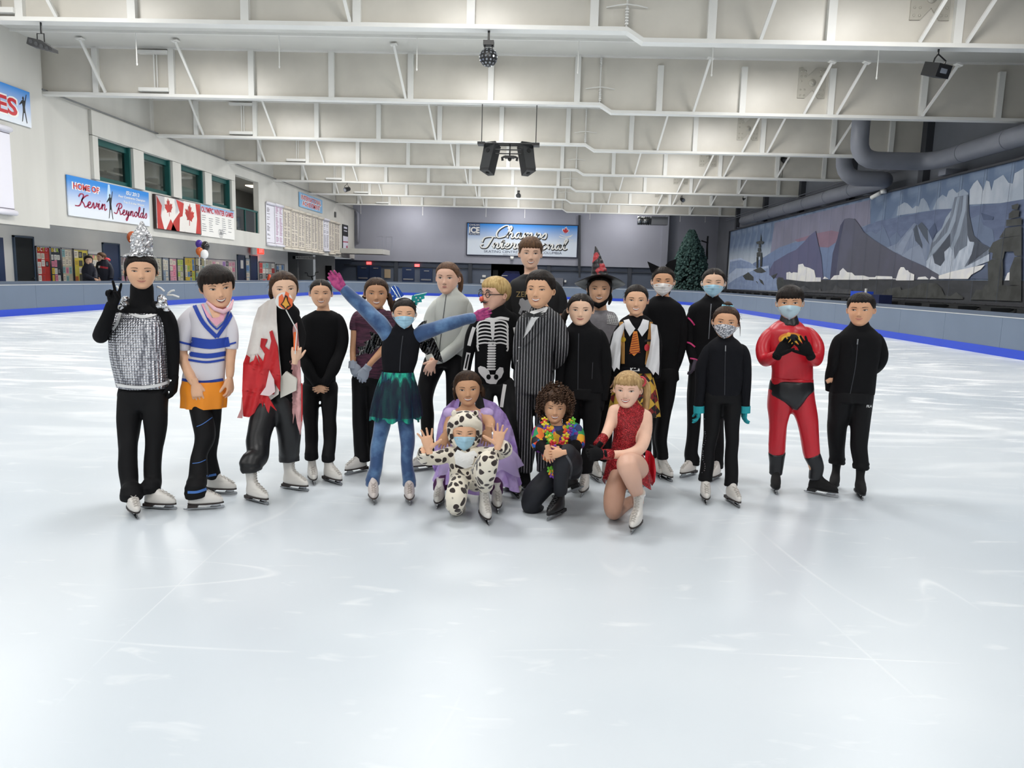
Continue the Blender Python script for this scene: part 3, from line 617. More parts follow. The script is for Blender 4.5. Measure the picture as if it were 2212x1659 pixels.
# ------------------------------------------------------------------ far wall banner
q = [atY(*p, YF) for p in ((1008,479.5),(1249.5,487.5),(1007.5,551),(1247,558.5))]
x0, x1, z0, z1 = (q[0].x+q[2].x)/2, (q[1].x+q[3].x)/2, (q[2].z+q[3].z)/2, (q[0].z+q[1].z)/2
fr = FF(x0, z0, YF-.02); w_, h_ = x1-x0, z1-z0
t = board('wall_banner', fr, w_, h_, mat('banner_edge', '20243c', .5), 'large blue and white banner with white script lettering on the far wall', 'banner', .08)
f2 = (fr[0]+fr[3]*.08, *fr[1:])
mb = MB(); mb.prism([(.08,.08),(w_-.08,.08),(w_-.08,h_-.08),(.08,h_-.08)], f2, .01); mb.build('sheet', gradz('banner_blue3', 'dfe9f6', '2f8be0', z0+.45*h_, z1-.05*h_), t)
f2 = (fr[0]+fr[3]*.092, *fr[1:])
for wd, mm, d in ((.22, DK, .0), (.13, WHT, .02)):
    mb = MB(); s_ = -.06 if mm is DK else 0
    script(mb, 'Champs', f2, .25*w_-s_*.5, .72*w_-s_*.5, .57*h_+s_, .17*h_, wd, d, slope=-.01)
    script(mb, 'International', f2, .16*w_-s_*.5, .90*w_-s_*.5, .25*h_+s_, .155*h_, wd, d); mb.build('script_lettering', mm, t)
mb = MB(); put_text(mb, 'SKATING CENTRE OF BRITISH COLUMBIA', f2, .16*w_, .86*w_, .14*h_, .075*h_, .01); mb.build('lettering', mat('letter_slate', '3d4a66', .6), t)
mb = MB(); put_text(mb, 'SANCTIONED BY SKATE CANADA', f2, .33*w_, .66*w_, .055*h_, .03*h_, .01); mb.build('lettering', GREYT, t)
mb = MB(); mb.prism([(.02*w_,.62*h_),(.12*w_,.62*h_),(.12*w_,.97*h_),(.02*w_,.97*h_)], f2, .004); mb.build('logo_block', mat('logo_navy', '41557c', .6), t)
mb = MB(); put_text(mb, 'ICE', f2, .025*w_, .115*w_, .775*h_, .17*h_, .012, off=.04); put_text(mb, 'CANLAN', f2, .025*w_, .115*w_, .93*h_, .05*h_, .012); put_text(mb, 'SPORTS', f2, .025*w_, .115*w_, .65*h_, .04*h_, .012); mb.build('lettering', WHT, t)
mb = MB(); mb.prism([rot(p, -.15, .13*h_*1.25, (.885*w_, .79*h_)) for p in LEAF], f2, .006); mb.build('leaf_backing', WHT, t)
mb = MB(); mb.prism([rot(p, -.15, .13*h_, (.885*w_, .79*h_)) for p in LEAF], f2, .012); mb.build('maple_leaf', RED, t)
mb = MB(); ribbon(mb, [(.83*w_,.64*h_),(.88*w_,.6*h_),(.94*w_,.66*h_)], .06, f2, .01); ribbon(mb, [(.84*w_,.7*h_),(.9*w_,.64*h_),(.95*w_,.7*h_)], .05, f2, .01); put_text(mb, 'SKATE CANADA', f2, .82*w_, .96*w_, .54*h_, .035*h_, .01); mb.build('emblem_lines', WHT, t)
# cable rail right of the banner, security camera, fan unit
mb = MB(); mb.bar(atY(1252.5,468,YF-.1), atY(1250,580,YF-.1), .12)
mb.build('cable_tray', mat('tray_dark', '33353c', .5), label='dark vertical cable tray beside the far banner', cat='cable tray')
mb = MB(); a = atY(1106, 558, YF-.18); mb.ball(a, .14, 10, 6); mb.cbox((a.x, YF-.09, a.z+.1), (.3,.16,.14)); mb.build('security_camera', M_PW, label='small white camera under the far wall banner', cat='camera')
def wc(px, py, Y): return atY(px, py, Y)
a = wc(1392, 477, 60.2); b = wc(1437, 478, 60.2)
t = empty('unit_heater', (a.x, 60.2, a.z), 'grey unit heater with round outlet hung under the farthest girder', 'heater')
mb = MB(); mb.smooth = True; mb.tube([(a.x-.55,60.2,a.z),(a.x-.3,60.2,a.z)], .33, 16); mb.tube([(a.x-.3,60.2,a.z),(a.x+.5,60.2,a.z)], .3, 16); mb.build('barrel', M_STEEL, t)
mb = MB()
for k in range(5): mb.tube([(a.x-.25+k*.14,60.2,a.z),(a.x-.2+k*.14,60.2,a.z)], .335, 16)
mb.build('louvre_ring', M_DARK, t)
mb = MB(); mb.box(a.x+.5,59.8,a.z-.3,b.x+.15,60.6,a.z+.33); mb.build('heater_box', mat('heater_grey', '5e6065', .5), t)
mb = MB(); mb.bar((a.x-.5,60.2,a.z+.3), (a.x-.5,60.2,8.4), .04); mb.bar((b.x,60.2,a.z+.3), (b.x,60.2,8.4), .04); mb.build('hanger', M_STEEL, t)
# ---- far doors
def far_door(n_, x0p, x1p, ytp, double=False):
    a = atY(x0p, ytp, YF+.2); b = atY(x1p, ytp, YF+.2)
    t = empty('door_%d' % n_, (a.x, YF+.2, 0), 'dark blue door in the far wall, steel kick strip', kind='structure')
    mb = MB(); xs = [a.x, (a.x+b.x)/2-.02, (a.x+b.x)/2+.02, b.x] if double else [a.x, b.x]
    for i in range(0, len(xs), 2):
        mb = MB(); mb.box(xs[i], YF+.16, 0, xs[i+1], YF+.245, a.z); mb.build('door_leaf', M_DOOR, t)
        mb = MB(); mb.box(xs[i]+.1, YF+.13, .98+.15, xs[i+1]-.1, YF+.16, 1.2+.05); mb.build('push_bar', M_STEEL, t)
        mb = MB(); mb.box(xs[i]+.35, YF+.13, a.z-.25, xs[i]+.8, YF+.16, a.z-.18); mb.build('door_closer', M_STEEL, t)
far_door(1, 772, 823, 573, True); far_door(2, 869, 895.6, 577); far_door(3, 907.5, 934, 579.5)
M_EXIT = mat('exit_glow', 'ff5a5a', .5, emit=1.6)
for n_, (px, py, lab) in enumerate(((797, 568.5, 'double doors'), (901, 573.5, 'two single doors'))):
    a = atY(px, py, YF+.15); t = empty('exit_sign', (a.x, YF+.15, a.z), 'red lit exit sign above the far ' + lab, 'sign', 'far exit signs'); mb = MB(); mb.cbox((a.x, YF+.15, a.z), (.42,.1,.24)); mb.build('sign_box', M_EXIT, t)
    mb = MB(); put_text(mb, 'EXIT', FF(a.x-.17, a.z, YF+.095), 0, .34, 0, .13, .002, off=.02); mb.build('lettering', WHT, t)
a = atY(830.5, 581.5, YF+.2); b = atY(843.5, 600.5, YF+.2); board('beige_board', FF(a.x, b.z, YF+.22), b.x-a.x, a.z-b.z, mat('panel_beige', 'b9a488', .7), 'beige panel board on the dark far wall', 'panel')
for k, (x0p, y0p, x1p, y1p, lab) in enumerate(((1038,603,1053,612,'small white box low on the far wall left of the opening'), (1198,600,1216,622,'grey electrical cabinet low on the far wall'), (1219,605,1223,610,'tiny white switch beside the electrical cabinet'), (1042,594,1049,599,'small white lamp on the far wall'))):
    a = atY(x0p, y0p, YF+.1); b = atY(x1p, y1p, YF+.1); mb = MB(); mb.box(a.x, YF+.02, b.z, b.x, YF+.24, a.z); mb.build('wall_box', [M_PW, M_DUCT, M_PW, M_PW][k], label=lab, cat='box')
# ice resurfacer parked in the opening
ox = (OP[0]+OP[1])/2; t = empty('ice_resurfacer', (ox, YF+1.8, -.06), 'blue and black ice resurfacer parked in the dark far opening', 'vehicle')
MZ = mat('machine_blue', '27357e', .4)
mb = MB(); mb.box(ox-1.0, YF+1.2, .45, ox+1.1, YF+3.6, 1.6); mb.prism([(-.9,1.6),(1.0,1.6),(.8,2.15),(-.4,2.15)], (V((ox,YF+2.6,0)),V((1,0,0)),V((0,0,1)),V((0,-1,0))), 1.2); mb.build('body_shell', MZ, t)
mb = MB(); mb.box(ox-1.15, YF+1.0, .2, ox+1.2, YF+3.5, .45); mb.box(ox-1.5,YF+1.1,.5,ox-1.05,YF+1.6,2.2); mb.build('chassis', M_BLACK, t)
for dx in (-1.05, 1.05):
    for dy in (1.5, 3.1): mb = MB(); mb.smooth = True; mb.tube([(ox+dx-.12,YF+dy,.36),(ox+dx+.12,YF+dy,.36)], .42, 16); mb.build('wheel', M_BLACK, t)
mb = MB(); mb.box(ox-.7, YF+1.14, 1.7, ox-.2, YF+1.19, 1.78); mb.box(ox+.3, YF+1.14, 1.1, ox+.8, YF+1.19, 1.25); mb.build('trim_strip', M_PW, t)
# ------------------------------------------------------------------ walkway behind the left boards
XW = -18.0
def lw(px, py, X=XW): return atX(px, py, X)
def left_door(n_, x0p, x1p, ytp, m, lab=None):
    a = lw(x0p, ytp); b = lw(x1p, ytp+ (x1p-x0p)*.07)
    t = empty('door_%d' % n_, (XW, a.y, 0), lab, kind='structure')
    mb = MB(); mb.box(XW-.02, a.y, -.06, XW+.04, b.y, a.z); mb.build('door_leaf', m, t)
    mb = MB(); mb.box(XW, a.y-.06, -.06, XW+.07, a.y, a.z+.06); mb.box(XW, b.y, -.06, XW+.07, b.y+.06, a.z+.06); mb.box(XW, a.y-.06, a.z, XW+.07, b.y+.06, a.z+.06); mb.build('door_frame', mat('door_frame_blue', '34465c', .5), t)
    mb = MB(); mb.tube([(XW+.04,b.y-.12,1.05),(XW+.12,b.y-.12,1.05)], .03, 8); mb.build('door_handle', M_STEEL, t)
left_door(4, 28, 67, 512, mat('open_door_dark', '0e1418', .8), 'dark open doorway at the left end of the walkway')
left_door(5, 221, 254, 527, M_DOOR, 'dark blue door behind the two people'); left_door(6, 512, 527, 552, M_DOOR, 'dark blue door with a small white sign')
left_door(7, 539, 553.5, 553.5, M_DOOR, 'dark blue door right of the narrow posters')
a = lw(0, 520); mb = MB(); mb.box(XW, a.y-1, 0, XW+.05, lw(4,520).y, 2.4); mb.build('door_8', M_DOOR, kind='structure')
a = lw(520, 571); board('door_sign', FL(a.y-.15, a.z-.25, XW+.05), .4, .5, M_PW, 'small white sign on the walkway door', 'sign', .01)
PAL = ['c33a34','e8e0d0','d9d4c6','e0c23c','e98aa6','3f9c6a','6a9ad0','262a33','e7e7e2','f0ead8','b9d25a','d6773a','9a78b8','8fc0c4','e2a0b4','cfc8b4']
def poster_board(x0p, x1p, ytp, ybp, cols, rows, pal, base, label, seed, header=None):
    a = lw(x0p, ytp); b = lw(x1p, ytp+(x1p-x0p)*.06); c_ = lw(x0p, ybp); rr = random.Random(seed)
    y0, y1 = a.y, b.y; z1 = (a.z+b.z)/2; z0 = c_.z; w_, h_ = y1-y0, z1-z0
    t = empty('notice_board', (XW, y0, z0), label, 'notice board'); fr = FL(y0, z0, XW+.01)
    mb = MB(); mb.prism([(0,0),(w_,0),(w_,h_),(0,h_)], fr, .03); mb.build('backing', mat('board_'+base, base, .8, var=.1, vscale=6), t)
    mb = MB(); e = .04
    for q in ((0,0,w_,e),(0,h_-e,w_,h_),(0,0,e,h_),(w_-e,0,w_,h_)): mb.prism([(q[0],q[1]),(q[2],q[1]),(q[2],q[3]),(q[0],q[3])], fr, .05)
    mb.build('board_frame', M_STEEL, t)
    fr = (fr[0]+fr[3]*.03, *fr[1:]); zt = h_*(.86 if header else .97)
    for i in range(cols):
        for j in range(rows):
            if rr.random() < .1: continue
            cw, ch = (w_-.12)/cols, (zt-.08)/rows
            x = .06+i*cw+rr.random()*.08*cw; z = .06+j*ch+rr.random()*.08*ch; ww = cw*(.7+.25*rr.random()); hh = ch*(.65+.3*rr.random())
            col = rr.choice(pal); mb = MB(); mb.prism([(x,z),(x+ww,z),(x+ww,z+hh),(x,z+hh)], fr, .004)
            mb.m = 1
            for k in range(3):
                zz = z+hh*(.25+.22*k); mb.prism([(x+.12*ww,zz),(x+ww*(.5+.35*rr.random()),zz),(x+.8*ww,zz+hh*.07),(x+.12*ww,zz+hh*.07)], (fr[0]+fr[3]*.005, *fr[1:]), .001)
            mb.build('paper', [mat('paper_'+col, col, .7), M_INK if col not in ('262a33',) else M_PW], t)
    if header:
        for k, ch_ in enumerate(header):
            cw = (w_-.2)/len(header); mb = MB(); put_text(mb, ch_, fr, .1+k*cw, .1+(k+.75)*cw, h_*.92, h_*.1, .006, off=.04); mb.build('header_letter', mat('paper_'+['e0c23c','e8e0d0','b9d25a','e98aa6'][k%4], ['e0c23c','e8e0d0','b9d25a','e98aa6'][k%4], .7), t)
BT = 612
poster_board(74, 104, 531, BT, 3, 4, ['e8e0d0','d9d4c6','c33a34','e7e7e2','262a33'], 'b5302c', 'notice board with red backing left of the walkway people', 1, 'OCTO')
poster_board(104.5, 128, 533, BT, 3, 4, ['262a33','e8e0d0','e98aa6','3a3f52','e7e7e2','e0c23c'], '39404a', 'dark notice board between the red and the cream boards', 2, 'BER')
poster_board(128.5, 153, 535, BT, 3, 4, ['e8e0d0','d9d4c6','e98aa6','8fc0c4'], 'cfc6b0', 'cream notice board beside the yellow one', 3)
poster_board(155, 187, 537, BT, 3, 4, ['e0c23c','262a33','e8e0d0','d6773a','4a4a44'], 'd8c95a', 'yellow notice board behind the seated walkway person', 4)
poster_board(188, 212, 548, BT, 3, 3, ['e8e0d0','d9d4c6','e7e7e2','555a50'], 'c9b98a', 'tan notice board between the two walkway people', 5, 'NATIONAL')
for k, (a, b) in enumerate(((257,273),(274,290),(328,347),(348,362),(363,379),(380,394))):
    poster_board(a, b, 553+k, BT, 2, 4, [['d9d4c6','e2a0b4'],['cfc8b4','e8e0d0'],['cfc8b4','d9d4c6'],['8aa0b8','d9d4c6'],['e98aa6','e2a0b4','d9d4c6'],['cfc8b4','b9d25a','d9d4c6']][k], ['9a8f90','a9a89a','a9aa9c','8c97a6','b98a98','a8a890'][k], f'{["first","second","third","fourth","fifth","sixth"][k]} narrow framed poster panel left of the bright boards', 10+k)
poster_board(396, 419, 555, BT+2, 4, 4, ['e0c23c','b9d25a','6a9ad0','e8e0d0','262a33'], 'd6b94c', 'yellow and green notice board below the balloons', 20)
poster_board(419.5, 440, 556, BT+2, 4, 4, ['d9d4c6','8fc0c4','e0c23c','262a33'], 'b8b08a', 'mixed pale notice board below the balloons', 21)
poster_board(440.5, 507, 558, BT+2, 9, 4, ['e98aa6','e2a0b4','9a78b8','e8e0d0','cfc8b4','c33a34','262a33'], 'b9aeb0', 'long pink and purple notice board behind the jersey skater', 22)
poster_board(529, 538, 557, BT+2, 1, 4, ['6a9ad0','e8e0d0'], '9fb0c0', 'narrow blue poster strip between two doors', 23)
poster_board(558, 592, 565, BT+3, 5, 4, ['262a33','e7e7e2','c33a34','d9d4c6','8fc0c4'], '9a9a9a', 'black and white notice board right of the walkway doors', 24)
poster_board(595, 613, 570, BT+3, 3, 4, ['262a33','e7e7e2','6a9ad0'], 'a9adb2', 'small grey notice board at the end of the walkway', 25)
a = atX(562.5, 541.5, XW+.25); t = empty('exit_sign', a, 'red lit exit sign under the left upper wall', 'sign'); mb = MB(); mb.cbox(a, (.12,.9,.42)); mb.build('sign_box', mat('exit_glow2', 'ff3528', .5, emit=2.2), t); mb = MB(); mb.cbox((a.x,a.y-1.1,a.z-.05), (.1,.8,.5)); mb.build('back_plate', M_WALLG, t)
mb = MB(); put_text(mb, 'EXIT', FL(a.y-.35, a.z, a.x+.062), 0, .7, 0, .24, .002, off=.02); mb.build('lettering', WHT, t)
a = atY(657.5, 556.5, 57); fr = FF(a.x-.9, a.z-.12, 57); t = board('room_sign', fr, 1.75, .22, M_PW, 'white sign reading multi-purpose room below the scroll banners', 'sign', .03)
f2 = (fr[0]+fr[3]*.03, *fr[1:]); mb = MB(); put_text(mb, 'Multi-Purpose Room', f2, .3, 1.65, .11, .14, .004, off=.01); mb.prism([(0,0),(.22,0),(.22,.22),(0,.22)], f2, .003); mb.build('lettering', DK, t)
mb = MB(); mb.bar((a.x-.5,57.02,a.z+.1), (a.x-.5,57.02,3.05), .02); mb.bar((a.x+.5,57.02,a.z+.1), (a.x+.5,57.02,3.05), .02); mb.build('hanger', M_STEEL, t)
# gym bike handles behind the boards
a = atY(675, 604, 60.5); t = empty('exercise_bike', (a.x, 60.5, -.06), 'black exercise bike handles showing above the far left boards', 'bike')
mb = MB(); mb.tube([(a.x,60.5,-.06),(a.x,60.5,1.0),(a.x-.1,60.5,1.25)], .04, 6); mb.box(a.x-.3,60.3,-.06,a.x+.3,60.7,.08); mb.build('post', M_BLACK, t)
mb = MB(); mb.tube([(a.x-.1,60.5,1.2),(a.x+.2,60.5,1.3),(a.x+.25,60.5,1.55),(a.x+.5,60.5,1.6)], .03, 6); mb.tube([(a.x-.1,60.5,1.2),(a.x-.35,60.4,1.25),(a.x-.4,60.4,1.5),(a.x-.6,60.4,1.5)], .03, 6); mb.build('handle_bar', M_BLACK, t)
# orange thing by the boards
a = lw(582, 598, -17.2); mb = MB(); mb.tube([(a.x,a.y,-.06),(a.x,a.y,.1),(a.x,a.y,1.35)], [.5,.42,.07], 12); mb.build('safety_cone', mat('cone_orange', 'e8552a', .5), label='tall orange safety cone on the walkway behind the caped skater', cat='cone')
# balloons
def balloon(px, py, r, X, col, label, zr=1.2):
    a = atX(px, py, X); t = empty('balloon', a, label, 'balloon', 'party balloons'); m = mat('balloon_'+col, col, .15, spec=.6)
    mb = MB(); mb.smooth = True; mb.ball(a, (r, r, r*zr), 20, 14); mb.build('skin', m, t)
    mb = MB(); mb.tube([(a.x,a.y,a.z-r*zr*.97),(a.x,a.y,a.z-r*zr-.06)], [.012,.045], 8); mb.build('knot', m, t)
    mb = MB(); mb.tube([(a.x,a.y,a.z-r*zr-.05),(a.x-.05,a.y+.05,a.z-1.0),(a.x,a.y,1.0)], .008, 4); mb.build('string', M_PW, t)
balloon(430, 527, .16, -15.7, '4b2f9c', 'purple balloon, topmost left of the cluster'); balloon(443.5, 532, .18, -15.3, '2a2a2c', 'black balloon beside the purple one', 1.3)
balloon(431, 543, .16, -15.2, 'c5622a', 'orange balloon in the cluster of four'); balloon(441.7, 549, .17, -14.8, 'eeeeee', 'white balloon at the bottom of the cluster'); balloon(286, 513, .2, -15.7, 'c05a2c', 'orange balloon half hidden behind the foil hat')
# ------------------------------------------------------------------ mural on the right wall
XM = 15.0
def m5(p): return atX(1540+p[0]/4.879, 340+p[1]/4.879, XM)
def m6(p): return atX(1860+p[0]/4.483, 330+p[1]/4.483, XM)
a = atX(1576.5, 500.5, XM); b = atX(1572, 626, XM); YM1 = (a.y+b.y)/2; YM0 = 16.0; ZM0, ZM1 = 1.12, 5.58
mural = empty('wall_mural', (XM, YM1, ZM0), 'painted arctic landscape mural of dark peaks, icebergs and stone figures', 'mural')
n_ = 30; pw = (YM1-YM0)/n_
msky = mat('mural_sky', '71819b', .75)
nt = msky.node_tree; N = nt.nodes; L = nt.links
tc = N.new('ShaderNodeTexCoord'); mp = N.new('ShaderNodeMapping'); mp.inputs['Scale'].default_value = (1,.45,.5); mp.inputs['Rotation'].default_value = (.5,0,0); L.new(tc.outputs['Object'], mp.inputs[0])
nz = N.new('ShaderNodeTexNoise'); nz.inputs['Scale'].default_value = 1.6; nz.inputs['Detail'].default_value = 5; nz.inputs['Distortion'].default_value = .8; L.new(mp.outputs[0], nz.inputs['Vector'])
cr = N.new('ShaderNodeValToRGB'); cr.color_ramp.elements[0].position = .42; cr.color_ramp.elements[1].position = .68; cr.color_ramp.elements[0].color = lin('60728e'); cr.color_ramp.elements[1].color = lin('8090a8'); L.new(nz.outputs['Fac'], cr.inputs[0])
sx = N.new('ShaderNodeSeparateXYZ'); g = N.new('ShaderNodeNewGeometry'); L.new(g.outputs['Position'], sx.inputs[0])
mr = N.new('ShaderNodeMapRange'); mr.inputs[1].default_value = 4.4; mr.inputs[2].default_value = 2.6; L.new(sx.outputs['Z'], mr.inputs[0])
mr2 = N.new('ShaderNodeMapRange'); mr2.inputs[1].default_value = 38; mr2.inputs[2].default_value = 46; L.new(sx.outputs['Y'], mr2.inputs[0])
mm = N.new('ShaderNodeMath'); mm.operation = 'MULTIPLY'; L.new(mr.outputs[0], mm.inputs[0]); L.new(mr2.outputs[0], mm.inputs[1])
mx_ = N.new('ShaderNodeMix'); mx_.data_type = 'RGBA'; L.new(mm.outputs[0], mx_.inputs[0]); L.new(cr.outputs[0], mx_.inputs[6]); mx_.inputs[7].default_value = lin('cdd6df'); L.new(mx_.outputs[2], P(msky).inputs['Base Color'])
mb = MB(); mb.box(XM+.001, YM0+.012, ZM0, XM+.06, YM0+pw, ZM1); pan = mb.build('panel', msky, mural)
for i in range(1, n_): o = pan.copy(); C.objects.link(o); o.parent = mural; o.matrix_parent_inverse = pan.matrix_parent_inverse; o.location.y += i*pw
LAY = [0]
def paint(col, polys, c2=None, name='painted_shape', vs=3, st=(1,.4,1)):
    m = mat('mural_'+col+(c2 or ''), col, .8, var=.06 if c2 is None else 0, vscale=vs, col2=c2, thr=(.4,.65), stretch=st, detail=4)
    for fn, poly in polys:
        mb = MB(); LAY[0] += 1; pts = [fn(p) for p in poly] if fn else [V((XM, a, b)) for a, b in poly]
        mb.prism([(-p.y, min(max(p.z, ZM0), ZM1)) for p in pts], (V((XM-.0013*LAY[0],0,0)), V((0,-1,0)), V((0,0,1)), V((-1,0,0))), .0005)
        mb.build(name, m, mural)
def mx6(p): return m6(p)
paint('7b7a8c', [(m5, [(650,690),(1659,445),(1659,700),(1330,820),(1120,830),(900,870),(700,960),(600,1040)])], '85849a', 'purple_haze', 1, (1,.8,.4))
paint('8a7082', [(m5, [(860,870),(1090,800),(1250,770),(1340,790),(1290,905),(1210,955),(1130,950),(1000,960)])], None, 'red_haze')
paint('5d6885', [(None, [(m6((0,730)).y, m6((0,730)).z), (m6((170,660)).y, m6((170,660)).z), (m6((690,560)).y, m6((690,560)).z), (m6((1350,490)).y, m6((1350,490)).z), (m6((1578,450)).y, m6((1578,450)).z), (YM0, 4.6), (YM0, 2.0), (m6((0,1225)).y, 2.0)])], '6a7794', 'blue_land')
paint('a1aab8', [(m6, [(345,610),(360,520),(420,480),(450,490),(500,540),(530,515),(560,520),(580,450),(605,438),(640,480),(670,560)]), (m6, [(695,550),(740,450),(790,405),(830,430),(850,370),(890,348),(930,390),(990,350),(1040,390),(1040,520),(870,542)])], '8c99ac', 'painted_clouds', 1.5, (1,1,.6))
paint('b8bfca', [(m6, [(1050,502),(1055,360),(1090,300),(1130,262),(1170,330),(1185,370),(1215,268),(1245,280),(1265,370),(1290,270),(1380,213),(1430,290),(1470,300),(1490,200),(1578,150),(1578,450),(1350,488)])], 'a3adbc', 'painted_clouds', 1.5, (1,1,.6))
paint('7182a4', [(m5, [(420,1120),(540,1050),(700,950),(830,905),(1000,870),(1130,945),(1220,950),(1290,900),(1290,1290),(480,1290)])], None, 'blue_ridge')
paint('6a7892', [(m6, [(1060,640),(1150,600),(1190,700),(1280,745),(1300,900),(1260,920),(1180,870),(1100,800)]), (m6, [(105,825),(225,720),(280,850),(285,920),(250,920)]), (m6, [(275,830),(350,765),(400,840),(310,905)]), (m6, [(45,775),(100,760),(150,790),(105,830)])], None, 'far_peak')
paint('4d5975', [(m6, [(1165,580),(1290,620),(1280,650),(1190,650)]), (m6, [(660,750),(715,680),(740,760),(690,850),(665,860)])], None, 'far_peak_shade')
paint('76829a', [(m6, [(250,920),(350,880),(520,680),(560,700),(590,670),(650,740),(700,860),(680,900),(640,1108),(460,1028),(320,957)])], '8893a8', 'grey_peak', 4, (1,2,.3))
paint('4e5664', [(m6, [(510,740),(545,690),(570,800),(600,890),(600,930),(530,850)]), (m6, [(552,705),(590,672),(650,740),(655,850),(668,890),(610,810)])], None, 'peak_shade')
paint('8b96ab', [(m6, [(400,1000),(480,930),(570,890),(600,950),(640,1105),(460,1025)]), (m6, [(330,950),(420,820),(500,730),(510,760),(440,900),(400,990)])], None, 'peak_light')
paint('69717f', [(m6, [(640,1050),(690,870),(730,800),(790,740),(830,620),(880,560),(915,430),(1045,405),(1055,600),(1100,800),(1180,880),(1260,920),(1250,970),(1050,1180),(775,1195),(640,1108)])], '7a8494', 'table_mountain', 4, (1,2,.25))
paint('95a0b0', [(m6, [(940,430),(962,425),(925,650),(860,800),(740,940),(650,1040),(700,920),(840,770),(900,600)]), (m6, [(1000,415),(1030,410),(1020,560),(960,800),(900,930),(872,930),(930,760),(985,560)]), (m6, [(880,560),(870,620),(800,740),(730,850),(700,870),(735,790),(790,730),(830,630)])], None, 'ridge_light')
paint('4b515d', [(m6, [(1045,405),(1055,600),(1100,800),(1180,880),(1260,920),(1180,980),(1040,1090),(1110,880),(1045,850),(1030,600)]), (m6, [(705,990),(760,930),(870,780),(870,900),(815,960),(820,1040),(775,1095),(720,1070)])], None, 'mountain_shade')
paint('a9b4c5', [(m6, [(640,1050),(700,985),(720,1070),(780,1100),(820,1040),(815,960),(870,910),(890,940),(905,910),(915,1035),(960,950),(1035,900),(1040,800),(1060,860),(1105,865),(1080,980),(1010,1110),(1250,980),(1250,1050),(1060,1120),(775,1190),(640,1108)])], 'c6cedb', 'snow_field', 4, (1,1.5,.5))
paint('5b667e', [(m6, [(1060,1220),(1090,1180),(1220,1085),(1250,1080),(1250,1225)])], None, 'shore')
paint('5c5e7e', [(m5, [(600,1190),(650,1100),(800,1010),(880,975),(960,900),(1020,830),(1090,775),(1110,880),(1150,1050),(1170,1290),(720,1295),(600,1240)])], '626180', 'purple_peak', .6, (1,1,1))
P2_ = [(1240,1290),(1270,1010),(1320,850),(1350,720),(1395,650),(1440,640),(1500,650),(1550,710),(1600,790),(1659,830)]
q = [m5(p) for p in P2_] + [m6(p) for p in ((0,740),(140,850),(320,957),(460,1028),(640,1110),(760,1178),(775,1228))]
paint('585967', [(None, [(p.y, p.z) for p in q])], '5f6073', 'great_peak', .5, (1,1,1))
paint('4a4c65', [(m5, [(1240,1290),(1270,1010),(1320,850),(1350,720),(1395,650),(1345,900),(1300,1290)])], None, 'peak_flank')
gl = m5((690,1290)); paint('3b3d42', [(None, [(gl.y, gl.z), (m6((0,1228)).y, m6((0,1228)).z), (m6((1578,1240)).y, m6((1578,1240)).z), (YM0, 2.02), (YM0, ZM0), (m5((690,1395)).y, ZM0)])], '45474c', 'dark_shore')
paint('8496ba', [(m5, [(186,1080),(300,1060),(400,1110),(470,1165),(600,1140),(600,1240),(700,1290),(690,1405),(156,1405)])], '93a4c4', 'snow_hill')
paint('b3c1d9', [(m5, [(170,1240),(250,1170),(450,1170),(590,1140),(590,1165),(420,1195),(250,1275),(165,1335)]), (m5, [(186,1080),(300,1060),(400,1110),(300,1080),(186,1100)])], None, 'snow_crest')
paint('474a4a', [(m5, p) for p in ([(320,1250),(380,1210),(435,1260),(435,1300),(350,1290)], [(430,1190),(510,1155),(570,1205),(520,1220),(470,1215)], [(490,1275),(530,1300),(550,1350),(510,1320)], [(455,1300),(475,1310),(487,1340)], [(620,1250),(690,1220),(650,1285)], [(680,1330),(680,1290),(700,1262),(750,1270),(762,1330),(740,1392),(690,1392)],
   [(505,880),(513,790),(518,880)], [(462,892),(500,880),(548,888),(530,912),(470,912)], [(490,915),(510,915),(510,948),(490,948)], [(482,955),(508,952),(514,990),(480,990)], [(470,1005),(495,992),(523,1005),(523,1045),(470,1045)], [(468,1048),(482,1048),(482,1168),(466,1168)], [(508,1045),(526,1045),(522,1150),(504,1152)])], '3b3e3f', 'painted_rock')
paint('f0efeb', [(m5, [(785,1285),(785,1215),(820,1205),(840,1220),(860,1210),(905,1215),(910,1130),(960,1120),(975,1150),(1030,1165),(1080,1190),(1095,1265),(1150,1265),(1150,1310),(1000,1310),(905,1300)]), (m5, [(1170,1280),(1190,1255),(1232,1280)]), (m5, [(1250,1290),(1290,1245),(1345,1240),(1350,1200),(1385,1165),(1430,1210),(1480,1215),(1510,1245),(1600,1245),(1659,1262),(1659,1290)]),
  (m6, [(0,1195),(40,1195),(40,1205),(150,1205),(160,1193),(315,1198),(325,1218),(355,1220),(380,1140),(400,1108),(430,1108),(450,1138),(470,1138),(480,1155),(532,1180),(528,1237),(355,1237),(350,1225),(0,1224)]), (m6, [(560,1227),(570,1205),(640,1198),(675,1227)]), (m6, [(682,1227),(700,1197),(725,1205),(752,1224)]), (m6, [(770,1222),(770,1190),(900,1150),(1060,1115),(1220,1083),(1180,1130),(1090,1180),(1055,1222)]), (m6, [(1412,1237),(1440,1165),(1475,1150),(1462,1237)])], 'e4e4e8', 'iceberg', 2, (1,1,1))
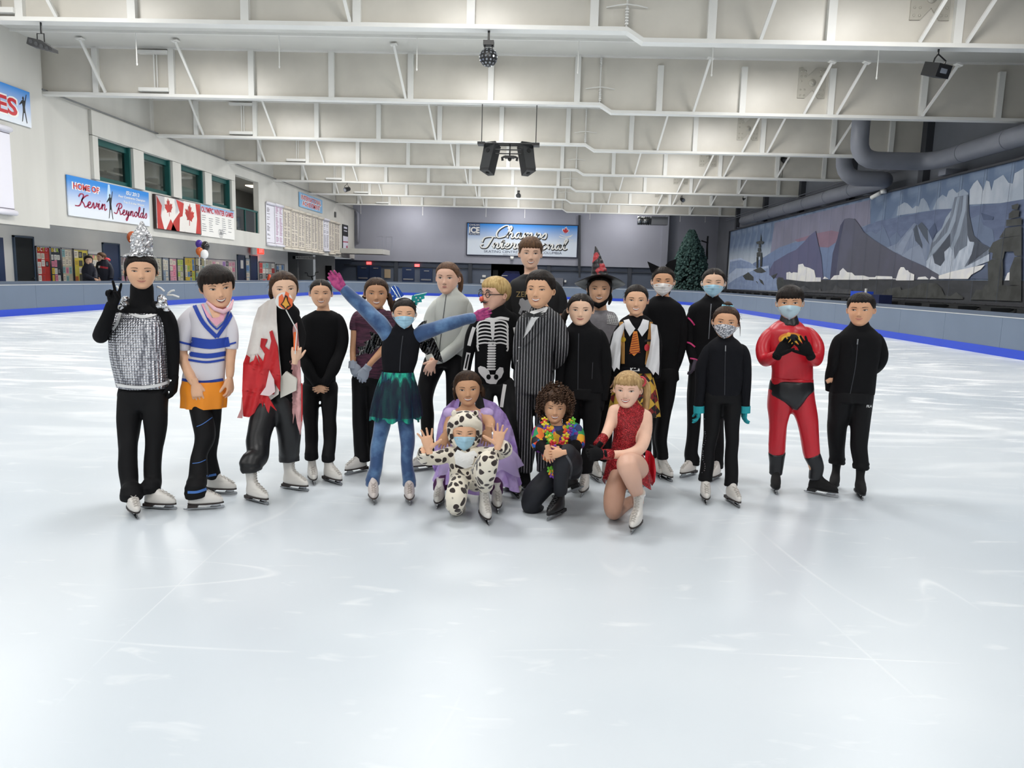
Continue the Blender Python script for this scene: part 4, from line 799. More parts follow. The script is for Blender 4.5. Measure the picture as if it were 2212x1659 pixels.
paint('4d4f4e', [(m6, p) for p in ([(1485,547),(1480,510),(1540,492),(1552,510),(1535,552)], [(1450,642),(1455,590),(1490,558),(1557,555),(1550,622)], [(1425,712),(1430,650),(1578,632),(1578,700)], [(1360,827),(1420,730),(1578,708),(1578,800)], [(1255,955),(1300,870),(1380,830),(1578,800),(1578,998),(1512,998),(1500,957),(1415,957),(1300,972)], [(1300,972),(1415,957),(1400,1028),(1290,1028)], [(1255,1280),(1250,1060),(1290,1032),(1395,1027),(1400,1150),(1390,1280)], [(1460,1280),(1465,1130),(1512,1010),(1578,1002),(1578,1290)],
   [(200,1397),(260,1322),(400,1295),(410,1330),(540,1300),(610,1262),(745,1262),(800,1310),(830,1382),(850,1378),(885,1390),(945,1350),(1010,1400),(1010,1418)], [(1085,1422),(1140,1325),(1200,1330),(1225,1280),(1330,1275),(1460,1290),(1578,1290),(1578,1440)])], '3b3c3b', 'painted_stone', 2.2, (1,1,1))
paint('55565a', [(m5, [(745,1395),(760,1345),(820,1330),(870,1325),(910,1380),(980,1350),(1040,1400),(1130,1400),(1145,1375),(1160,1410),(1280,1400),(1310,1345),(1370,1390),(1480,1390),(1480,1440),(940,1420)])], '46474b', 'painted_stone', 2.2, (1,1,1))
mb = MB()
for i in range(1, n_): y = YM0+i*pw; mb.box(XM-.0013*LAY[0]-.002, y-.006, ZM0, XM-.0013*LAY[0]-.001, y+.010, ZM1)
mb.build('panel_joint', mat('joint_dark', '4d5668', .8), mural)
mb = MB(); mb.box(XM-.12, YM0, ZM1, XM+.1, YM1+.05, ZM1+.07); mb.box(XM-.12, YM1, ZM0-.06, XM+.1, YM1+.07, ZM1+.07); mb.box(XM-.14, YM0, ZM0-.07, XM+.1, YM1+.05, ZM0); mb.build('mural_frame', mat('mural_trim', '3a3b40', .5), mural)
# bleacher steelwork under the mural
mb = MB(); y = YM0
while y < YM1-.8:
    mb.bar((14.8,y,1.05), (14.0,y+.6,.35), .06); mb.bar((14.8,y+.9,1.05), (14.8,y+.9,0), .08); mb.box(14.0,y+.2,.72,14.7,y+.75,1.0); y += 1.8
mb.box(14.6, YM0, .98, 14.84, YM1, 1.04); mb.build('folded_bleachers', mat('steel_black', '1d1f22', .6), label='black folded bleacher steelwork below the mural', cat='bleachers')
mb = MB(); mb.box(13.0, YM0, .0, 13.3, 48, .9); mb.build('bleacher_step', mat('bleacher_grey', '34363b', .7), label='low dark bleacher step behind the right-hand boards', cat='bleachers')
a = atX(1882, 630, 13.6); t = empty('drinks_cart', (13.6, a.y, 0), 'dark blue covered table with a bright blue lid right of the red skater', 'table')
mb = MB(); mb.box(13.35, a.y-1.3, -.06, 13.85, a.y+.3, 1.25); mb.build('cover', mat('cloth_navy', '16234e', .8), t); mb = MB(); mb.box(13.4, a.y+.35, -.06, 13.85, a.y+1.5, 1.36); mb.build('lid', mat('lid_blue', '2a55d8', .4), t)
mb = MB(); mb.tube([(13.3,a.y-.2,1.25),(13.3,a.y-.2,1.48)], .05, 10); mb.build('bottle', M_PW, t)
a = atX(1910, 419, 14.9); mb = MB(); mb.smooth = True; mb.tube([(14.55,a.y+.4,a.z-.12),(14.68,a.y-.1,a.z+.02)], .09, 10); mb.cbox((14.76,a.y-.2,a.z+.08), (.16,.3,.18)); mb.build('security_camera', M_PW, label='white security camera on the top edge of the mural', cat='camera')
# ------------------------------------------------------------------ christmas tree in the far right corner
YT = 61.0; a = atY(1494, 497, YT); b = atY(1490, 632, YT); t = empty('christmas_tree', (b.x, YT, -.06), 'tall bushy artificial evergreen tree in the far right corner', 'tree')
mb = MB(); mb.smooth = True; mb.tube([(b.x,YT,-.06),(a.x,YT,a.z-.3)], [.14,.03], 8); mb.build('trunk', mat('trunk_brown', '3b3028', .9), t)
rr = random.Random(9); Ht = a.z; mb = MB(); ico = [(0,0,1),(.89,0,.45),(.28,.85,.45),(-.72,.53,.45),(-.72,-.53,.45),(.28,-.85,.45),(.72,.53,-.45),(-.28,.85,-.45),(-.89,0,-.45),(-.28,-.85,-.45),(.72,-.53,-.45),(0,0,-1)]
icf = [(0,1,2),(0,2,3),(0,3,4),(0,4,5),(0,5,1),(1,6,2),(2,7,3),(3,8,4),(4,9,5),(5,10,1),(2,6,7),(3,7,8),(4,8,9),(5,9,10),(1,10,6),(11,7,6),(11,8,7),(11,9,8),(11,10,9),(11,6,10)]
for i in range(2600):
    u = rr.random()**.8; z = .15+u*(Ht-.2); prof = 1.25*min(1, (1-u)*2.1+.07)**.8; r_ = prof*(.72+.32*rr.random()); an = rr.random()*6.283
    c_ = V((b.x+(a.x-b.x)*u+r_*math.cos(an), YT+r_*math.sin(an), z)); s = .09+.06*rr.random()
    mb.add([c_+V(p)*s*(.6+.7*rr.random()) for p in ico], icf)
mb.build('foliage', mat('fir_green', '2f4a46', .8, col2='4d6b66', vscale=6, thr=(.4,.65)), t)
mb = MB()
for p, q in (((1515,520),(1530,525)),((1528,515),(1528,560)),((1514,585),(1530,592))): mb.bar(atY(*p,62), atY(*q,62), .1)
mb.bar(atY(1529,510,62), V((atY(1529,510,62).x,62,0)), .12); mb.build('ladder_frame', M_BLACK, label='black metal frame behind the tree', cat='frame')
# ------------------------------------------------------------------ hanging gear
def ball_light(px, py, pyt, Y, r, label, ztop):
    a = atY(px, py, Y); t = empty('effect_ball_light', a, label, 'stage light')
    mb = MB(); mb.smooth = True; mb.ball(a, r, 24, 16); mb.build('globe', M_BLACK, t)
    mb = MB(); g0 = mat('lens_glass', '8b8f95', .08, metal=.6)
    for i in range(1, 8):
        th = math.pi*i/8.5+.15; k = max(4, round(14*math.sin(th)))
        for j in range(k): an = 2*math.pi*(j+.5*(i%2))/k; d = V((math.sin(th)*math.cos(an), math.sin(th)*math.sin(an), math.cos(th))); mb.tube([a+d*r*.97, a+d*r*1.04], r*.12, 8)
    mb.build('lens', g0, t)
    mb = MB(); mb.box(a.x-r*.6, a.y-r*.5, a.z+r*1.25, a.x+r*.6, a.y+r*.5, a.z+r*1.75); mb.box(a.x-r*.5,a.y-.03,a.z+r*.7,a.x-r*.35,a.y+.03,a.z+r*1.3); mb.box(a.x+r*.35,a.y-.03,a.z+r*.7,a.x+r*.5,a.y+.03,a.z+r*1.3); mb.bar((a.x,a.y,a.z+r*1.7),(a.x,a.y,ztop), .05); mb.build('yoke', M_BLACK, t)
ball_light(1055, 124, 92, 17.3, .195, 'black round multi-lens ball light hung from the nearest girder', 7.0)
ball_light(1119, 423, 410, 52.3, .2, 'small far ball light hung from the sixth girder', 7.0)
def stage_light(px, py, Y, s, label, yaw=0, tilt=.5, boxy=False, X=None):
    a = atY(px, py, Y); t = empty('stage_light', a, label, 'stage light')
    Mx = Matrix.Rotation(yaw, 3, 'Z') @ Matrix.Rotation(tilt, 3, 'X'); f = lambda p: a+Mx@V(p)*s
    mb = MB()
    if boxy: mb.add([f((x,y,z)) for z in (-.22,.22) for x, y in ((-.35,-.3),(.35,-.3),(.35,.3),(-.35,.3))], [(0,3,2,1),(4,5,6,7),(0,1,5,4),(1,2,6,5),(2,3,7,6),(3,0,4,7)])
    else: mb.tube([f((0,-.35,0)),f((0,-.3,0)),f((0,.3,0)),f((0,.4,0))], [.24*s,.26*s,.22*s,.12*s], 12)
    mb.build('lamp_head', M_BLACK, t)
    mb = MB()
    if boxy: mb.add([f(p) for p in ((-.2,-.305,-.08),(.15,-.305,-.08),(.15,-.305,.08),(-.2,-.305,.08))], [(0,1,2,3)])
    else: mb.tube([f((0,-.352,0)),f((0,-.37,0))], .2*s, 12)
    mb.build('lens', mat('lens_grey', 'a3a6aa', .1, metal=.7), t)
    mb = MB(); mb.tube([f((-.3,0,0)),f((-.3,0,.35)),a+V((0,0,.55*s)),f((.3,0,.35)),f((.3,0,0))], .02*s+.005, 6); mb.bar(a+V((0,0,.5*s)), (a.x,a.y,6.96 if a.x<1.8 else 6.75), .03); mb.build('yoke', M_BLACK, t)
stage_light(2023, 152, 17.3, .62, 'black box projector light hung at the upper right', .5, .3, True)
stage_light(750, 409, 45.3, .55, 'black stage light hung above the achievement banner', -.6, .3)
stage_light(1473, 431, 52.3, .5, 'small black stage light left of the far roof corner', .5, .4); stage_light(1692, 345, 38.3, .55, 'small black spotlight hung under the fourth girder at right', .5, .4); stage_light(1607, 430, 52.3, .4, 'tiny black spotlight near the far right roof corner', .3, .4)
a = atY(91, 100, 17.25); t = empty('light_bar', a, 'black light bar with round lenses at the upper left', 'stage light')
mb = MB(); mb.prism([(-.28,.02),(-.24,.16),(.05,.1),(.3,-.06),(.3,-.13),(-.2,-.02)], (a+V((0,.1,0)), V((1,0,0)), V((0,0,1)), V((0,-1,0))), .22); mb.build('lamp_body', mat('black_grey', '2a2b2d', .5), t)
mb = MB()
for k in range(4): mb.tube([a+V((-.17+k*.12,-.12,.07-k*.05)), a+V((-.17+k*.12,-.135,.065-k*.05))], .045, 10)
mb.build('lens', mat('lens_dark', '55575a', .2, metal=.5), t)
mb = MB(); mb.tube([a+V((-.1,0,.1)),a+V((-.1,0,.27)),a+V((.06,0,.27)),a+V((.06,0,.08))], .014, 6); mb.bar(a+V((0,0,.27)), (a.x,a.y,7.0), .03); mb.build('yoke', M_BLACK, t)
# ---- speaker cluster
YS = 24.3; L_ = atY(1060, 343, YS); R_ = atY(1136, 344, YS); top = atY(1098, 312, YS).z
def speaker(c_, yaw, label):
    t = empty('loudspeaker', c_, label, 'speaker', 'hanging loudspeakers'); Mx = Matrix.Rotation(yaw, 3, 'Z') @ Matrix.Rotation(math.radians(-18), 3, 'X')
    f = lambda p: c_+Mx@V(p); mb = MB()
    mb.add([f((x*k,y,z)) for z, k in ((-.48,.8),(.48,1)) for x, y in ((-.21,-.22),(.21,-.22),(.15,.2),(-.15,.2))], [(0,3,2,1),(4,5,6,7),(0,1,5,4),(1,2,6,5),(2,3,7,6),(3,0,4,7)]); mb.build('cabinet', mat('speaker_black', '1b1c1e', .6, bump=.2, bscale=60), t)
    mb = MB(); mb.add([f(p) for p in ((-.18,-.225,-.4),(.18,-.225,-.4),(.18,-.225,.42),(-.18,-.225,.42))], [(0,1,2,3)]); mb.build('grille', mat('grille_black', '242628', .4, bump=.5, bscale=150), t)
    mb = MB(); mb.tube([f((0,-.02,-.485)),f((0,-.02,-.5))], .06, 12); mb.tube([f((0,-.23,.18)),f((0,-.24,.18))], .07, 12); mb.build('port', M_DARK, t)
    mb = MB(); mb.bar(f((0,0,.48)), V((c_.x,c_.y,top)), .05); mb.build('bracket', M_BLACK, t)
speaker(L_, -.55, 'left black loudspeaker of the hanging pair in the middle'); speaker(R_, .55, 'right black loudspeaker of the hanging pair in the middle')
t = empty('speaker_rig', (0, YS, top), 'black hanging steel rig carrying the two loudspeakers on rods', 'rig')
x0, x1 = L_.x-.35, R_.x+.35; mb = MB()
for dy in (-.15, .15): mb.tube([(x0,YS+dy,top),(x1,YS+dy,top)], .03, 8)
mb.tube([(L_.x+.1,YS-.1,top-.18),(R_.x-.1,YS-.1,top-.18)], .02, 8); mb.tube([(L_.x+.15,YS-.1,top-.3),(R_.x-.15,YS-.1,top-.3)], .02, 8)
mb.build('cross_bar', M_BLACK, t)
for x in (x0+.05, x1-.05):
    mb = MB(); mb.tube([(x,YS,top),(x,YS,6.98)], .014, 6); mb.build('rod', M_BLACK, t)
    mb = MB(); mb.box(x-.12,YS-.2,top-.04,x+.12,YS+.2,top+.04); mb.build('clamp', M_BLACK, t)
c_ = atY(1101, 341, YS-.1); t = empty('effect_light', c_, 'small black moving light between the loudspeakers', 'stage light')
mb = MB(); mb.box(c_.x-.15,c_.y-.1,c_.z-.02,c_.x+.15,c_.y+.1,c_.z+.06); mb.tube([c_+V((-.15,0,.04)),c_+V((-.24,0,.0)),c_+V((-.22,0,-.09))], .04, 8); mb.tube([c_+V((.15,0,.04)),c_+V((.24,0,.0)),c_+V((.22,0,-.09))], .04, 8); mb.build('mirror_arm', M_BLACK, t)
mb = MB(); mb.smooth = True; mb.ball(c_+V((0,-.02,-.05)), .06, 12, 8); mb.bar(c_, V((c_.x,c_.y,top)), .04); mb.build('lamp_head', M_BLACK, t)
# ================================================================== people: shared builders
DG = lambda: bpy.context.evaluated_depsgraph_get()
def remesh_data(mb, voxel, smooth=2, name='m'):
    me = bpy.data.meshes.new(name); me.from_pydata(mb.v, [], mb.f); o = bpy.data.objects.new('tmp', me); C.objects.link(o)
    r = o.modifiers.new('r', 'REMESH'); r.mode = 'VOXEL'; r.voxel_size = voxel
    if smooth: sm = o.modifiers.new('s', 'SMOOTH'); sm.factor = .5; sm.iterations = smooth
    bpy.context.view_layer.update(); out = bpy.data.meshes.new_from_object(o.evaluated_get(DG()))
    bpy.data.objects.remove(o); bpy.data.meshes.remove(me)
    return out
def get(me):
    n = len(me.vertices); co = np.empty(n*3, np.float32); me.vertices.foreach_get('co', co)
    nt_ = len(me.polygons); ls = np.empty(nt_, np.int32); me.polygons.foreach_get('loop_total', ls)
    return co.reshape(-1, 3)
def nz3(co, k, seed, st=(1,1,1)):
    rg = np.random.RandomState(seed); out = np.zeros(len(co)); p = co*np.array(st)
    wp = p + .25/k*np.sin(p[:, [1,2,0]]*k*1.3+rg.rand(3)*6)
    for i in range(7):
        d = rg.randn(3); d /= np.linalg.norm(d); out += np.sin(wp@d*k*(.7+.9*rg.rand())+rg.rand()*6.28)
    return out/4
def wrinkle(me, amp, k=45, seed=1, st=(1,1,.45)):
    co = get(me).astype(float); n = len(co); no = np.empty(n*3, np.float32); me.vertices.foreach_get('normal', no); no = no.reshape(-1, 3)
    x = nz3(co, k, seed, st); x = np.sign(x)*np.abs(x)**.8
    co += no*(amp*x)[:, None]; me.vertices.foreach_set('co', co.astype(np.float32).ravel()); me.update()
def finish(me, name, mats, parent, smooth=True, **kw):
    me.name = name
    for m in (mats if isinstance(mats, (list, tuple)) else [mats]): me.materials.append(m)
    if smooth: me.polygons.foreach_set('use_smooth', [True]*len(me.polygons))
    return link(name, me, parent, **kw)
# ---- head
_z = np.array([-.5,-.485,-.46,-.42,-.36,-.3,-.2,-.1,0,.1,.2,.3,.38,.44,.48,.5])
_w = np.array([0,.075,.125,.175,.225,.265,.31,.335,.35,.358,.355,.32,.265,.195,.115,0])
_f = np.array([.17,.27,.325,.36,.375,.38,.388,.395,.40,.41,.405,.37,.305,.22,.12,-.03])
_b = np.array([-.17,-.10,-.05,.03,.12,.2,.32,.40,.45,.47,.465,.42,.35,.27,.17,.03])
def smoothstep(a, b, x): t = np.clip((x-a)/(b-a), 0, 1); return t*t*(3-2*t)
def hsurf(ph, z, feat=True):
    """head surface: ph azimuth (0 = face), z height, in head heights; face toward -y"""
    w = np.interp(z, _z, _w); f = np.interp(z, _z, _f); b = np.interp(z, _z, _b); yc = (b-f)/2; ry = (b+f)/2
    s, c = np.sin(ph), np.cos(ph)
    e = np.where(c > 0, .86, 1.0)
    x = w*np.sign(s)*np.abs(s)**.92; y = yc - ry*np.sign(c)*np.abs(c)**e
    if feat:
        ax = np.abs(x); A = np.interp(z, [-.215,-.19,-.165,-.13,-.05,.03,.08], [0,.035,.098,.09,.036,.012,0])
        d = A*np.exp(-(x/.042)**2) +   .036*np.exp(-((ax-.05)/.024)**2-((z+.165)/.028)**2)
        d += -.026*np.exp(-((ax-.15)/.075)**2-((z-.015)/.05)**2) + .012*np.exp(-((ax-.14)/.12)**2-((z-.095)/.035)**2)
        d += .022*np.exp(-((ax-.19)/.08)**2-((z+.14)/.075)**2) + .016*np.exp(-(x/.10)**2-((z+.27)/.04)**2)
        d += .016*np.exp(-(x/.08)**2-((z+.43)/.045)**2) - .010*np.exp(-(x/.09)**2-((z+.335)/.022)**2)
        y = y - d*(c > 0)
    return x, y, z+0*x
def grid(phs, zs, fn):
    PH, Z = np.meshgrid(phs, zs); x, y, z = fn(PH, Z); return np.stack([x, y, z], -1).reshape(-1, 3)
NP_, NZ_ = 72, 56
_u = np.linspace(-1, 1, NP_, endpoint=False); PHS = np.pi*(.55*_u+.45*_u**3); ZS = -.5*np.cos(np.linspace(0, np.pi, NZ_))
def gfaces(nr, nc, wrap=True):
    return [(i*nc+j, i*nc+(j+1) % nc, (i+1)*nc+(j+1) % nc, (i+1)*nc+j) for i in range(nr-1) for j in range(nc if wrap else nc-1)]
HV = grid(PHS, ZS, hsurf); HF = gfaces(NZ_, NP_)
HBVH = BVHTree.FromPolygons([Vector(v) for v in HV], HF)
def onface(x, z, off=.003):
    h = HBVH.ray_cast(Vector((x, -2, z)), Vector((0, 1, 0)))
    return h[0]+Vector((0,-1,0))*off if h[0] else Vector((x, -.2, z))
def strip(mb, x0, x1, lo, up, off, n=12, rows=2):
    vs = []
    for i in range(n+1):
        x = x0+(x1-x0)*i/n; a, b = lo(x), up(x)
        for j in range(rows+1): vs.append(onface(x, a+(b-a)*j/rows, off))
    mb.add(vs, [(i*(rows+1)+j, (i+1)*(rows+1)+j, (i+1)*(rows+1)+j+1, i*(rows+1)+j+1) for i in range(n) for j in range(rows)])
SK = {}
def skin_mat(col):
    m = mat('skin_'+col, col, .48, var=.05, vscale=16, spec=.35); return m
M_EYEW = mat('eye_white', 'e6e2de', .25); M_PUP = mat('pupil_black', '0a0808', .1, spec=.8); M_LASH = mat('lash_dark', '1a1210', .6)
M_TEETH = mat('teeth', 'f2eee6', .3); M_LIP = mat('lip_pink', 'c67f70', .45); M_MOUTH = mat('mouth_dark', '4a1a1a', .6)
def iris(c): return mat('iris_'+c, c, .15, spec=.7)
def hair_mat(c, c2=None):
    return mat('hair_'+c, c, .5, col2=c2 or c, vscale=70, thr=(.35,.65), stretch=(1,1,.12), bump=.6, bscale=110, detail=3, spec=.22)
def hair_shell(hf=.27, side=-.06, T=.035, bang=None, back=-.3, seed=1, ears=False, part=None, top=0):
    """closed shell over the scalp; sinks into the head where there is no hair"""
    nu, nz_ = 90, 60; u = np.linspace(-1, 1, nu, endpoint=False); ph = np.pi*u; zs = -.44+.96*(1-np.cos(np.linspace(0, np.pi, nz_)))/2
    zs = np.minimum(zs, .4999)
    def fn(PH, Z):
        x, y, z = hsurf(PH, Z, False); a = np.degrees(np.abs(PH))
        hz = np.interp(a, [0, 22, 42, 58, 72, 84, 96, 108, 125, 180], [hf, hf-.005, hf-.05, .11, .03, side, side if ears else .07, -.12, back+.04, back])
        if bang: 
            zb_, aw = bang; m = smoothstep(aw+14, aw-6, a); hz = hz*(1-m)+(zb_+.012*np.sin(PH*23+seed))*m
        if part is not None: hz = hz + .0*PH
        k = smoothstep(hz-.012, hz+.05, Z); t = T*(.45+.55*smoothstep(hz, hz+.22, Z))*k - .03*(1-k) + top*smoothstep(.1, .5, Z)*k
        if bang: t = t + .02*k*np.exp(-(PH/.9)**2)*smoothstep(.45, .1, Z)
        t = t + .0045*k*np.sin(PH*41+4*np.sin(Z*9+seed)+seed)*smoothstep(.5, .38, Z)
        if part is not None:
            px_ = x-part; t = t - .02*np.exp(-(px_/.018)**2)*smoothstep(.12, .25, Z)*(y < .15)*k
        cx, cy, cz = 0, .03, .02; L_ = np.sqrt(x**2+(y-cy)**2+(Z-cz)**2)+1e-6
        return x+x/L_*t, y+(y-cy)/L_*t, Z+(Z-cz)/L_*t
    return grid(ph, zs, fn), gfaces(nz_, nu)
# ---- hands: wrist at the origin, fingers toward +z, palm toward -y, thumb toward tx*x
FX = [.030, .010, -.010, -.028]; FLn = [.062, .070, .066, .052]
POSE = {'open': ([5,8,8,8], [14,5,-5,-15], 48, 5), 'relax': ([28,24,24,26], [5,1,-2,-6], 30, 18), 'fist': ([78,80,80,78], [0,0,0,0], 25, 45), 'peace': ([4,4,82,82], [16,-12,0,0], 20, 50),
        'flat': ([6,5,5,6], [2,0,0,-2], 14, 5), 'grip': ([55,58,60,60], [2,0,-1,-3], 42, 30), 'wide': ([10,14,16,14], [20,6,-8,-24], 62, 8)}
_hc = {}
def hand_verts(pose, tx=1, fat=1.0, fine=.0036):
    key = (pose, tx, fat)
    if key in _hc: return _hc[key]
    cl, sp, tha, thc = POSE[pose]; mb = MB(); n = 8
    mb.tube([(0,0,-.03),(0,0,0),(0,0,.02),(tx*.002,0,.05),(0,0,.078),(0,0,.086)], [(.021*fat,.016*fat),(.023*fat,.016*fat),(.03*fat,.016*fat),(.038*fat,.015*fat),(.037*fat,.013*fat),(.03*fat,.01*fat)], 14, nx=(1,0,0))
    for i in range(4):
        p = V((tx*FX[i], 0, .078-abs(i-1.3)*.004)); a = math.radians(sp[i]); d = V((tx*math.sin(a), 0, math.cos(a))); pts = [p-d*.02, p]; cur = 0
        for sgm, kk in ((.44,.8),(.31,1.05),(.25,.75)):
            cur += math.radians(cl[i])*kk; dd = V((d.x*math.cos(cur), -math.sin(cur), d.z*math.cos(cur))); p = p+dd*FLn[i]*sgm; pts.append(p)
        q = crom([tuple(x) for x in pts], 3); mb.tube([V(x) for x in q], [.0088*fat*(1-.25*j/len(q)) for j in range(len(q))], n)
        mb.ball(pts[-1], .0065*fat, 8, 6)
    a = math.radians(tha); d = V((tx*math.sin(a), -.25, math.cos(a))).normalized(); p = V((tx*.018, -.004, .012)); c_ = math.radians(thc)
    d2 = V((d.x*math.cos(c_)-tx*.2*math.sin(c_), d.y-math.sin(c_), d.z)).normalized(); pts = [p, p+d*.042, p+d*.042+d2*.028, p+d*.042+d2*.05]
    mb.tube(pts, [.015*fat,.0115*fat,.010*fat,.0078*fat], 10); mb.ball(pts[-1], .0078*fat, 8, 6)
    me = remesh_data(mb, fine, 2); vs = get(me).astype(float).copy(); fs = [tuple(p.vertices) for p in me.polygons]; bpy.data.meshes.remove(me)
    _hc[key] = (vs, fs); return _hc[key]
# ---- skate: blade on z=0, toe toward -y
SKM = {}
def skate_meshes(kind, tall=False):
    key_ = (kind, tall)
    if key_ in SKM: return SKM[key_]
    cols = {'white': ('dcd8d2','2c2320','c9c4bd'), 'pink': ('d5cbc6','4a3d38','c8bdb6'), 'black': ('141416','141416','3a3a3c'), 'cover': ('0d0d0f','141416',None)}[kind]
    mboot = mat('boot_'+kind, cols[0], .38 if kind != 'cover' else .9, bump=.15, bscale=25); msole = mat('sole_'+kind, cols[1], .5)
    SEC = [(.056,-.022,.124,.036),(.066,-.022,.128,.041),(.085,-.02,.125,.044),(.105,-.010,.112,.043),(.122,.004,.094,.040),(.138,.020,.074,.037),(.155,.034,.058,.035),(.18,.045,.05,.034),(.21,.048,.049,.036),(.24,.05,.052,.040),(.262,.05,.055,.044)]
    if not tall: SEC = SEC[:8]+[(.205,.046,.044,.032)]
    q = crom(SEC, 3); n = 22; vs = []
    for z, yc, ry, rx in q:
        for j in range(n):
            a = 2*math.pi*j/n; c, s_ = math.cos(a), math.sin(a); k = .78 if (s_ < 0 and z < .12) else 1
            wd = rx*(1-.18*max(0, -s_)) if z < .12 else rx
            vs.append((wd*c*(1+.12*max(0, -s_)), yc+ry*s_, z+.03*max(0, s_)*(z > .24)))
    b = MB(); b.smooth = True; b.add(vs, gfaces(len(q), n)); b.add(vs[:n], [tuple(range(n))[::-1]]); b.add(vs[-n:], [tuple(range(n))])
    s = MB(); pts = []
    for j in range(20):
        a = 2*math.pi*j/20; c, s_ = math.cos(a), math.sin(a); pts.append((.044*c*(1-.2*abs(s_)), -.022+.131*s_))
    s.prism(pts, (V((0,0,.046)), V((1,0,0)), V((0,1,0)), V((0,0,1))), .011)
    s.box(-.03, .035, .024, .03, .106, .047)
    bl = MB(); prof = [(-.158,.012),(-.15,.004),(-.10,0),(0,.0),(.10,0),(.135,.006),(.142,.016),(.09,.018),(.0,.019),(-.10,.02),(-.145,.03),(-.155,.026)]
    bl.prism(prof, (V((-.0022,0,0)), V((0,1,0)), V((0,0,1)), V((1,0,0))), .0044)
    bl.prism([(-.13,.024),(-.10,.018),(-.05,.018),(-.075,.046),(-.125,.046)], (V((-.005,0,0)), V((0,1,0)), V((0,0,1)), V((1,0,0))), .01)
    bl.prism([(.04,.016),(.065,.016),(.075,.026),(.045,.026)], (V((-.005,0,0)), V((0,1,0)), V((0,0,1)), V((1,0,0))), .01)
    bl.prism([(.085,.016),(.115,.016),(.105,.026),(.08,.026)], (V((-.005,0,0)), V((0,1,0)), V((0,0,1)), V((1,0,0))), .01)
    bl.box(-.022,-.13,.042,.022,-.05,.047); bl.box(-.02,.04,.021,.02,.1,.025)
    la = MB(); la.smooth = True
    if cols[2]:
        def fy(z):
            for A, B in zip(q, q[1:]):
                if A[0] <= z <= B[0]: return A[1]-A[2]-.003
            return q[-1][1]-q[-1][2]-.003
        zz = [.100,.112,.124,.138,.155]+([.175,.195,.215,.235,.252] if tall else [])
        for a_, c_ in zip(zz, zz[1:]):
            for sg in (1, -1): la.tube([(-.018*sg, fy(a_)+.003, a_), (0, (fy(a_)+fy(c_))/2-.004, (a_+c_)/2), (.018*sg, fy(c_)+.003, c_)], .0028, 5)
        if tall: la.tube([(0,fy(.25)-.004,.25),(.02,fy(.25)-.012,.265),(.03,fy(.25)-.006,.24)], .0025, 5)
        if tall: la.tube([(0,fy(.25)-.004,.25),(-.02,fy(.25)-.012,.262),(-.028,fy(.25)-.004,.235)], .0025, 5)
    SKM[key_] = (b, mboot, s, msole, bl, la, mat('lace_'+kind, cols[2] or '111111', .7)); return SKM[key_]
def place(mb, M):
    o = MB(); o.v = [tuple(M@V(v)) for v in mb.v]; o.f = list(mb.f); o.mi = list(mb.mi); o.sm = list(mb.sm); return o
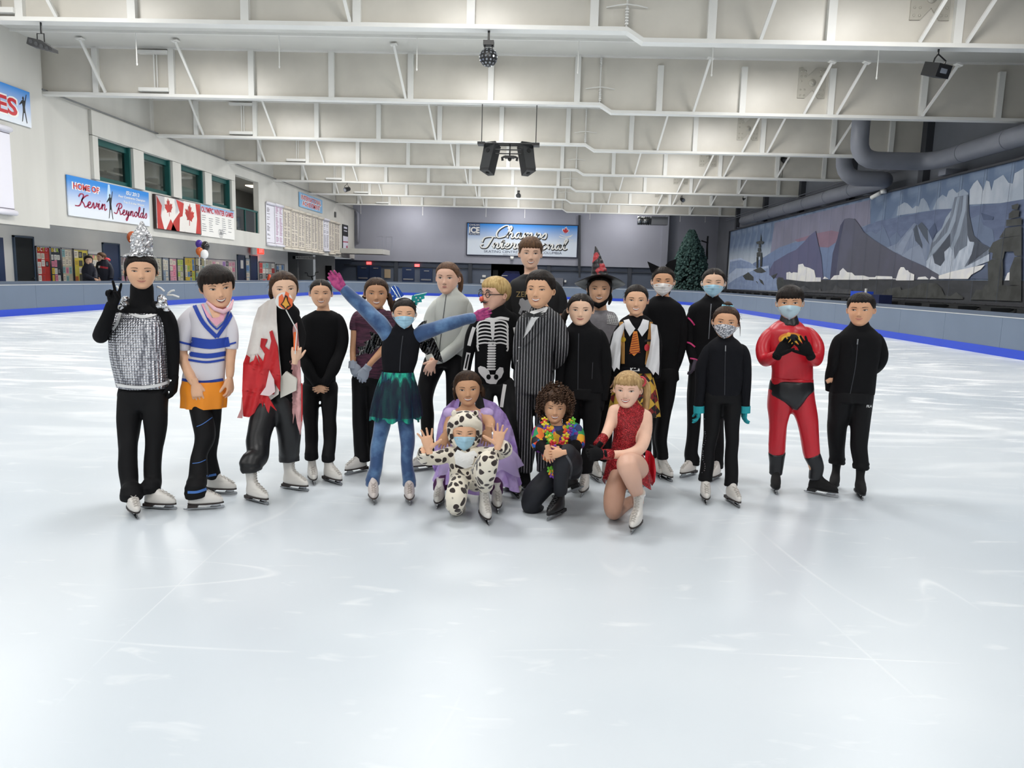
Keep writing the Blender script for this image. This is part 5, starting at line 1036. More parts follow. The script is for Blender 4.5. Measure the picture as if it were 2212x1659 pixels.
class Person:
    def __init__(s, crop, Y, x, label, skin='d9a98c'):
        s.c = crop; s.Y = Y; g = s.w(x, 0); s.root = empty('person', (g.x, Y, 0), label, 'person'); s.g = g; s.skin = skin_mat(skin); s.body = MB(); s.extra = []; s.bvh = {}; s.seed = len(bpy.data.objects)
        s.top = MB(); s.bot = MB(); s.legs = []
    def px(s, x, y): return s.c[0]+x/s.c[2], s.c[1]+y/s.c[2]
    def w(s, x, y, dz=0): return atY(*s.px(x, y), s.Y+dz)
    def k(s, dz=0): return (s.Y+dz)/F/s.c[2]*1.0
    def face_yaw(s, x, yaw): p = s.w(x, 0); return math.asin(-p.x/math.hypot(p.x, s.Y)) + math.radians(yaw)
    def limb(s, mb, pts, k=1.0, n=14, kk=5, flat=1.0, bunch=0, tail=(), ball=True):
        pts = [(p[0], p[1], p[2], p[3] if len(p) > 3 else 0) for p in pts]
        W_ = [(*s.w(a[0], a[1], a[3]), a[2]*s.k(a[3])) for a in pts] + [(*p, r) for p, r in tail]
        q = crom(W_, kk); N_ = len(q); rad = []
        for i, a in enumerate(q):
            r = a[3]*k
            if bunch and i > N_*.72: r *= 1+bunch*math.sin(i*2.6)
            rad.append((r, r*flat))
        P_ = [V(a[:3]) for a in q]; mb.tube(P_, rad, n)
        if ball: mb.ball(P_[0], rad[0][0]*.97, n, 8)
    def leg(s, pts, ft, bunch=.06, mb=None):
        mb = mb or s.bot
        if not ft: s.limb(mb, pts, 1, 16, 6, 1, bunch); s.limb(s.body, pts, .8); return
        kw = ft[3] if len(ft) > 3 else {}; ank, M = s.foot(*ft[:3], **kw); pp = foot_limb(s, pts, ank); sc_ = M.to_scale().x
        zb_ = min(max(s.w(pp[-1][0], pp[-1][1], pp[-1][3]).z-.03, .085), .24); r_ = max(pp[-1][2]*s.k(pp[-1][3]), .050*sc_+.004); s.legs.append(M)
        if kw.get('straight'): s.limb(mb, pp, 1, 16, 6, 1, bunch); s.limb(s.body, pp, .8, tail=[(M@V((0,.048,.14)), .03)]); return
        tail = [(M@V((0,.048,(zb_+.05)/sc_)), r_), (M@V((0,.044,zb_/sc_)), r_*1.03)]
        s.limb(mb, pp[:-1], 1, 16, 6, 1, bunch, tail); s.limb(s.body, pp[:-1], .8, tail=[(tail[0][0], .035)])
    def torso(s, mb, pts, k=1.0, depth=.62, n=28, dz=0, yaw=0):
        q = crom([(p[0], p[1], p[2], p[3] if len(p) > 3 else 0) for p in pts], 5); c = [s.w(a[0], a[1], a[3]+dz) for a in q]; r = [a[2]*k*s.k() for a in q]
        mx = max(r); vs = []
        for p, rr_ in zip(c, r):
            ry = max(rr_*depth, min(rr_, mx*.5*depth*1.3))
            for j in range(n):
                a = 2*math.pi*j/n; ca, sa = math.cos(a), math.sin(a); vs.append(p+V((rr_*abs(ca)**.85*(1 if ca > 0 else -1), ry*abs(sa)**.9*(1 if sa > 0 else -1), 0)))
        mb.add(vs, gfaces(len(c), n)); mb.add(vs[:n], [tuple(range(n))[::-1]]); mb.add(vs[-n:], [tuple(range(n))])
    def garment(s, name, mb, m, voxel=.0095, amp=.003, k=45, smooth=3, st=(1,1,.45), label=None, extra=None):
        me = remesh_data(mb, voxel, smooth); wrinkle(me, amp, k, s.seed, st)
        if extra is not None and extra.v:
            m2 = remesh_data(extra, voxel, smooth); wrinkle(m2, amp, k, s.seed+1, st); bm = bmesh.new(); bm.from_mesh(me); bm.from_mesh(m2); bm.to_mesh(me); bm.free(); bpy.data.meshes.remove(m2)
        s.bvh[name] = BVHTree.FromPolygons([v.co.copy() for v in me.vertices], [tuple(p.vertices) for p in me.polygons])
        return finish(me, name, m, s.root, label=label)
    # -- head and hair in head heights, then posed
    def head(s, xc, yt, yc, yaw=0, pitch=0, roll=0, dz=0, sx=1.0, kf=.97, full=1.0):
        sx *= 1.06
        Hm = (yc-yt)*s.k(dz)*kf; c = s.w(xc, (yt+yc)/2+(yc-yt)*(1-kf)*.5, dz)
        s.H = Hm; s.hc = c
        Rm = Matrix.Rotation(s.face_yaw(xc, yaw), 3, 'Z') @ Matrix.Rotation(math.radians(pitch), 3, 'X') @ Matrix.Rotation(math.radians(roll), 3, 'Y')
        s.HM = Matrix.Translation(c) @ Rm.to_4x4() @ Matrix.Diagonal((Hm*sx, Hm, Hm, 1))
        s.hv = [s.HM@V(v) for v in HV]; s.hf = HF
        e = MB(); e.smooth = True
        for sg in (-1, 1):
            Me = Matrix.Rotation(sg*-.35, 3, 'Z') @ Matrix.Rotation(-.15, 3, 'X')
            e.ball((sg*.352, .03, -.035), (.022, .05, .085), 10, 8, Me)
            e.tube([V((sg*.372, .03, -.035))+Me@V(p) for p in ((0,-.02,-.07),(sg*.008,.03,-.06),(sg*.012,.055,0),(sg*.012,.045,.055),(sg*.008,.01,.085),(0,-.035,.06))], [.012,.014,.016,.017,.015,.01], 7)
        s.ears = place(e, s.HM)
    def hp(s, x, y, z): return s.HM@V((x, y, z))
    def face(s, eye='2b1a12', open_=.7, brow='2a1d18', mouth='smile', gaze=0, lip=None, hide_mouth=False, brow_t=.014):
        U = lambda x, sg: .004+.030*open_*max(0, 1-((x-sg*.155)/.064)**2)**.6+.006*(x*sg-.155)/.06
        Lw = lambda x, sg: .004-.020*open_*max(0, 1-((x-sg*.155)/.064)**2)**.7+.006*(x*sg-.155)/.06
        for sg in (-1, 1):
            x0, x1 = sg*.155-.064, sg*.155+.064; mb = MB(); mb.smooth = True
            strip(mb, x0, x1, lambda x: Lw(x, sg), lambda x: U(x, sg), .004)
            cx = sg*.155+gaze; r = .0275; mb.m = 1
            ci = lambda x, r: math.sqrt(max(0, r*r-(x-cx)**2))
            strip(mb, cx-r, cx+r, lambda x: max(Lw(x, sg), .006-ci(x, r)), lambda x: max(max(Lw(x, sg), .006-ci(x, r)), min(U(x, sg), .006+ci(x, r))), .0062, 10)
            mb.m = 2; r2 = .013
            strip(mb, cx-r2, cx+r2, lambda x: max(Lw(x, sg), .006-ci(x, r2)), lambda x: max(max(Lw(x, sg), .006-ci(x, r2)), min(U(x, sg), .006+ci(x, r2))), .0075, 6)
            mb.m = 3; strip(mb, x0-.004, x1+.004, lambda x: U(x, sg)-.003, lambda x: U(x, sg)+.007, .009, 12, 1)
            strip(mb, x0+.01, x1-.004, lambda x: Lw(x, sg)-.0035, lambda x: Lw(x, sg)-.0005, .006, 12, 1)
            mb.m = 4; strip(mb, x0+.01, x1+.006, lambda x: U(x, sg)+.017, lambda x: U(x, sg)+.0205, .003, 12, 1)
            place(mb, s.HM).build('eye', [M_EYEW, iris(eye), M_PUP, M_LASH, mat('crease_brown', '9c6b52', .6)], s.root)
            mb = MB(); bz = lambda x: .078+.022*math.sin(min(1, max(0, (abs(x)-.07)/.16))*2.6)
            strip(mb, sg*.075, sg*.235, lambda x: bz(x)-brow_t*.5*(1.2-.8*(abs(x)-.07)/.17), lambda x: bz(x)+brow_t*.6*(1.2-.8*(abs(x)-.07)/.17), .005, 12, 1)
            place(mb, s.HM).build('eyebrow', hair_mat(brow), s.root)
        mb = MB(); mb.m = 1
        for sg in (-1, 1): strip(mb, sg*.03-.014, sg*.03+.014, lambda x: -.192, lambda x: -.184, .002, 5, 1)
        if not hide_mouth:
            if mouth == 'open': w_, k_, hu, hl, t = .118, .042, .006, .052, True
            elif mouth == 'smile': w_, k_, hu, hl, t = .125, .046, .004, .036, True
            elif mouth == 'closed': w_, k_, hu, hl, t = .108, .030, .002, .002, False
            else: w_, k_, hu, hl, t = .078, .004, .001, .0015, False
            zc = -.268; q = lambda x: zc+k_*(x/w_)**2; e = lambda x: max(0, 1-(x/w_)**2)**.7
            mb.m = 0; strip(mb, -w_, w_, lambda x: q(x)+hu*e(x), lambda x: q(x)+(hu+.017)*e(x)+.001-.006*math.exp(-(x/.012)**2), .006, 16, 1)
            strip(mb, -w_, w_, lambda x: q(x)-(hl+.022)*e(x)-.001, lambda x: q(x)-hl*e(x), .006, 16, 1)
            mb.m = 1; strip(mb, -w_, w_, lambda x: q(x)-hl*e(x)-.001, lambda x: q(x)+hu*e(x)+.001, .004, 16, 1)
            if t: mb.m = 2; strip(mb, -w_*.82, w_*.82, lambda x: q(x)-(hl*.75 if mouth == 'smile' else hl*.45)*e(x), lambda x: q(x)+hu*e(x), .0065, 16, 1)
        place(mb, s.HM).build('mouth', [mat('lip_'+lip, lip, .4) if lip else M_LIP, M_MOUTH, M_TEETH], s.root)
    def hair(s, m, extra=None, name='hair', **kw):
        v, f = hair_shell(**kw); mb = MB(); mb.smooth = True; mb.add([s.HM@V(p) for p in v], f)
        for pts, rad in (extra or []):
            q = crom([tuple(p)+(r,) for p, r in zip(pts, rad)], 5)
            mb.tube([s.hp(*a[:3]) for a in q], [a[3]*s.H*(1+.06*math.sin(i*1.7)) for i, a in enumerate(q)], 12)
        # loose strands around the outline
        rr = random.Random(s.seed)
        for i in range(8):
            a = rr.choice((-1, 1))*rr.uniform(1.25, 1.75); z = rr.uniform(.1, .3); x, y, zz = hsurf(np.array(a), np.array(z), False); p = V((float(x)*1.06, float(y)*1.06, z+.03)); d = V((float(x)*rr.uniform(.1,.3), float(y)*.2, rr.uniform(-.12,.05)))
            mb.tube([s.HM@(p), s.HM@(p+d*.6+V((0,0,.02))), s.HM@(p+d)], .0007, 3)
        return mb.build(name, m, s.root)
    def mask(s, m, nose=-.055, side=-.13, bot=-.50, pleat=.004, name='face_mask', amax=72, loops=True):
        ph = np.radians(np.linspace(-amax, amax, 34)); n = 22; V_ = []
        for j in range(n):
            t = j/(n-1); a = np.abs(ph)/np.radians(amax)
            zt = nose+(side-nose)*a**1.5; zb_ = bot+(-.30-bot)*a**2.2; Z = zt+(zb_-zt)*t; Z = np.maximum(Z, -.485)
            x, y, z = hsurf(ph, Z, False); br = np.exp(-(ph/.35)**2)
            off = .022+.055*br*math.sin(math.pi*min(1, t*1.15))**.6+.02*np.exp(-(ph/.2)**2)*(t < .35) + pleat*math.sin(t*28)*(a < .93)
            off = off+.07*np.exp(-(ph/.16)**2)*np.exp(-((Z+.15)/.09)**2)
            if t < .04: off = off-.006
            V_.append(np.stack([x*(1+off*.9), y-off*np.cos(ph), z-.03*(t**2)*br], -1))
        mb = MB(); mb.smooth = True; mb.add([s.HM@V(p) for r in V_ for p in r], gfaces(n, 34, False))
        if loops:
            for sg in (-1, 1):
                i = 33 if sg > 0 else 0; a, b = V_[2][i], V_[-3][i]
                mb.tube([s.HM@V(a), s.hp(sg*.375, -.0, .04), s.hp(sg*.39, .06, 0)], .0018, 4); mb.tube([s.HM@V(b), s.hp(sg*.375, .03, -.13), s.hp(sg*.39, .06, 0)], .0018, 4)
        return mb.build(name, m, s.root)
    def handat(s, x, y, ang, pose, tx, dz=0, turn=0, tip=0, glove=None, k=1.0, sc=1.0, name='glove'):
        """ang: finger direction in the picture, degrees clockwise from up; turn: 0 palm to camera, 180 back"""
        vs, fs = hand_verts(pose, tx, 1.18 if glove else 1.0); k = sc*(s.H/.235 if hasattr(s, 'H') else 1)*.93
        M = Matrix.Translation(s.w(x, y, dz)) @ Matrix.Rotation(math.radians(ang), 4, 'Y') @ Matrix.Rotation(math.radians(tip), 4, 'X') @ Matrix.Rotation(math.radians(turn), 4, 'Z') @ Matrix.Scale(k, 4)
        P_ = [M@V(v) for v in vs]
        if glove: mb = MB(); mb.smooth = True; mb.add(P_, fs); mb.build(name, glove, s.root)
        else: s.extra.append((P_, fs))
    def foot(s, x, y, yaw, kind='white', sc=1.0, tip=0, roll=0, dzoff=0, gz=0, tall=False, straight=False):
        tall = tall or kind == 'cover'
        sc *= .82
        p = ground(*s.px(x, y)) + V((0, dzoff, gz)); b, m1, so, m2, bl, la, m3 = skate_meshes(kind, tall)
        th = math.asin(-p.x/math.hypot(p.x, p.y))+math.radians(yaw)
        M = Matrix.Translation(p) @ Matrix.Rotation(th, 4, 'Z') @ Matrix.Rotation(math.radians(roll), 4, 'Y') @ Matrix.Rotation(math.radians(tip), 4, 'X') @ Matrix.Scale(sc, 4)
        o = place(b, M).build('skate', m1, s.root); place(so, M).build('sole', m2, o); place(bl, M).build('blade', M_STEEL, o)
        if kind != 'cover': place(la, M).build('laces', m3, o)
        s.last = M; return M@V((0, .048, .2))-V((0,0,0)), M
    def decal(s, target, poly, m, name='print', off=.004, step=10, mb=None, build=True):
        bvs = [s.bvh[t] for t in ([target] if isinstance(target, str) else target)]; own = mb is None; mb = mb or MB(); O = V((0, 0, CAMZ))
        tr = [tuple(q) for q in tessellate_polygon([[Vector((p[0], p[1], 0)) for p in poly]])]; tris = [[poly[i] for i in q] for q in tr]
        for _ in range(5):
            nt_ = []; ch = False
            for t in tris:
                L_ = [math.dist(t[i], t[(i+1) % 3]) for i in range(3)]; i = L_.index(max(L_))
                if L_[i] > step: a, b, c = t[i], t[(i+1) % 3], t[(i+2) % 3]; m_ = ((a[0]+b[0])/2, (a[1]+b[1])/2); nt_ += [[a, m_, c], [m_, b, c]]; ch = True
                else: nt_.append(t)
            tris = nt_
            if not ch: break
        cache = {}
        def pr(p):
            kx = (round(p[0], 2), round(p[1], 2))
            if kx not in cache:
                d = V(ray(*s.px(*p))).normalized(); hs = [h for h in (b_.ray_cast(O, d) for b_ in bvs) if h[0]]
                h = min(hs, key=lambda h: h[3]) if hs else None; cache[kx] = (h[0]-d*off) if h else None
            return cache[kx]
        vs = []; fs = []
        for t in tris:
            q = [pr(p) for p in t]
            if all(x is not None for x in q) and max((q[0]-q[1]).length, (q[1]-q[2]).length) < .12: fs.append((len(vs), len(vs)+1, len(vs)+2)); vs += q
        mb.smooth = True
        if vs: mb.add(vs, fs)
        if own and vs: return mb.build(name, m, s.root)
        return mb
    def line(s, target, pts, w_, m, name='print', off=.004, step=10, mb=None):
        q = crom(pts, 5) if len(pts) > 2 else [np.array(pts[0], float)*(1-t)+np.array(pts[-1], float)*t for t in [i/8 for i in range(9)]]
        own = mb is None; mb = mb or MB(); A = []; B = []
        for i, p in enumerate(q):
            t = q[min(i+1, len(q)-1)]-q[max(i-1, 0)]; L_ = np.hypot(t[0], t[1]) or 1; ww = (w_ if not callable(w_) else w_(i/(len(q)-1)))/2
            A.append((p[0]-t[1]/L_*ww, p[1]+t[0]/L_*ww)); B.append((p[0]+t[1]/L_*ww, p[1]-t[0]/L_*ww))
        for i in range(len(q)-1): s.decal(target, [A[i], A[i+1], B[i+1], B[i]], m, off=off, step=step, mb=mb)
        if own and mb.v: return mb.build(name, m, s.root)
        return mb
    def cloth(s, poly, dzf, m, name, thick=.004, step=14, wave=.0, kx=.05, holes=None):
        tr = [tuple(q) for q in tessellate_polygon([[Vector((p[0], p[1], 0)) for p in poly]])]; tris = [[tuple(map(float, poly[i])) for i in q] for q in tr]
        for _ in range(6):
            nt_ = []; ch = False
            for t in tris:
                L_ = [math.dist(t[i], t[(i+1) % 3]) for i in range(3)]; i = L_.index(max(L_))
                if L_[i] > step: a, b, c = t[i], t[(i+1) % 3], t[(i+2) % 3]; m_ = ((a[0]+b[0])/2, (a[1]+b[1])/2); nt_ += [[a, m_, c], [m_, b, c]]; ch = True
                else: nt_.append(t)
            tris = nt_
            if not ch: break
        idx = {}; vs = []; fs = []
        for t in tris:
            f = []
            for p in t:
                kx_ = (round(p[0], 2), round(p[1], 2))
                if kx_ not in idx: idx[kx_] = len(vs); vs.append(s.w(p[0], p[1], dzf(*p)+wave*math.sin(p[0]*kx+p[1]*kx*.25)))
                f.append(idx[kx_])
            if len(set(f)) == 3: fs.append(tuple(f))
        n = len(vs); mb = MB(); mb.smooth = True; mb.add(vs+[v+V((0, thick, 0)) for v in vs], fs+[tuple(i+n for i in f[::-1]) for f in fs]); return mb.build(name, m, s.root)
    def skirt(s, name, rings, m, pleats=12, amp=.08, depth=.7, n=96, hem=None, dz=0):
        q = crom(rings, 5); vs = []
        for i, a in enumerate(q):
            t = i/(len(q)-1); c = s.w(a[0], a[1], dz); r = a[2]*s.k()
            for j in range(n):
                th = 2*math.pi*j/n; rr_ = r*(1+amp*t*math.sin(pleats*th+.7*math.sin(3*th))); z = (hem(th)*t*t if hem else 0)
                vs.append(c+V((rr_*math.cos(th), rr_*depth*math.sin(th), z)))
        mb = MB(); mb.smooth = True; mb.add(vs, gfaces(len(q), n))
        vi = [v+(s.w(q[i//n][0], q[i//n][1], dz)-v)*.015 for i, v in enumerate(vs)]; mb.add(vi, [f[::-1] for f in gfaces(len(q), n)])
        o = mb.build(name, m, s.root); s.bvh[name] = BVHTree.FromPolygons([V(v) for v in vs], gfaces(len(q), n)); return o
    def done(s, voxel=.010):
        if not s.body.v: return
        me = remesh_data(s.body, voxel, 3); mb = MB(); mb.smooth = True; mb.add([v.co.copy() for v in me.vertices], [tuple(p.vertices) for p in me.polygons]); bpy.data.meshes.remove(me)
        mb.add(s.hv, s.hf); mb.add(s.ears.v, s.ears.f)
        for v, f in s.extra: mb.add(v, f)
        mb.build('body', s.skin, s.root)
def foot_limb(s, pts, ank):
    """leg points get their depth from the hip (0) to the skate's own depth"""
    n = len(pts)-1; dY = ank.y-s.Y
    return [(p[0], p[1], p[2], (p[3] if len(p) > 3 else 0)+dY*(i/n)) for i, p in enumerate(pts)]
def standard(s, torso, arms, legs, m_top, m_bot, names=('top', 'trousers'), neck=None, depth=.62, sleeve=(9, 9), hips=None, amp=.0042, bunch=.06, top_amp=None, collar=None, bot_depth=.7, ktop=45, cover=1.0, hipk=.93):
    """arms: list of point lists shoulder->wrist (sleeve = how many points the sleeve covers); legs: list of (points, foot contact args)"""
    s.torso(s.body, torso, .84, depth*.9)
    if neck: s.limb(s.body, neck, 1.0, 16)
    s.torso(s.top, torso, 1, depth)
    cx = sum(p[0] for p in torso[:4])/4; sl = MB()
    for a, n in zip(arms, sleeve):
        p0 = a[0]; a = [(p0[0]+(cx-p0[0])*.42, p0[1]-p0[2]*.15, p0[2]*.8, *(p0[3:])), (p0[0]+(cx-p0[0])*.10, p0[1]-p0[2]*.05, p0[2]*.98, *(p0[3:]))]+list(a[1:]); n += 1
        if n >= 3: s.limb(sl, a[:n] if n < len(a) else a)
        b = [(p[0], p[1], p[2]*(.76 if i < n or n >= len(a) else 1.0), *(p[3:])) for i, p in enumerate(a)]; s.limb(s.body, b)
    if collar: s.limb(s.top, collar, 1.0, 18)
    for pts, ft in legs: s.leg(pts, ft, bunch)
    if hips: s.torso(s.bot, hips, hipk, bot_depth); s.torso(s.body, hips, .84, bot_depth*.78)
    if m_top: s.garment(names[0], s.top, m_top, amp=top_amp or amp, k=ktop, extra=sl)
    if m_bot: s.garment(names[1], s.bot, m_bot, amp=amp)
# ================================================================== the skaters
A_ = (180, 470, 2.514); B_ = (620, 540, 2.91); C_ = (880, 500, 2.634); D_ = (1140, 520, 2.633); E_ = (1460, 560, 3.016)
def knit(c, **k): return mat('knit_'+c, c, .85, bump=.12, bscale=140, spec=.22, **k)
BK = knit('0b0b0e'); BK2 = knit('0e0f15'); LEG = mat('legging_black', '0a0a0d', .7, spec=.25, bump=.05, bscale=100)
FOIL = mat('foil', 'd6d6d8', .22, metal=1, bump=1, bscale=22, detail=4)
WHM = mat('mask_white', 'e9e6e4', .8, bump=.05); BLM = mat('mask_blue', 'a5cfe4', .75, bump=.06, bscale=60)
SKA, SKB, SKC = 'e6b593', 'daa682', 'ecc3a6'
HB = hair_mat('17120f', '241b16'); HBR = hair_mat('2c1d16', '46301f')
M_ZIP = mat('zip_silver', '9c9ea2', .3, metal=1); M_ZIPD = mat('zip_dark', '2d2f35', .4)
def pony(side, z0=.1, z1=-.5, r=.09, y=.38): return ([(side*.1, y-.05, z0), (side*.22, y+.05, z0-.05), (side*.3, y, (z0+z1)/2), (side*.28, y-.05, z1)], [r*.6, r, r*.9, r*.25])
# ---- 1 foil hat and bubble wrap tabard
s = Person(A_, 4.62, 320, 'girl in silver bubble-wrap tabard and crumpled foil hat raising a peace sign', SKA)
s.head(314, 188, 392, yaw=0, sx=1.0); s.face(open_=.42, mouth='closed'); s.hair(HB, hf=.24, side=-.16, T=.04, extra=[([(-.33,-.1,.1),(-.37,-.06,-.1),(-.36,-.03,-.28)], [.03,.03,.008]), ([(.33,-.1,.1),(.37,-.06,-.02),(.4,.0,-.08)], [.03,.02,.006]), ([(0,.4,.1),(0,.5,0),(0,.42,-.12)], [.1,.12,.06])])
standard(s, [(318,470,60),(318,490,110),(318,530,130),(315,640,132),(310,760,120),(318,880,118),(320,960,135),(320,1000,128)],
  [[(225,495,42),(150,560,42,-.03),(90,645,40,-.08),(120,570,36,-.16),(160,470,30,-.2)], [(418,500,42),(462,560,40),(488,690,36,.02),(490,880,30,.03)]],
  [([(262,960,72),(250,1080,66),(245,1200,54),(240,1330,50),(252,1460,50),(260,1525,60)], (272,1612,10)), ([(392,960,72),(392,1080,66),(388,1200,52),(380,1330,48),(378,1440,46),(380,1468,47)], (405,1583,58))],
  BK, LEG, names=('black_top', 'leggings'), neck=[(316,340,38),(318,440,40),(318,490,44)], collar=[(318,372,60),(318,400,62),(318,440,64),(318,480,74)], hips=[(322,930,128),(322,990,138),(322,1040,130)], depth=.6)
s.handat(163, 475, 5, 'peace', 1, dz=-.21, turn=0, glove=BK, sc=1.1); s.handat(498, 885, 190, 'relax', -1, dz=.02, turn=90, glove=BK, sc=1.1)
tab = MB(); s.limb(tab, [(232,448,24),(222,490,28),(225,540,28)], flat=.8); s.limb(tab, [(425,440,24),(432,490,28),(428,540,28)], flat=.8); s.torso(tab, [(306,516,112),(306,530,138),(304,600,160),(304,750,160),(322,900,148),(324,925,147)], 1.0, .66)
MW_ = mat('bubble_wrap', 'a9abb0', .25, metal=.85); nt = MW_.node_tree; N = nt.nodes; L = nt.links; tc = N.new('ShaderNodeTexCoord'); vo = N.new('ShaderNodeTexVoronoi'); vo.inputs['Scale'].default_value = 62; vo.inputs['Randomness'].default_value = .25; L.new(tc.outputs['Object'], vo.inputs['Vector'])
cr = N.new('ShaderNodeValToRGB'); cr.color_ramp.elements[0].color = lin('e6e6ea'); cr.color_ramp.elements[1].color = lin('6d6e76'); cr.color_ramp.elements[0].position = .25; cr.color_ramp.elements[1].position = .65; L.new(vo.outputs['Distance'], cr.inputs[0]); L.new(cr.outputs[0], P(MW_).inputs['Base Color'])
bu = N.new('ShaderNodeBump'); bu.inputs['Strength'].default_value = .8; bu.inputs['Distance'].default_value = .01; bu.invert = True; L.new(vo.outputs['Distance'], bu.inputs['Height']); L.new(bu.outputs[0], P(MW_).inputs['Normal'])
s.garment('foil_tabard', tab, MW_, amp=.004, k=22)
EDG = mat('foam_edge', 'dcdcdc', .6)
s.decal('foil_tabard', [(215,395),(240,490),(300,526),(370,522),(416,485),(440,395)], BK, 'neck_opening', off=.004)
s.line('foil_tabard', [(215,440),(235,500),(300,535),(370,530),(420,495),(440,430)], 18, EDG, 'neck_binding', off=.008, step=12)
s.line('foil_tabard', [(212,470),(200,520),(185,570),(160,610)], 14, EDG, 'armhole_binding', off=.008, step=12); s.line('foil_tabard', [(456,430),(462,480),(458,540),(452,580)], 16, EDG, 'armhole_binding', off=.008, step=12)
s.line('foil_tabard', [(166,905),(240,918),(320,922),(400,912),(468,892)], 16, EDG, 'bottom_binding', off=.006, step=12)
mb = MB(); rr = random.Random(2)
for (cx, cy) in ((215,470),(235,480),(200,500),(420,470),(440,490),(435,460),(225,455),(450,510),(405,490)):
    mb.ball(s.w(cx+rr.uniform(-6,6), cy-12, -.09), (.022, .018, .016), 7, 5, Matrix.Rotation(rr.random()*3, 3, 'X'))
mb.build('crumpled_foil', FOIL, s.root)
mb = MB()
for a, b in (((455,420),(520,432)),((460,412),(495,395)),((440,400),(400,375)),((180,370),(200,405))): mb.tube([s.w(*a, .06), s.w((a[0]+b[0])/2, (a[1]+b[1])/2-5, .06), s.w(*b, .06)], .006, 6)
mb.build('paper_straw', M_PW, s.root)
def crumple(profile, c, name, m, seed, n=40, amp=.09, depth=1):
    q = crom(profile, 6); rg = np.random.RandomState(seed); vs = []
    for i, (x, y, r) in enumerate(q):
        p = s.w(x, y); rr_ = r*s.k()
        for j in range(n): th = 2*math.pi*j/n; k_ = 1+amp*rg.uniform(-1,1); vs.append(p+V((rr_*k_*math.cos(th), rr_*k_*math.sin(th)*depth, rg.uniform(-1,1)*amp*.06)))
    mb = MB(); mb.add(vs, gfaces(len(q), n)); mb.add(vs[-n:], [tuple(range(n))]); mb.add(vs[:n], [tuple(range(n))]); mb.build(name, m, s.root)
crumple([(302,212,76),(304,203,64),(314,195,55),(316,150,54),(316,110,52),(317,92,44),(317,75,34),(316,55,22),(318,38,13),(318,22,7)], None, 'foil_hat', mat('foil_hat', 'd9d9db', .25, metal=.9), 4)
mb = MB(); mb.tube([s.hp(-.36,-.12,.42), s.hp(-.40,-.03,.2), s.hp(-.41,0,0)], .0015, 4); mb.tube([s.hp(.36,-.12,.42), s.hp(.40,-.03,.2), s.hp(.41,0,0)], .0015, 4); mb.build('elastic_string', M_PW, s.root)
s.done()
# ---- 2 jersey
s = Person(A_, 4.76, 690, 'child in white and blue striped jersey with orange skirt, leaning and grinning', SKA)
s.head(727, 262, 490, yaw=8, roll=-8, pitch=5, sx=.95); s.face(open_=.62, mouth='open', gaze=.012); s.hair(HB, hf=.27, bang=(.12, 62), side=-.1, T=.075, back=-.3)
JW = mat('jersey_white', 'dcd8de', .75, bump=.08, bscale=120); JB = mat('jersey_blue', '2445a8', .75); ORG = mat('skirt_orange', 'f0901c', .6, bump=.1, bscale=20); PK = mat('pink_cloth', 'e8a9bb', .8)
standard(s, [(705,470,50),(692,492,88),(688,530,122),(690,600,112),(685,680,100),(672,760,104),(656,840,112),(652,905,116)],
  [[(595,525,48),(555,590,54,-.02),(528,715,50,-.02),(545,770,30,-.03),(580,860,27,-.08),(607,905,22,-.12)], [(785,520,34),(805,600,36),(805,715,36),(800,760,26),(797,830,24),(795,872,20)]],
  [([(632,960,62),(640,1060,60),(660,1180,56),(632,1290,46),(622,1400,50),(625,1490,58)], (650,1585,82)), ([(705,960,50),(705,1060,44),(700,1180,38),(690,1290,34),(694,1395,30)], (738,1500,62))],
  JW, LEG, names=('jersey', 'leggings'), neck=[(722,440,44),(712,500,48),(706,540,50)], sleeve=(3,3), hips=[(652,900,98),(655,960,92)], depth=.58, top_amp=.006, ktop=32, bot_depth=.55)
s.handat(607, 900, 172, 'relax', 1, dz=-.12, turn=180); s.handat(795, 868, 178, 'relax', -1, dz=0, turn=100)
for y0_, h_, x_ in ((688,52,(585,792)), (752,26,(568,775)), (785,12,(566,768)), (893,14,(535,760))): s.line('jersey', [(x_[0],y0_-14),((x_[0]+x_[1])/2,y0_),(x_[1],y0_-14)], h_, JB, 'blue_stripe', step=14)
s.line('jersey', [(600,470),(650,570),(725,650)], 22, JB, 'collar_stripe', off=.006); s.line('jersey', [(818,500),(780,570),(725,650)], 20, JB, 'collar_stripe', off=.006)
s.line('jersey', [(640,462),(680,560),(725,608)], 9, JB, 'collar_stripe', off=.007); s.line('jersey', [(800,480),(770,560),(725,608)], 9, JB, 'collar_stripe', off=.007)
s.line('jersey', [(497,668),(540,680),(585,690)], 11, JB, 'sleeve_stripe'); s.line('jersey', [(490,722),(530,738),(565,742)], 10, JB, 'sleeve_stripe'); s.line('jersey', [(785,690),(830,678)], 9, JB, 'sleeve_stripe'); s.line('jersey', [(780,738),(832,730)], 9, JB, 'sleeve_stripe')
s.decal('jersey', [(650,455),(640,470),(672,540),(722,590),(760,560),(790,485),(770,470),(735,540),(700,545),(665,500)], PK, 'pink_top', off=.012); s.decal('jersey', [(672,468),(768,472),(742,535),(722,548),(702,542)], s.skin, 'neckline', off=.012)
s.skirt('orange_skirt', [(652,885,112),(652,930,124),(655,980,124),(652,1028,122)], ORG, 9, .05, .8)
mb = MB(); mb.smooth = True; mb.tube([s.hp(-.3,-.12,-.3), s.hp(-.17,-.34,-.47), s.hp(0,-.42,-.55), s.hp(.17,-.36,-.5), s.hp(.3,-.15,-.33)], [.008,.013,.016,.013,.006], 10); mb.tube([s.hp(-.3,-.12,-.3), s.hp(-.36,0,-.05)], .0015, 4); mb.build('pink_face_mask', mat('mask_pink', 'ecc0ca', .8), s.root)
MBL = mat('piping_blue', '3f6fb5', .5)
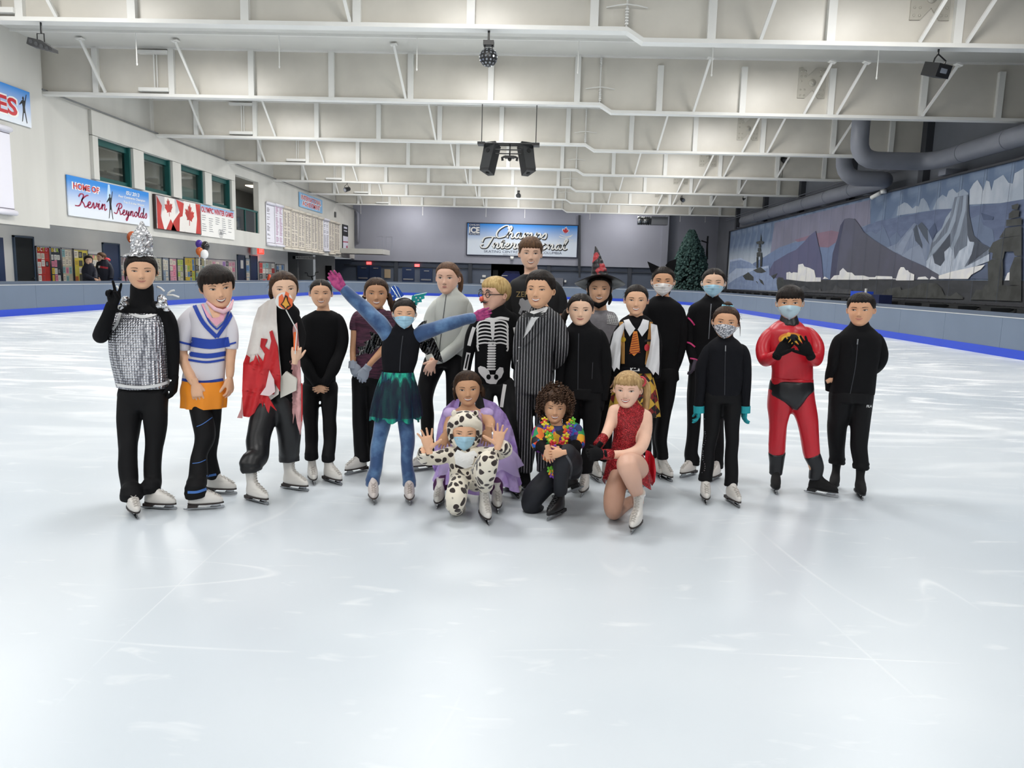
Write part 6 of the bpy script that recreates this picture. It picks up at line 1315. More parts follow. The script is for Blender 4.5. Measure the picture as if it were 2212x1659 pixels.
s.line('leggings', [(615,1135),(650,1120),(700,1085)], 4, MBL, 'blue_piping'); s.line('leggings', [(592,1335),(630,1330),(665,1315)], 4, MBL, 'blue_piping'); s.line('leggings', [(566,1492),(620,1490),(685,1467)], 14, MBL, 'blue_hem', off=.006); s.line('leggings', [(670,1405),(722,1395)], 12, MBL, 'blue_hem', off=.006)
s.done()
# ---- 3 caped
s = Person(A_, 4.92, 1070, 'brown-haired girl in black wrapped in a white and red flame-edged cape', SKC)
s.head(1090, 292, 482, yaw=6, roll=-4, sx=.98); s.face(eye='4a2f1c', open_=.5, mouth='smile'); s.hair(HBR, hf=.26, side=-.2, T=.045, back=-.4, part=-.05, extra=[([(-.34,.0,.1),(-.37,.08,-.15),(-.3,.2,-.35)], [.06,.06,.04])])
SAT = mat('satin_black', '121215', .4, bump=.1, bscale=12)
standard(s, [(1100,475,45),(1100,500,70),(1095,540,78),(1095,650,75),(1085,760,76),(1075,860,88),(1065,1000,100)],
  [[(1040,530,38),(1000,640,40,.02),(990,780,34,.0),(1015,850,28,.02),(1030,890,24,.02)], [(1140,530,34),(1170,620,36),(1172,700,32,-.05),(1145,760,24,-.12)]],
  [([(1010,980,72),(980,1080,72),(950,1200,66),(945,1290,62),(940,1350,60)], (936,1545,38,dict(tall=True))), ([(1080,980,72),(1105,1080,70),(1120,1180,62),(1118,1260,60),(1115,1300,56)], (1142,1478,52,dict(tall=True)))],
  BK, SAT, names=('black_shirt', 'baggy_trousers'), neck=[(1090,440,36),(1098,490,40)], collar=[(1100,470,44),(1102,495,52)], hips=[(1060,940,98),(1055,1020,100)], amp=.005)
s.handat(1150, 775, 8, 'grip', -1, dz=-.14, turn=200)
W2 = mat('cape_white', 'dad2cc', .65, col2='e8e2dc', vscale=4); RD = mat('cape_red', 'c8262c', .55, var=.1, vscale=5); PKC = mat('cape_pink', 'dfa9a9', .6)
fold = lambda x, y: -.13+.05*math.cos((x-960)/70)-.03*(y-500)/600
s.cloth([(1040,437),(1000,450),(950,490),(925,560),(900,680),(880,760),(870,900),(868,1000),(950,1040),(1060,960),(1075,860),(1060,700),(1050,560),(1048,470)], fold, W2, 'cape', wave=.012, kx=.11)
red = lambda x, y: fold(x, y)-.014
s.cloth([(868,790),(885,745),(905,760),(900,790),(925,775),(935,745),(960,800),(945,740),(975,780),(970,805),(985,740),(960,700),(965,655),(1000,660),(985,700),(1010,720),(1020,670),(1010,620),(1025,612),(1055,700),(1070,860),(1068,945),(1040,900),(1035,960),(1000,965),(1050,1050),(1015,1020),(1005,1072),(980,1000),(960,1090),(930,1060),(900,1085),(868,1080),(862,940)], red, RD, 'red_flame', wave=.012, kx=.11)
s.cloth([(1010,830),(1035,880),(1042,945),(1010,970),(960,962),(990,920)], lambda x, y: fold(x, y)-.03, mat('cape_pale', 'ecd5d6', .6), 'white_flame')
s.cloth([(868,960),(875,1010),(862,1090),(835,1088),(855,1040),(860,980)], lambda x, y: -.1, PKC, 'pink_flame')
s.cloth([(1135,590),(1160,570),(1172,700),(1180,830),(1186,1000),(1190,1110),(1178,1182),(1160,1120),(1150,1060),(1138,1120),(1132,1000),(1130,840),(1120,780),(1150,760)], lambda x, y: -.07+.03*math.cos(x/12), PKC, 'cape_lining', wave=.006, kx=.3)
s.cloth([(1183,900),(1190,900),(1190,1100),(1184,1110)], lambda x, y: -.09, RD, 'red_edge')
s.cloth([(1070,870),(1100,835),(1150,870),(1158,880),(1155,940),(1070,980)], lambda x, y: -.12, mat('pouch_cream', 'd8d4ca', .7), 'paper_pouch', thick=.02)
mb = MB(); mb.tube([s.w(1150,625,-.1), s.w(1152,720,-.16)], .012, 8); mb.build('orange_handle', mat('toy_orange', 'ee6a2c', .4), s.root)
s.done(); s3 = s
t = empty('bird_mask', s.w(1095, 455, -.25), 'white and orange cartoon bird face mask on a thin white stick', 'mask')
def flat(sv, poly, dz, m, name, par, th=.004, bulge=0):
    mb = MB(); o = sv.w(poly[0][0], poly[0][1], dz); P_ = [sv.w(x, y, dz) for x, y in poly]
    mb.prism([(p.x, p.z) for p in P_], (V((0, sv.Y+dz, 0)), V((1,0,0)), V((0,0,1)), V((0,-1,0))), th); return mb.build(name, m, par)
el = lambda cx, cy, rx, ry, n=24: [(cx+rx*math.cos(i*2*math.pi/n), cy+ry*math.sin(i*2*math.pi/n)) for i in range(n)]
flat(s, el(1090,452,46,46), -.25, M_PW, 'mask_disc', t); flat(s, [(1062,430),(1080,415),(1090,440),(1100,400),(1118,412),(1115,430),(1138,445),(1135,480),(1115,498),(1085,495),(1062,478)], -.256, mat('mask_orange', 'ee7140', .5), 'orange_face', t)
flat(s, [(1072,472),(1085,455),(1098,420),(1110,430),(1112,450),(1128,480),(1115,485),(1100,500),(1085,485)], -.262, mat('line_brown', '3a1d12', .5), 'beak_outline', t); flat(s, [(1080,470),(1090,458),(1102,432),(1108,455),(1120,477),(1108,480),(1100,492),(1092,480)], -.267, mat('beak_gold', 'e0a33c', .4), 'beak', t)
mb = MB(); mb.tube([s.w(1100,500,-.245), s.w(1160,612,-.2), s.w(1150,740,-.17)], .004, 6); mb.build('stick', M_PW, t)
# ---- 4 plain black, hands together
s = Person(B_, 5.45, 215, 'smiling girl in plain black sweater with hands clasped low', SKA)
s.head(213, 181, 362, sx=.97); s.face(open_=.35, mouth='smile'); s.hair(HB, hf=.27, side=-.08, T=.025, part=0.0, extra=[([(0,.4,.1),(0,.48,0),(0,.42,-.1)], [.08,.1,.05])])
standard(s, [(228,380,48),(228,402,95),(220,440,120),(215,520,118),(212,620,112),(208,720,104),(205,800,102),(205,860,100)],
  [[(115,445,36),(95,530,40),(92,640,40,-.03),(140,760,38,-.12),(195,850,30,-.16)], [(330,440,38),(345,530,40),(335,640,40,-.03),(285,760,38,-.12),(230,850,30,-.16)]],
  [([(150,860,58),(150,960,54),(150,1080,46),(155,1200,42),(160,1290,43)], (160,1455,5)), ([(262,860,58),(265,960,54),(268,1080,44),(268,1200,40),(270,1305,42)], (280,1462,35))],
  BK, LEG, names=('sweater', 'leggings'), neck=[(225,330,36),(230,390,38)], hips=[(205,840,104),(205,900,108)], depth=.6)
s.handat(185, 862, 100, 'relax', -1, dz=-.17, turn=180, sc=.8); s.handat(225, 866, -100, 'relax', 1, dz=-.17, turn=180, sc=.8)
s.done()
# ---- 5 maroon tee
s = Person(B_, 5.5, 545, 'girl in maroon patterned T-shirt wearing pale grey gloves', 'cf9c78')
s.head(562, 172, 372, sx=.95); s.face(open_=.5, mouth='smile'); s.hair(HBR, hf=.26, side=-.12, T=.04, part=0.0, extra=[([(-.3,.05,.0),(-.4,.12,-.15),(-.45,.1,-.35),(-.42,.1,-.5)], [.05,.07,.05,.01]), ([(.3,.05,.0),(.42,.1,-.1),(.52,.05,-.4),(.5,.05,-.62)], [.07,.12,.12,.03])])
MAR = mat('tee_maroon', '3d2233', .75, col2='5a2f45', vscale=45, thr=(.45,.55), stretch=(.3,.3,3)); GLG = mat('glove_grey', 'a9b1bf', .85, bump=.1, bscale=150)
standard(s, [(565,370,48),(558,392,85),(545,425,115),(535,500,102),(525,600,92),(522,700,88),(520,790,88),(520,812,88)],
  [[(435,415,32),(425,460,32),(424,505,32),(422,560,24),(415,640,22),(415,715,19,-.05)], [(650,420,34),(655,500,34),(650,560,30),(590,640,24,-.1),(540,695,20,-.16),(505,740,19,-.2)]],
  [([(460,810,56),(455,920,50),(455,1040,44),(455,1180,42),(452,1310,46)], (445,1400,-50)), ([(550,810,54),(545,920,46),(548,1040,38),(545,1180,34),(542,1300,34)], (560,1400,10))],
  MAR, LEG, names=('tee_shirt', 'leggings'), neck=[(565,330,36),(565,385,40)], sleeve=(3,3), hips=[(515,790,86),(510,840,96)])
s.handat(412, 718, 155, 'relax', 1, dz=-.06, turn=180, glove=GLG, sc=1.0); s.handat(500, 745, 205, 'relax', -1, dz=-.2, turn=180, glove=GLG, sc=1.0)
mb = MB(); mb.tube([s.w(415,700,-.05), s.w(410,745,-.06)], 26*s.k(), 14); mb.build('glove_cuff', GLG, s.root); mb = MB(); mb.tube([s.w(515,730,-.18), s.w(490,760,-.2)], 24*s.k(), 14); mb.build('glove_cuff', GLG, s.root)
s.done()
# ---- 6 blue velvet dragon
s = Person(B_, 4.92, 700, 'masked girl with outstretched blue velvet arms, teal dragon headband and mermaid skirt', SKA)
s.head(738, 303, 492, sx=.98); s.face(open_=.3, hide_mouth=True); s.hair(HB, hf=.25, side=-.05, T=.03, extra=[([(0,.4,.1),(0,.5,0),(0,.42,-.1)], [.08,.1,.05])]); s.mask(BLM)
VEL = mat('velvet_blue', '284a78', .6, col2='5f86b0', vscale=11, thr=(.45,.75), sheen=.4, bump=.3, bscale=14)
s.torso(s.body, [(720,495,60),(715,540,100),(705,700,100),(695,800,90)], .8, .6); s.limb(s.body, [(738,460,36),(730,520,42)])
T_ = MB(); s.torso(T_, [(728,488,60),(724,515,92),(722,540,110),(716,600,122),(708,680,116),(700,750,100),(697,790,98)], 1, .6); s.limb(T_, [(733,470,55),(730,500,60)]); s.garment('black_vest', T_, BK2, amp=.003)
aL = [(640,545,50),(600,480,52,-.01),(500,375,48,-.03),(420,305,40,-.05),(350,243,34,-.06)]; aR = [(820,545,46),(870,515,50),(970,480,44,-.02),(1070,450,38,.02),(1175,425,32,.1)]
for a in (aL, aR): s.limb(s.body, [(p[0],p[1],p[2]*.8,*p[3:]) for p in a]); mb = MB(); s.limb(mb, a); s.garment('velvet_sleeve', mb, VEL, amp=.005, st=(.6,1,.6))
for pts, ft in (([(610,1000,56,0),(596,1100,54),(572,1220,46),(562,1340,44),(563,1462,46)], (542,1570,2,dict(kind='pink'))), ([(742,1000,54),(748,1100,50),(756,1220,45),(754,1340,42),(754,1475,42)], (768,1575,2,dict(kind='pink')))): s.leg(pts, ft, .06)
s.torso(s.bot, [(690,790,96),(685,900,120),(680,1000,115)], 1, .7); s.garment('velvet_leggings', s.bot, VEL, amp=.005)
PUR = mat('glove_magenta', '8c2a68', .7, col2='b8457f', vscale=40, thr=(.4,.6), bump=.4, bscale=60)
s.handat(352, 248, -40, 'flat', 1, dz=-.06, turn=30, glove=PUR, sc=1.25); s.handat(1172, 425, 70, 'flat', 1, dz=.1, turn=180, glove=PUR, sc=1.15)
SCL = mat('mermaid_scale', '1c4560', .25, metal=.55, col2='35c4a4', vscale=9, thr=(.42,.6), stretch=(3,3,.35), bump=.6, bscale=70); 
s.skirt('mermaid_skirt', [(697,765,100),(692,850,125),(685,960,148),(680,1062,158)], SCL, 14, .07, .72, hem=lambda t: .015*math.sin(9*t))
s.skirt('tulle_hem', [(697,790,104),(690,900,145),(683,1040,168)], mat('tulle_navy', '141a38', .6, alpha=.45), 11, .06, .74)
s.skirt('waistband', [(697,758,101),(697,790,101)], BK, 1, 0, .66)
s.line('black_vest', [(728,540),(715,650),(708,765)], 6, M_ZIPD, 'zip')
PVC = mat('wing_vinyl', '0b0b0e', .1, spec=.8, bump=.8, bscale=18, coat=.5)
wf = lambda x, y: .12+.02*math.sin(x/9+y/14)
s.cloth([(600,500),(560,530),(520,510),(530,560),(480,580),(500,600),(440,610),(455,640),(425,672),(490,650),(530,655),(560,620),(600,600)], wf, PVC, 'bat_wing', wave=.02, kx=.2)
s.cloth([(820,480),(850,450),(880,440),(872,475),(900,540),(925,560),(960,640),(983,712),(950,695),(930,690),(910,650),(880,660),(850,640),(825,600)], wf, PVC, 'bat_wing', wave=.02, kx=.2)
TB = mat('horn_blue', '2452b0', .4, metal=.3); TT = mat('horn_teal', '159a98', .4, metal=.3)
s.cloth([(668,320),(655,280),(652,235),(675,222),(700,235),(735,285),(715,300),(690,300)], lambda x, y: .02, TB, 'dragon_wing'); s.cloth([(780,330),(785,290),(810,275),(885,266),(862,290),(865,305),(845,312),(848,328),(825,330),(815,350)], lambda x, y: .02, TT, 'dragon_wing')
mb = MB()
for x, y in ((800,325),(812,300),(825,315),(838,300),(822,335),(665,290),(680,275),(690,290)): m2 = MB(); m2.tube([s.w(x,y,.012), s.w(x,y,.008)], .0055, 8); m2.build('silver_spot', mat('silver_bright', 'd8e6e8', .2, metal=.5), s.root)
for p in (((655,235),(700,300)),((675,222),(715,300)),((800,285),(880,268))): mb.tube([s.w(*p[0],.01), s.w(*p[1],.01)], .0025, 5)
mb.build('silver_rib', mat('silver_bright', 'd8e6e8', .2, metal=.5), s.root)
mb = MB(); mb.smooth = True; mb.tube([s.hp(.4*math.sin(a), .0, .05+.47*math.cos(a)) for a in [i*.2-1.2 for i in range(13)]], .006, 6); mb.build('headband', BK, s.root)
s.done()
# ---- 7 pale jacket
s = Person(B_, 5.8, 1020, 'tall ponytailed girl in pale grey zip jacket standing sideways', 'e8bca4')
s.head(1010, 73, 277, yaw=-14, sx=.93); s.face(eye='3d2c20', open_=.75, mouth='neutral', brow='5c4030', lip='b5706a'); s.hair(hair_mat('4a3527','6d4e38'), hf=.27, side=-.02, T=.03, extra=[([(.1,.4,.2),(.25,.55,.1),(.3,.55,-.2),(.28,.45,-.5),(.2,.4,-.75)], [.07,.1,.09,.06,.02])])
PAL_ = mat('jacket_pale', 'c3c6c0', .6, bump=.06, bscale=60)
standard(s, [(1040,262,46),(1042,285,75),(1038,320,108),(1035,400,118),(1035,500,112),(1035,600,98),(1042,680,86),(1045,692,84)],
  [[(935,345,38),(905,430,42),(895,560,38,-.05),(900,650,32,-.12),(905,700,28,-.15)], [(1125,350,44),(1130,450,46),(1100,570,40,-.05),(1000,660,34,-.14),(925,700,28,-.18)]],
  [([(930,700,72),(890,820,62),(870,930,52),(880,1040,44),(885,1150,40),(875,1290,36)], (860,1382,-62)), ([(1060,700,70),(1060,820,62),(1050,950,50),(1040,1080,42),(1030,1290,38)], (1040,1385,-20))],
  PAL_, LEG, names=('zip_jacket', 'leggings'), neck=[(1020,230,34),(1035,280,38)], collar=[(1035,262,44),(1038,300,52)], hips=[(1000,680,100),(985,730,115)], depth=.58, top_amp=.007, ktop=30)
s.handat(908, 700, 200, 'relax', 1, dz=-.18, turn=180, sc=.95); s.handat(925, 705, 215, 'grip', -1, dz=-.21, turn=180, sc=.95)
s.line('zip_jacket', [(1000,285),(985,400),(965,560),(955,650)], 4, M_ZIPD, 'zip')
s.done()
# ---- 8 skeleton
s = Person(C_, 5.45, 500, 'blond child in black skeleton-print suit with false nose and round glasses, face turned left', 'ebbca4')
s.head(500, 268, 455, yaw=-48, sx=.98, kf=1.0); s.face(eye='4f6a80', open_=.5, mouth='closed', brow='1a1210'); s.hair(hair_mat('a98a55','d2b57c'), hf=.28, bang=(.2,48), side=-.03, T=.05, top=.03, back=-.22)
standard(s, [(512,430,46),(512,455,80),(508,485,112),(502,550,120),(495,640,112),(485,740,104),(482,820,104),(490,900,108)],
  [[(405,500,38),(372,580,38),(348,680,34),(332,780,30),(335,850,26,-.05)], [(605,500,40),(622,600,40),(625,700,36,.05),(620,780,30,.08)]],
  [([(440,880,58),(435,1000,52),(430,1120,44),(430,1330,38)], (430,1490,0)), ([(560,880,60),(570,1000,52),(590,1120,42),(600,1300,36)], (610,1495,15))],
  BK, LEG, names=('skeleton_top', 'skeleton_trousers'), neck=[(505,410,36),(510,460,42)], collar=[(510,440,48),(510,470,62)], hips=[(490,860,106),(495,920,110)], depth=.6)
s.handat(335, 860, 180, 'relax', 1, dz=-.06, turn=90, sc=.9)
BN = mat('bone_print', 'e6e4e2', .7); mb = MB(); Ls = lambda p, w_=10, m=mb: s.line('skeleton_top', p, w_, BN, mb=m, step=12)
Ls([(412,492),(450,494),(490,500),(530,492),(578,500)], 16)
for k in range(7):
    y = 515+k*21; r = 78-abs(k-3)*3+k*1.5
    Ls([(480,y-2),(440,y-8),(408-k*1.5,y+2),(395+k*1,y+28),(405,y+40) if k > 3 else (398,y+34)], 8.5); Ls([(492,y-2),(530,y-8),(562+k*1.0,y+4),(572,y+28),(565,y+40) if k > 3 else (570,y+34)], 8.5)
s.decal('skeleton_top', [(470,500),(498,500),(494,600),(486,625),(478,600)], BN, mb=mb)
mb.build('rib_cage_print', BN, s.root)
mb = MB()
for k in range(11): y = 628+k*15; s.decal('skeleton_top', [(462-k*.6,y),(500-k*.2,y),(506-k*.2,y+5),(500-k*.2,y+11),(462-k*.6,y+11),(456-k*.6,y+5)], BN, mb=mb)
mb.build('spine_print', BN, s.root)
mb = MB(); s.decal('skeleton_top', [(402,775),(415,765),(440,772),(465,795),(470,815),(500,815),(505,795),(525,772),(545,775),(548,800),(535,830),(515,848),(505,868),(470,868),(450,860),(440,840),(420,820),(405,800)], BN, mb=mb); mb.build('pelvis_print', BN, s.root)
s.decal('skeleton_top', el(462,828,13,15), BK, 'pelvis_hole_print', off=.006); s.decal('skeleton_top', el(505,828,13,15), BK, 'pelvis_hole_print', off=.006)
for p, w_ in (([(380,545),(365,590),(350,650)], 20), ([(348,690),(338,740),(328,790)], 24), ([(612,545),(622,600)], 22)): s.line('skeleton_top', p, w_, BN, 'arm_bone_print', step=12)
s.line('skeleton_top', [(347,700),(338,740),(330,780)], 9, BK, 'arm_gap_print', off=.006)
s.line('skeleton_trousers', [(555,870),(545,930),(535,1000)], 20, BN, 'leg_bone_print')
mb = MB(); GLS = mat('glasses_black', '141416', .3)
for sg in (-1, 1): mb.tube([s.hp(sg*.155+.085*math.cos(a), -.45, .01+.085*math.sin(a)) for a in [i*math.pi/8 for i in range(17)]], .0028, 6)
mb.tube([s.hp(-.07,-.46,.02), s.hp(.07,-.46,.02)], .0028, 6); mb.tube([s.hp(.24,-.44,.02), s.hp(.38,-.02,.03)], .0028, 6); mb.tube([s.hp(-.24,-.44,.02), s.hp(-.38,-.02,.03)], .0028, 6)
for sg in (-1, 1): mb.tube([s.hp(sg*.06,-.45,.11), s.hp(sg*.15,-.46,.16), s.hp(sg*.25,-.44,.12)], [.002,.006,.002], 6)
mb.build('novelty_glasses', GLS, s.root)
mb = MB(); mb.smooth = True; mb.ball(s.hp(0,-.55,-.12), (.017,.02,.02), 14, 10); mb.build('false_nose', mat('nose_red', 'e0654e', .4), s.root)
mb = MB(); mb.smooth = True; mb.tube([s.hp(-.16,-.42,-.2), s.hp(-.08,-.48,-.225), s.hp(0,-.5,-.205), s.hp(.08,-.48,-.225), s.hp(.16,-.42,-.2)], [.001,.0065,.005,.0065,.001], 8); mb.build('false_moustache', GLS, s.root)
s.done()
# ---- 9 tall boy
s = Person(C_, 5.75, 712, 'tallest brown-haired teenage boy in black band T-shirt at the back', 'e8bea4')
s.head(700, 36, 216, yaw=3, sx=.9); s.face(eye='3b2d26', open_=.55, mouth='smile', brow='4a3528'); s.hair(hair_mat('4b3627','6b4f38'), hf=.28, bang=(.16,52), side=-.02, T=.06, back=-.2, top=.02)
standard(s, [(705,240,42),(708,262,80),(716,295,130),(724,350,148),(728,450,142),(725,560,132),(720,680,128),(720,780,126)],
  [[(610,320,40),(585,400,40),(590,470,36),(600,560,26),(610,680,22),(640,760,19,-.1)], [(840,320,44),(868,400,44),(872,465,40),(852,540,26,.05),(820,620,23,.12),(760,650,20,.16)]],
  [([(670,780,66),(665,950,56),(668,1100,46),(670,1280,40)], (672,1435,0)), ([(770,780,66),(775,950,56),(772,1100,46),(770,1280,40)], (775,1435,10, dict(kind='black')))],
  mat('tee_black', '17171a', .85, bump=.05), LEG, names=('tee_shirt', 'trousers'), neck=[(702,190,36),(706,270,42)], sleeve=(3,3), hips=[(720,760,126),(720,840,130)])
GOL = mat('print_gold', 'a08a5c', .6); TG = mat('print_grey', 'a8a8ac', .7)
vs, fs = text2d('ZEPPELIN', 1.0); mx = max(v[0] for v in vs); mb = MB(); bv = s.bvh['tee_shirt']
P_ = []
for v in vs:
    d = V(ray(*s.px(618+v[0]/mx*170, 372-v[1]*44))).normalized(); h = bv.ray_cast(V((0,0,CAMZ)), d); P_.append(h[0]-d*.006 if h[0] else s.w(618+v[0]/mx*170, 372-v[1]*44, -.15))
mb.add(P_, fs); mb.build('lettering', GOL, s.root)
s.decal('tee_shirt', [(640,385),(655,378),(670,392),(690,385),(705,392),(712,415),(700,440),(712,470),(690,475),(675,450),(655,450),(645,475),(632,465),(645,430),(634,410)], TG, 'figure_print')
s.done()
# ---- 10 pinstripe suit
s = Person(C_, 5.1, 742, 'boy in black suit with white pinstripes and a spiky bat bow tie', 'e2b08c')
s.head(755, 228, 440, yaw=-16, pitch=-4, sx=.95); s.face(open_=.42, mouth='smile', gaze=-.005); s.hair(hair_mat('17120f','241b16'), hf=.28, bang=(.25,35), side=0.0, T=.055, back=-.18, top=.035)
PIN = mat('pinstripe', '121217', .65, bump=.1, bscale=30); nt = PIN.node_tree; N = nt.nodes; L = nt.links; tc = N.new('ShaderNodeTexCoord'); wv = N.new('ShaderNodeTexWave'); wv.bands_direction = 'X'; wv.inputs['Scale'].default_value = 16; wv.inputs['Distortion'].default_value = .5; wv.inputs['Detail'].default_value = 2; wv.inputs['Detail Scale'].default_value = 4
L.new(tc.outputs['Object'], wv.inputs['Vector']); cr = N.new('ShaderNodeValToRGB'); cr.color_ramp.elements[0].position = .9; cr.color_ramp.elements[1].position = .97; cr.color_ramp.elements[0].color = lin('121217'); cr.color_ramp.elements[1].color = lin('b9b9bd'); L.new(wv.outputs['Fac'], cr.inputs[0]); L.new(cr.outputs[0], P(PIN).inputs['Base Color'])
standard(s, [(768,425,42),(762,450,75),(752,485,112),(745,560,116),(732,660,106),(724,740,104),(716,820,110),(714,885,112)],
  [[(655,510,36),(640,600,38),(630,690,34,.03),(640,780,30,.08)], [(845,500,42),(872,580,46),(880,660,44),(850,740,40,.08),(800,765,34,.14)]],
  [([(664,880,54),(664,1000,48),(672,1120,46),(682,1230,46),(690,1345,46)], (635,1473,-72, dict(kind='cover'))), ([(768,880,54),(772,1000,48),(774,1120,46),(772,1230,46),(768,1345,44)], (770,1500,-10, dict(kind='cover')))],
  PIN, PIN, names=('suit_jacket', 'suit_trousers'), neck=[(758,410,38),(765,460,44)], hips=[(712,860,108),(712,920,108)], top_amp=.004)
SHW = mat('shirt_white', 'e2e2e2', .7)
s.decal('suit_jacket', [(700,455),(805,425),(790,455),(735,500),(700,560),(650,620),(655,560),(680,500)], SHW, 'shirt_front', off=.004)
s.line('suit_jacket', [(700,470),(668,540),(640,640)], 20, PIN, 'lapel', off=.012); s.line('suit_jacket', [(820,440),(775,510),(715,585),(648,645)], 34, PIN, 'lapel', off=.012)
mb = MB()
for sg in (-1, 1):
    for k, (dx, dy) in enumerate(((-95,-22),(-100,-5),(-85,12),(-70,-30))): mb.prism([tuple(V((s.w(720,478).x, s.w(720,478).z)).to_tuple())]*0 or [(s.w(720,470,-.16).x, s.w(720,470,-.16).z), (s.w(720+sg*-dx*.9,478+dy,-.16).x, s.w(720+sg*-dx*.9,478+dy,-.16).z), (s.w(720,486,-.16).x, s.w(720,486,-.16).z)], (V((0,s.Y-.155-.003*k,0)), V((1,0,0)), V((0,0,1)), V((0,-1,0))), .004)
mb.ball(s.w(720,480,-.165), (.014,.01,.011), 10, 8); mb.build('bat_bow_tie', PVC, s.root)
mb = MB(); mb.ball(s.w(637,660,-.12), .008, 8, 6); mb.build('silver_button', M_STEEL, s.root); mb = MB(); mb.ball(s.w(628,737,-.12), .008, 8, 6); mb.build('silver_button', M_STEEL, s.root)
s.handat(815, 765, 250, 'relax', 1, dz=.15, turn=0)
s.done()
# ---- 11 black zip jacket girl
s = Person(C_, 5.2, 1000, 'dark-haired girl in black zip jacket behind the curly-haired skater', SKC)
s.head(985, 352, 537, sx=1.0); s.face(open_=.55, mouth='closed', lip='b8685f'); s.hair(HB, hf=.27, side=-.08, T=.035, part=0.0, extra=[([(-.25,.2,.0),(-.42,.2,-.1),(-.5,.18,-.35),(-.45,.18,-.55)], [.06,.1,.1,.03])])
standard(s, [(990,515,52),(995,540,75),(1000,575,108),(1004,650,112),(1003,760,108),(1002,860,118),(1003,915,122)],
  [[(905,590,36),(880,680,36),(872,780,34),(870,870,30)], [(1105,600,40),(1122,700,40),(1122,820,36),(1112,960,30)]],
  [([(935,900,62),(935,1030,54),(935,1150,46),(940,1330,42)], (945,1460,0)), ([(1052,900,64),(1048,1030,56),(1042,1150,46),(1034,1260,40),(1025,1350,40)], (1004,1490,-8))],
  BK, LEG, names=('zip_jacket', 'leggings'), neck=[(988,500,36),(992,560,42)], collar=[(990,508,50),(992,545,58)], hips=[(1000,880,118),(1000,950,115)])
s.handat(1112, 955, 185, 'relax', -1, dz=0, turn=90, glove=BK); s.line('zip_jacket', [(975,580),(972,740),(970,900)], 5, M_ZIPD, 'zip'); s.line('zip_jacket', [(1055,745),(1050,840)], 4, M_ZIPD, 'pocket_zip')
s.done()
# ---- 12 witch
s = Person(D_, 5.75, 410, 'girl in a wide black and red witch hat and checked dress', SKA)
s.head(408, 185, 362, sx=.96, yaw=0); s.face(open_=.45, mouth='smile'); s.hair(HB, hf=.27, side=-.3, T=.05, back=-.4, extra=[([(-.3,.1,.0),(-.36,.12,-.3),(-.32,.15,-.5)], [.06,.07,.03]), ([(.3,.1,.0),(.36,.12,-.3),(.32,.15,-.5)], [.06,.07,.03])])
GRD = mat('dress_grey', '8e8b90', .8, var=.1, vscale=40)
standard(s, [(410,395,42),(412,420,78),(418,455,96),(420,550,88),(420,660,84),(420,760,90)],
  [[(345,450,28),(330,550,26),(330,650,22)], [(480,440,34),(498,520,30),(500,620,24),(500,720,20)]],
  [([(400,760,52),(398,900,46),(392,1050,38),(385,1230,34)], (380,1355,20)), ([(455,760,52),(455,900,46),(450,1050,38),(445,1230,34)], (450,1355,20))],
  GRD, LEG, names=('checked_dress', 'leggings'), neck=[(408,330,34),(412,410,40)], sleeve=(0,2))
s.skirt('dress_skirt', [(420,700,88),(420,850,125),(420,960,140)], BK, 9, .08, .7)
CHK = mat('check_white', 'dcdcdc', .7); mb = MB()
for k in range(6): s.line('checked_dress', [(455+k*11,415-k*1),(470+k*11,470)], 4, CHK, mb=mb, off=.006); s.line('checked_dress', [(450,425+k*9),(512,432+k*9)], 4, CHK, mb=mb, off=.006)
mb.build('check_print', CHK, s.root)
HAT = mat('hat_black', '1d1c20', .5, alpha=.9); HAT2 = mat('hat_cone', '232125', .35, col2='b8353c', vscale=14, thr=(.52,.56), detail=1); q = []
mb = MB(); mb.smooth = True; c0 = s.w(412,218); vs = []; n = 48
for r in (.3, .55, .8, 1.0, 1.0, .8, .55, .3):
    for j in range(n): th = 2*math.pi*j/n; R_ = 142*s.k()*r; vs.append(c0+V((R_*math.cos(th), R_*.95*math.sin(th), -.035*r*r*(1 if True else 0)+.012*math.sin(3*th)*r-.03*math.cos(th)*r*0 - .09*math.sin(-th)*0 - .06*math.sin(th)*r - (.004 if len(vs) >= 4*n else 0))))
mb.add(vs, gfaces(8, n)); mb.build('hat_brim', HAT, s.root)
mb = MB(); mb.smooth = True; q = crom([(408,222,56),(408,190,48),(402,150,38),(396,110,27),(392,75,17),(389,50,9),(384,32,3)], 5); mb.tube([s.w(a[0], a[1]) for a in q], [a[2]*s.k()*(1+.05*math.sin(i*1.9)) for i, a in enumerate(q)], 20); mb.build('hat_cone', HAT2, s.root)
mb = MB(); mb.smooth = True; mb.tube([s.hp(-.3,-.1,-.32), s.hp(-.17,-.34,-.46), s.hp(0,-.41,-.53), s.hp(.17,-.34,-.44), s.hp(.3,-.12,-.28)], [.008,.016,.02,.016,.008], 10); mb.tube([s.hp(-.3,-.1,-.32), s.hp(-.36,0,-.1)], .002, 4); mb.build('black_face_mask', BK, s.root)
s.done()
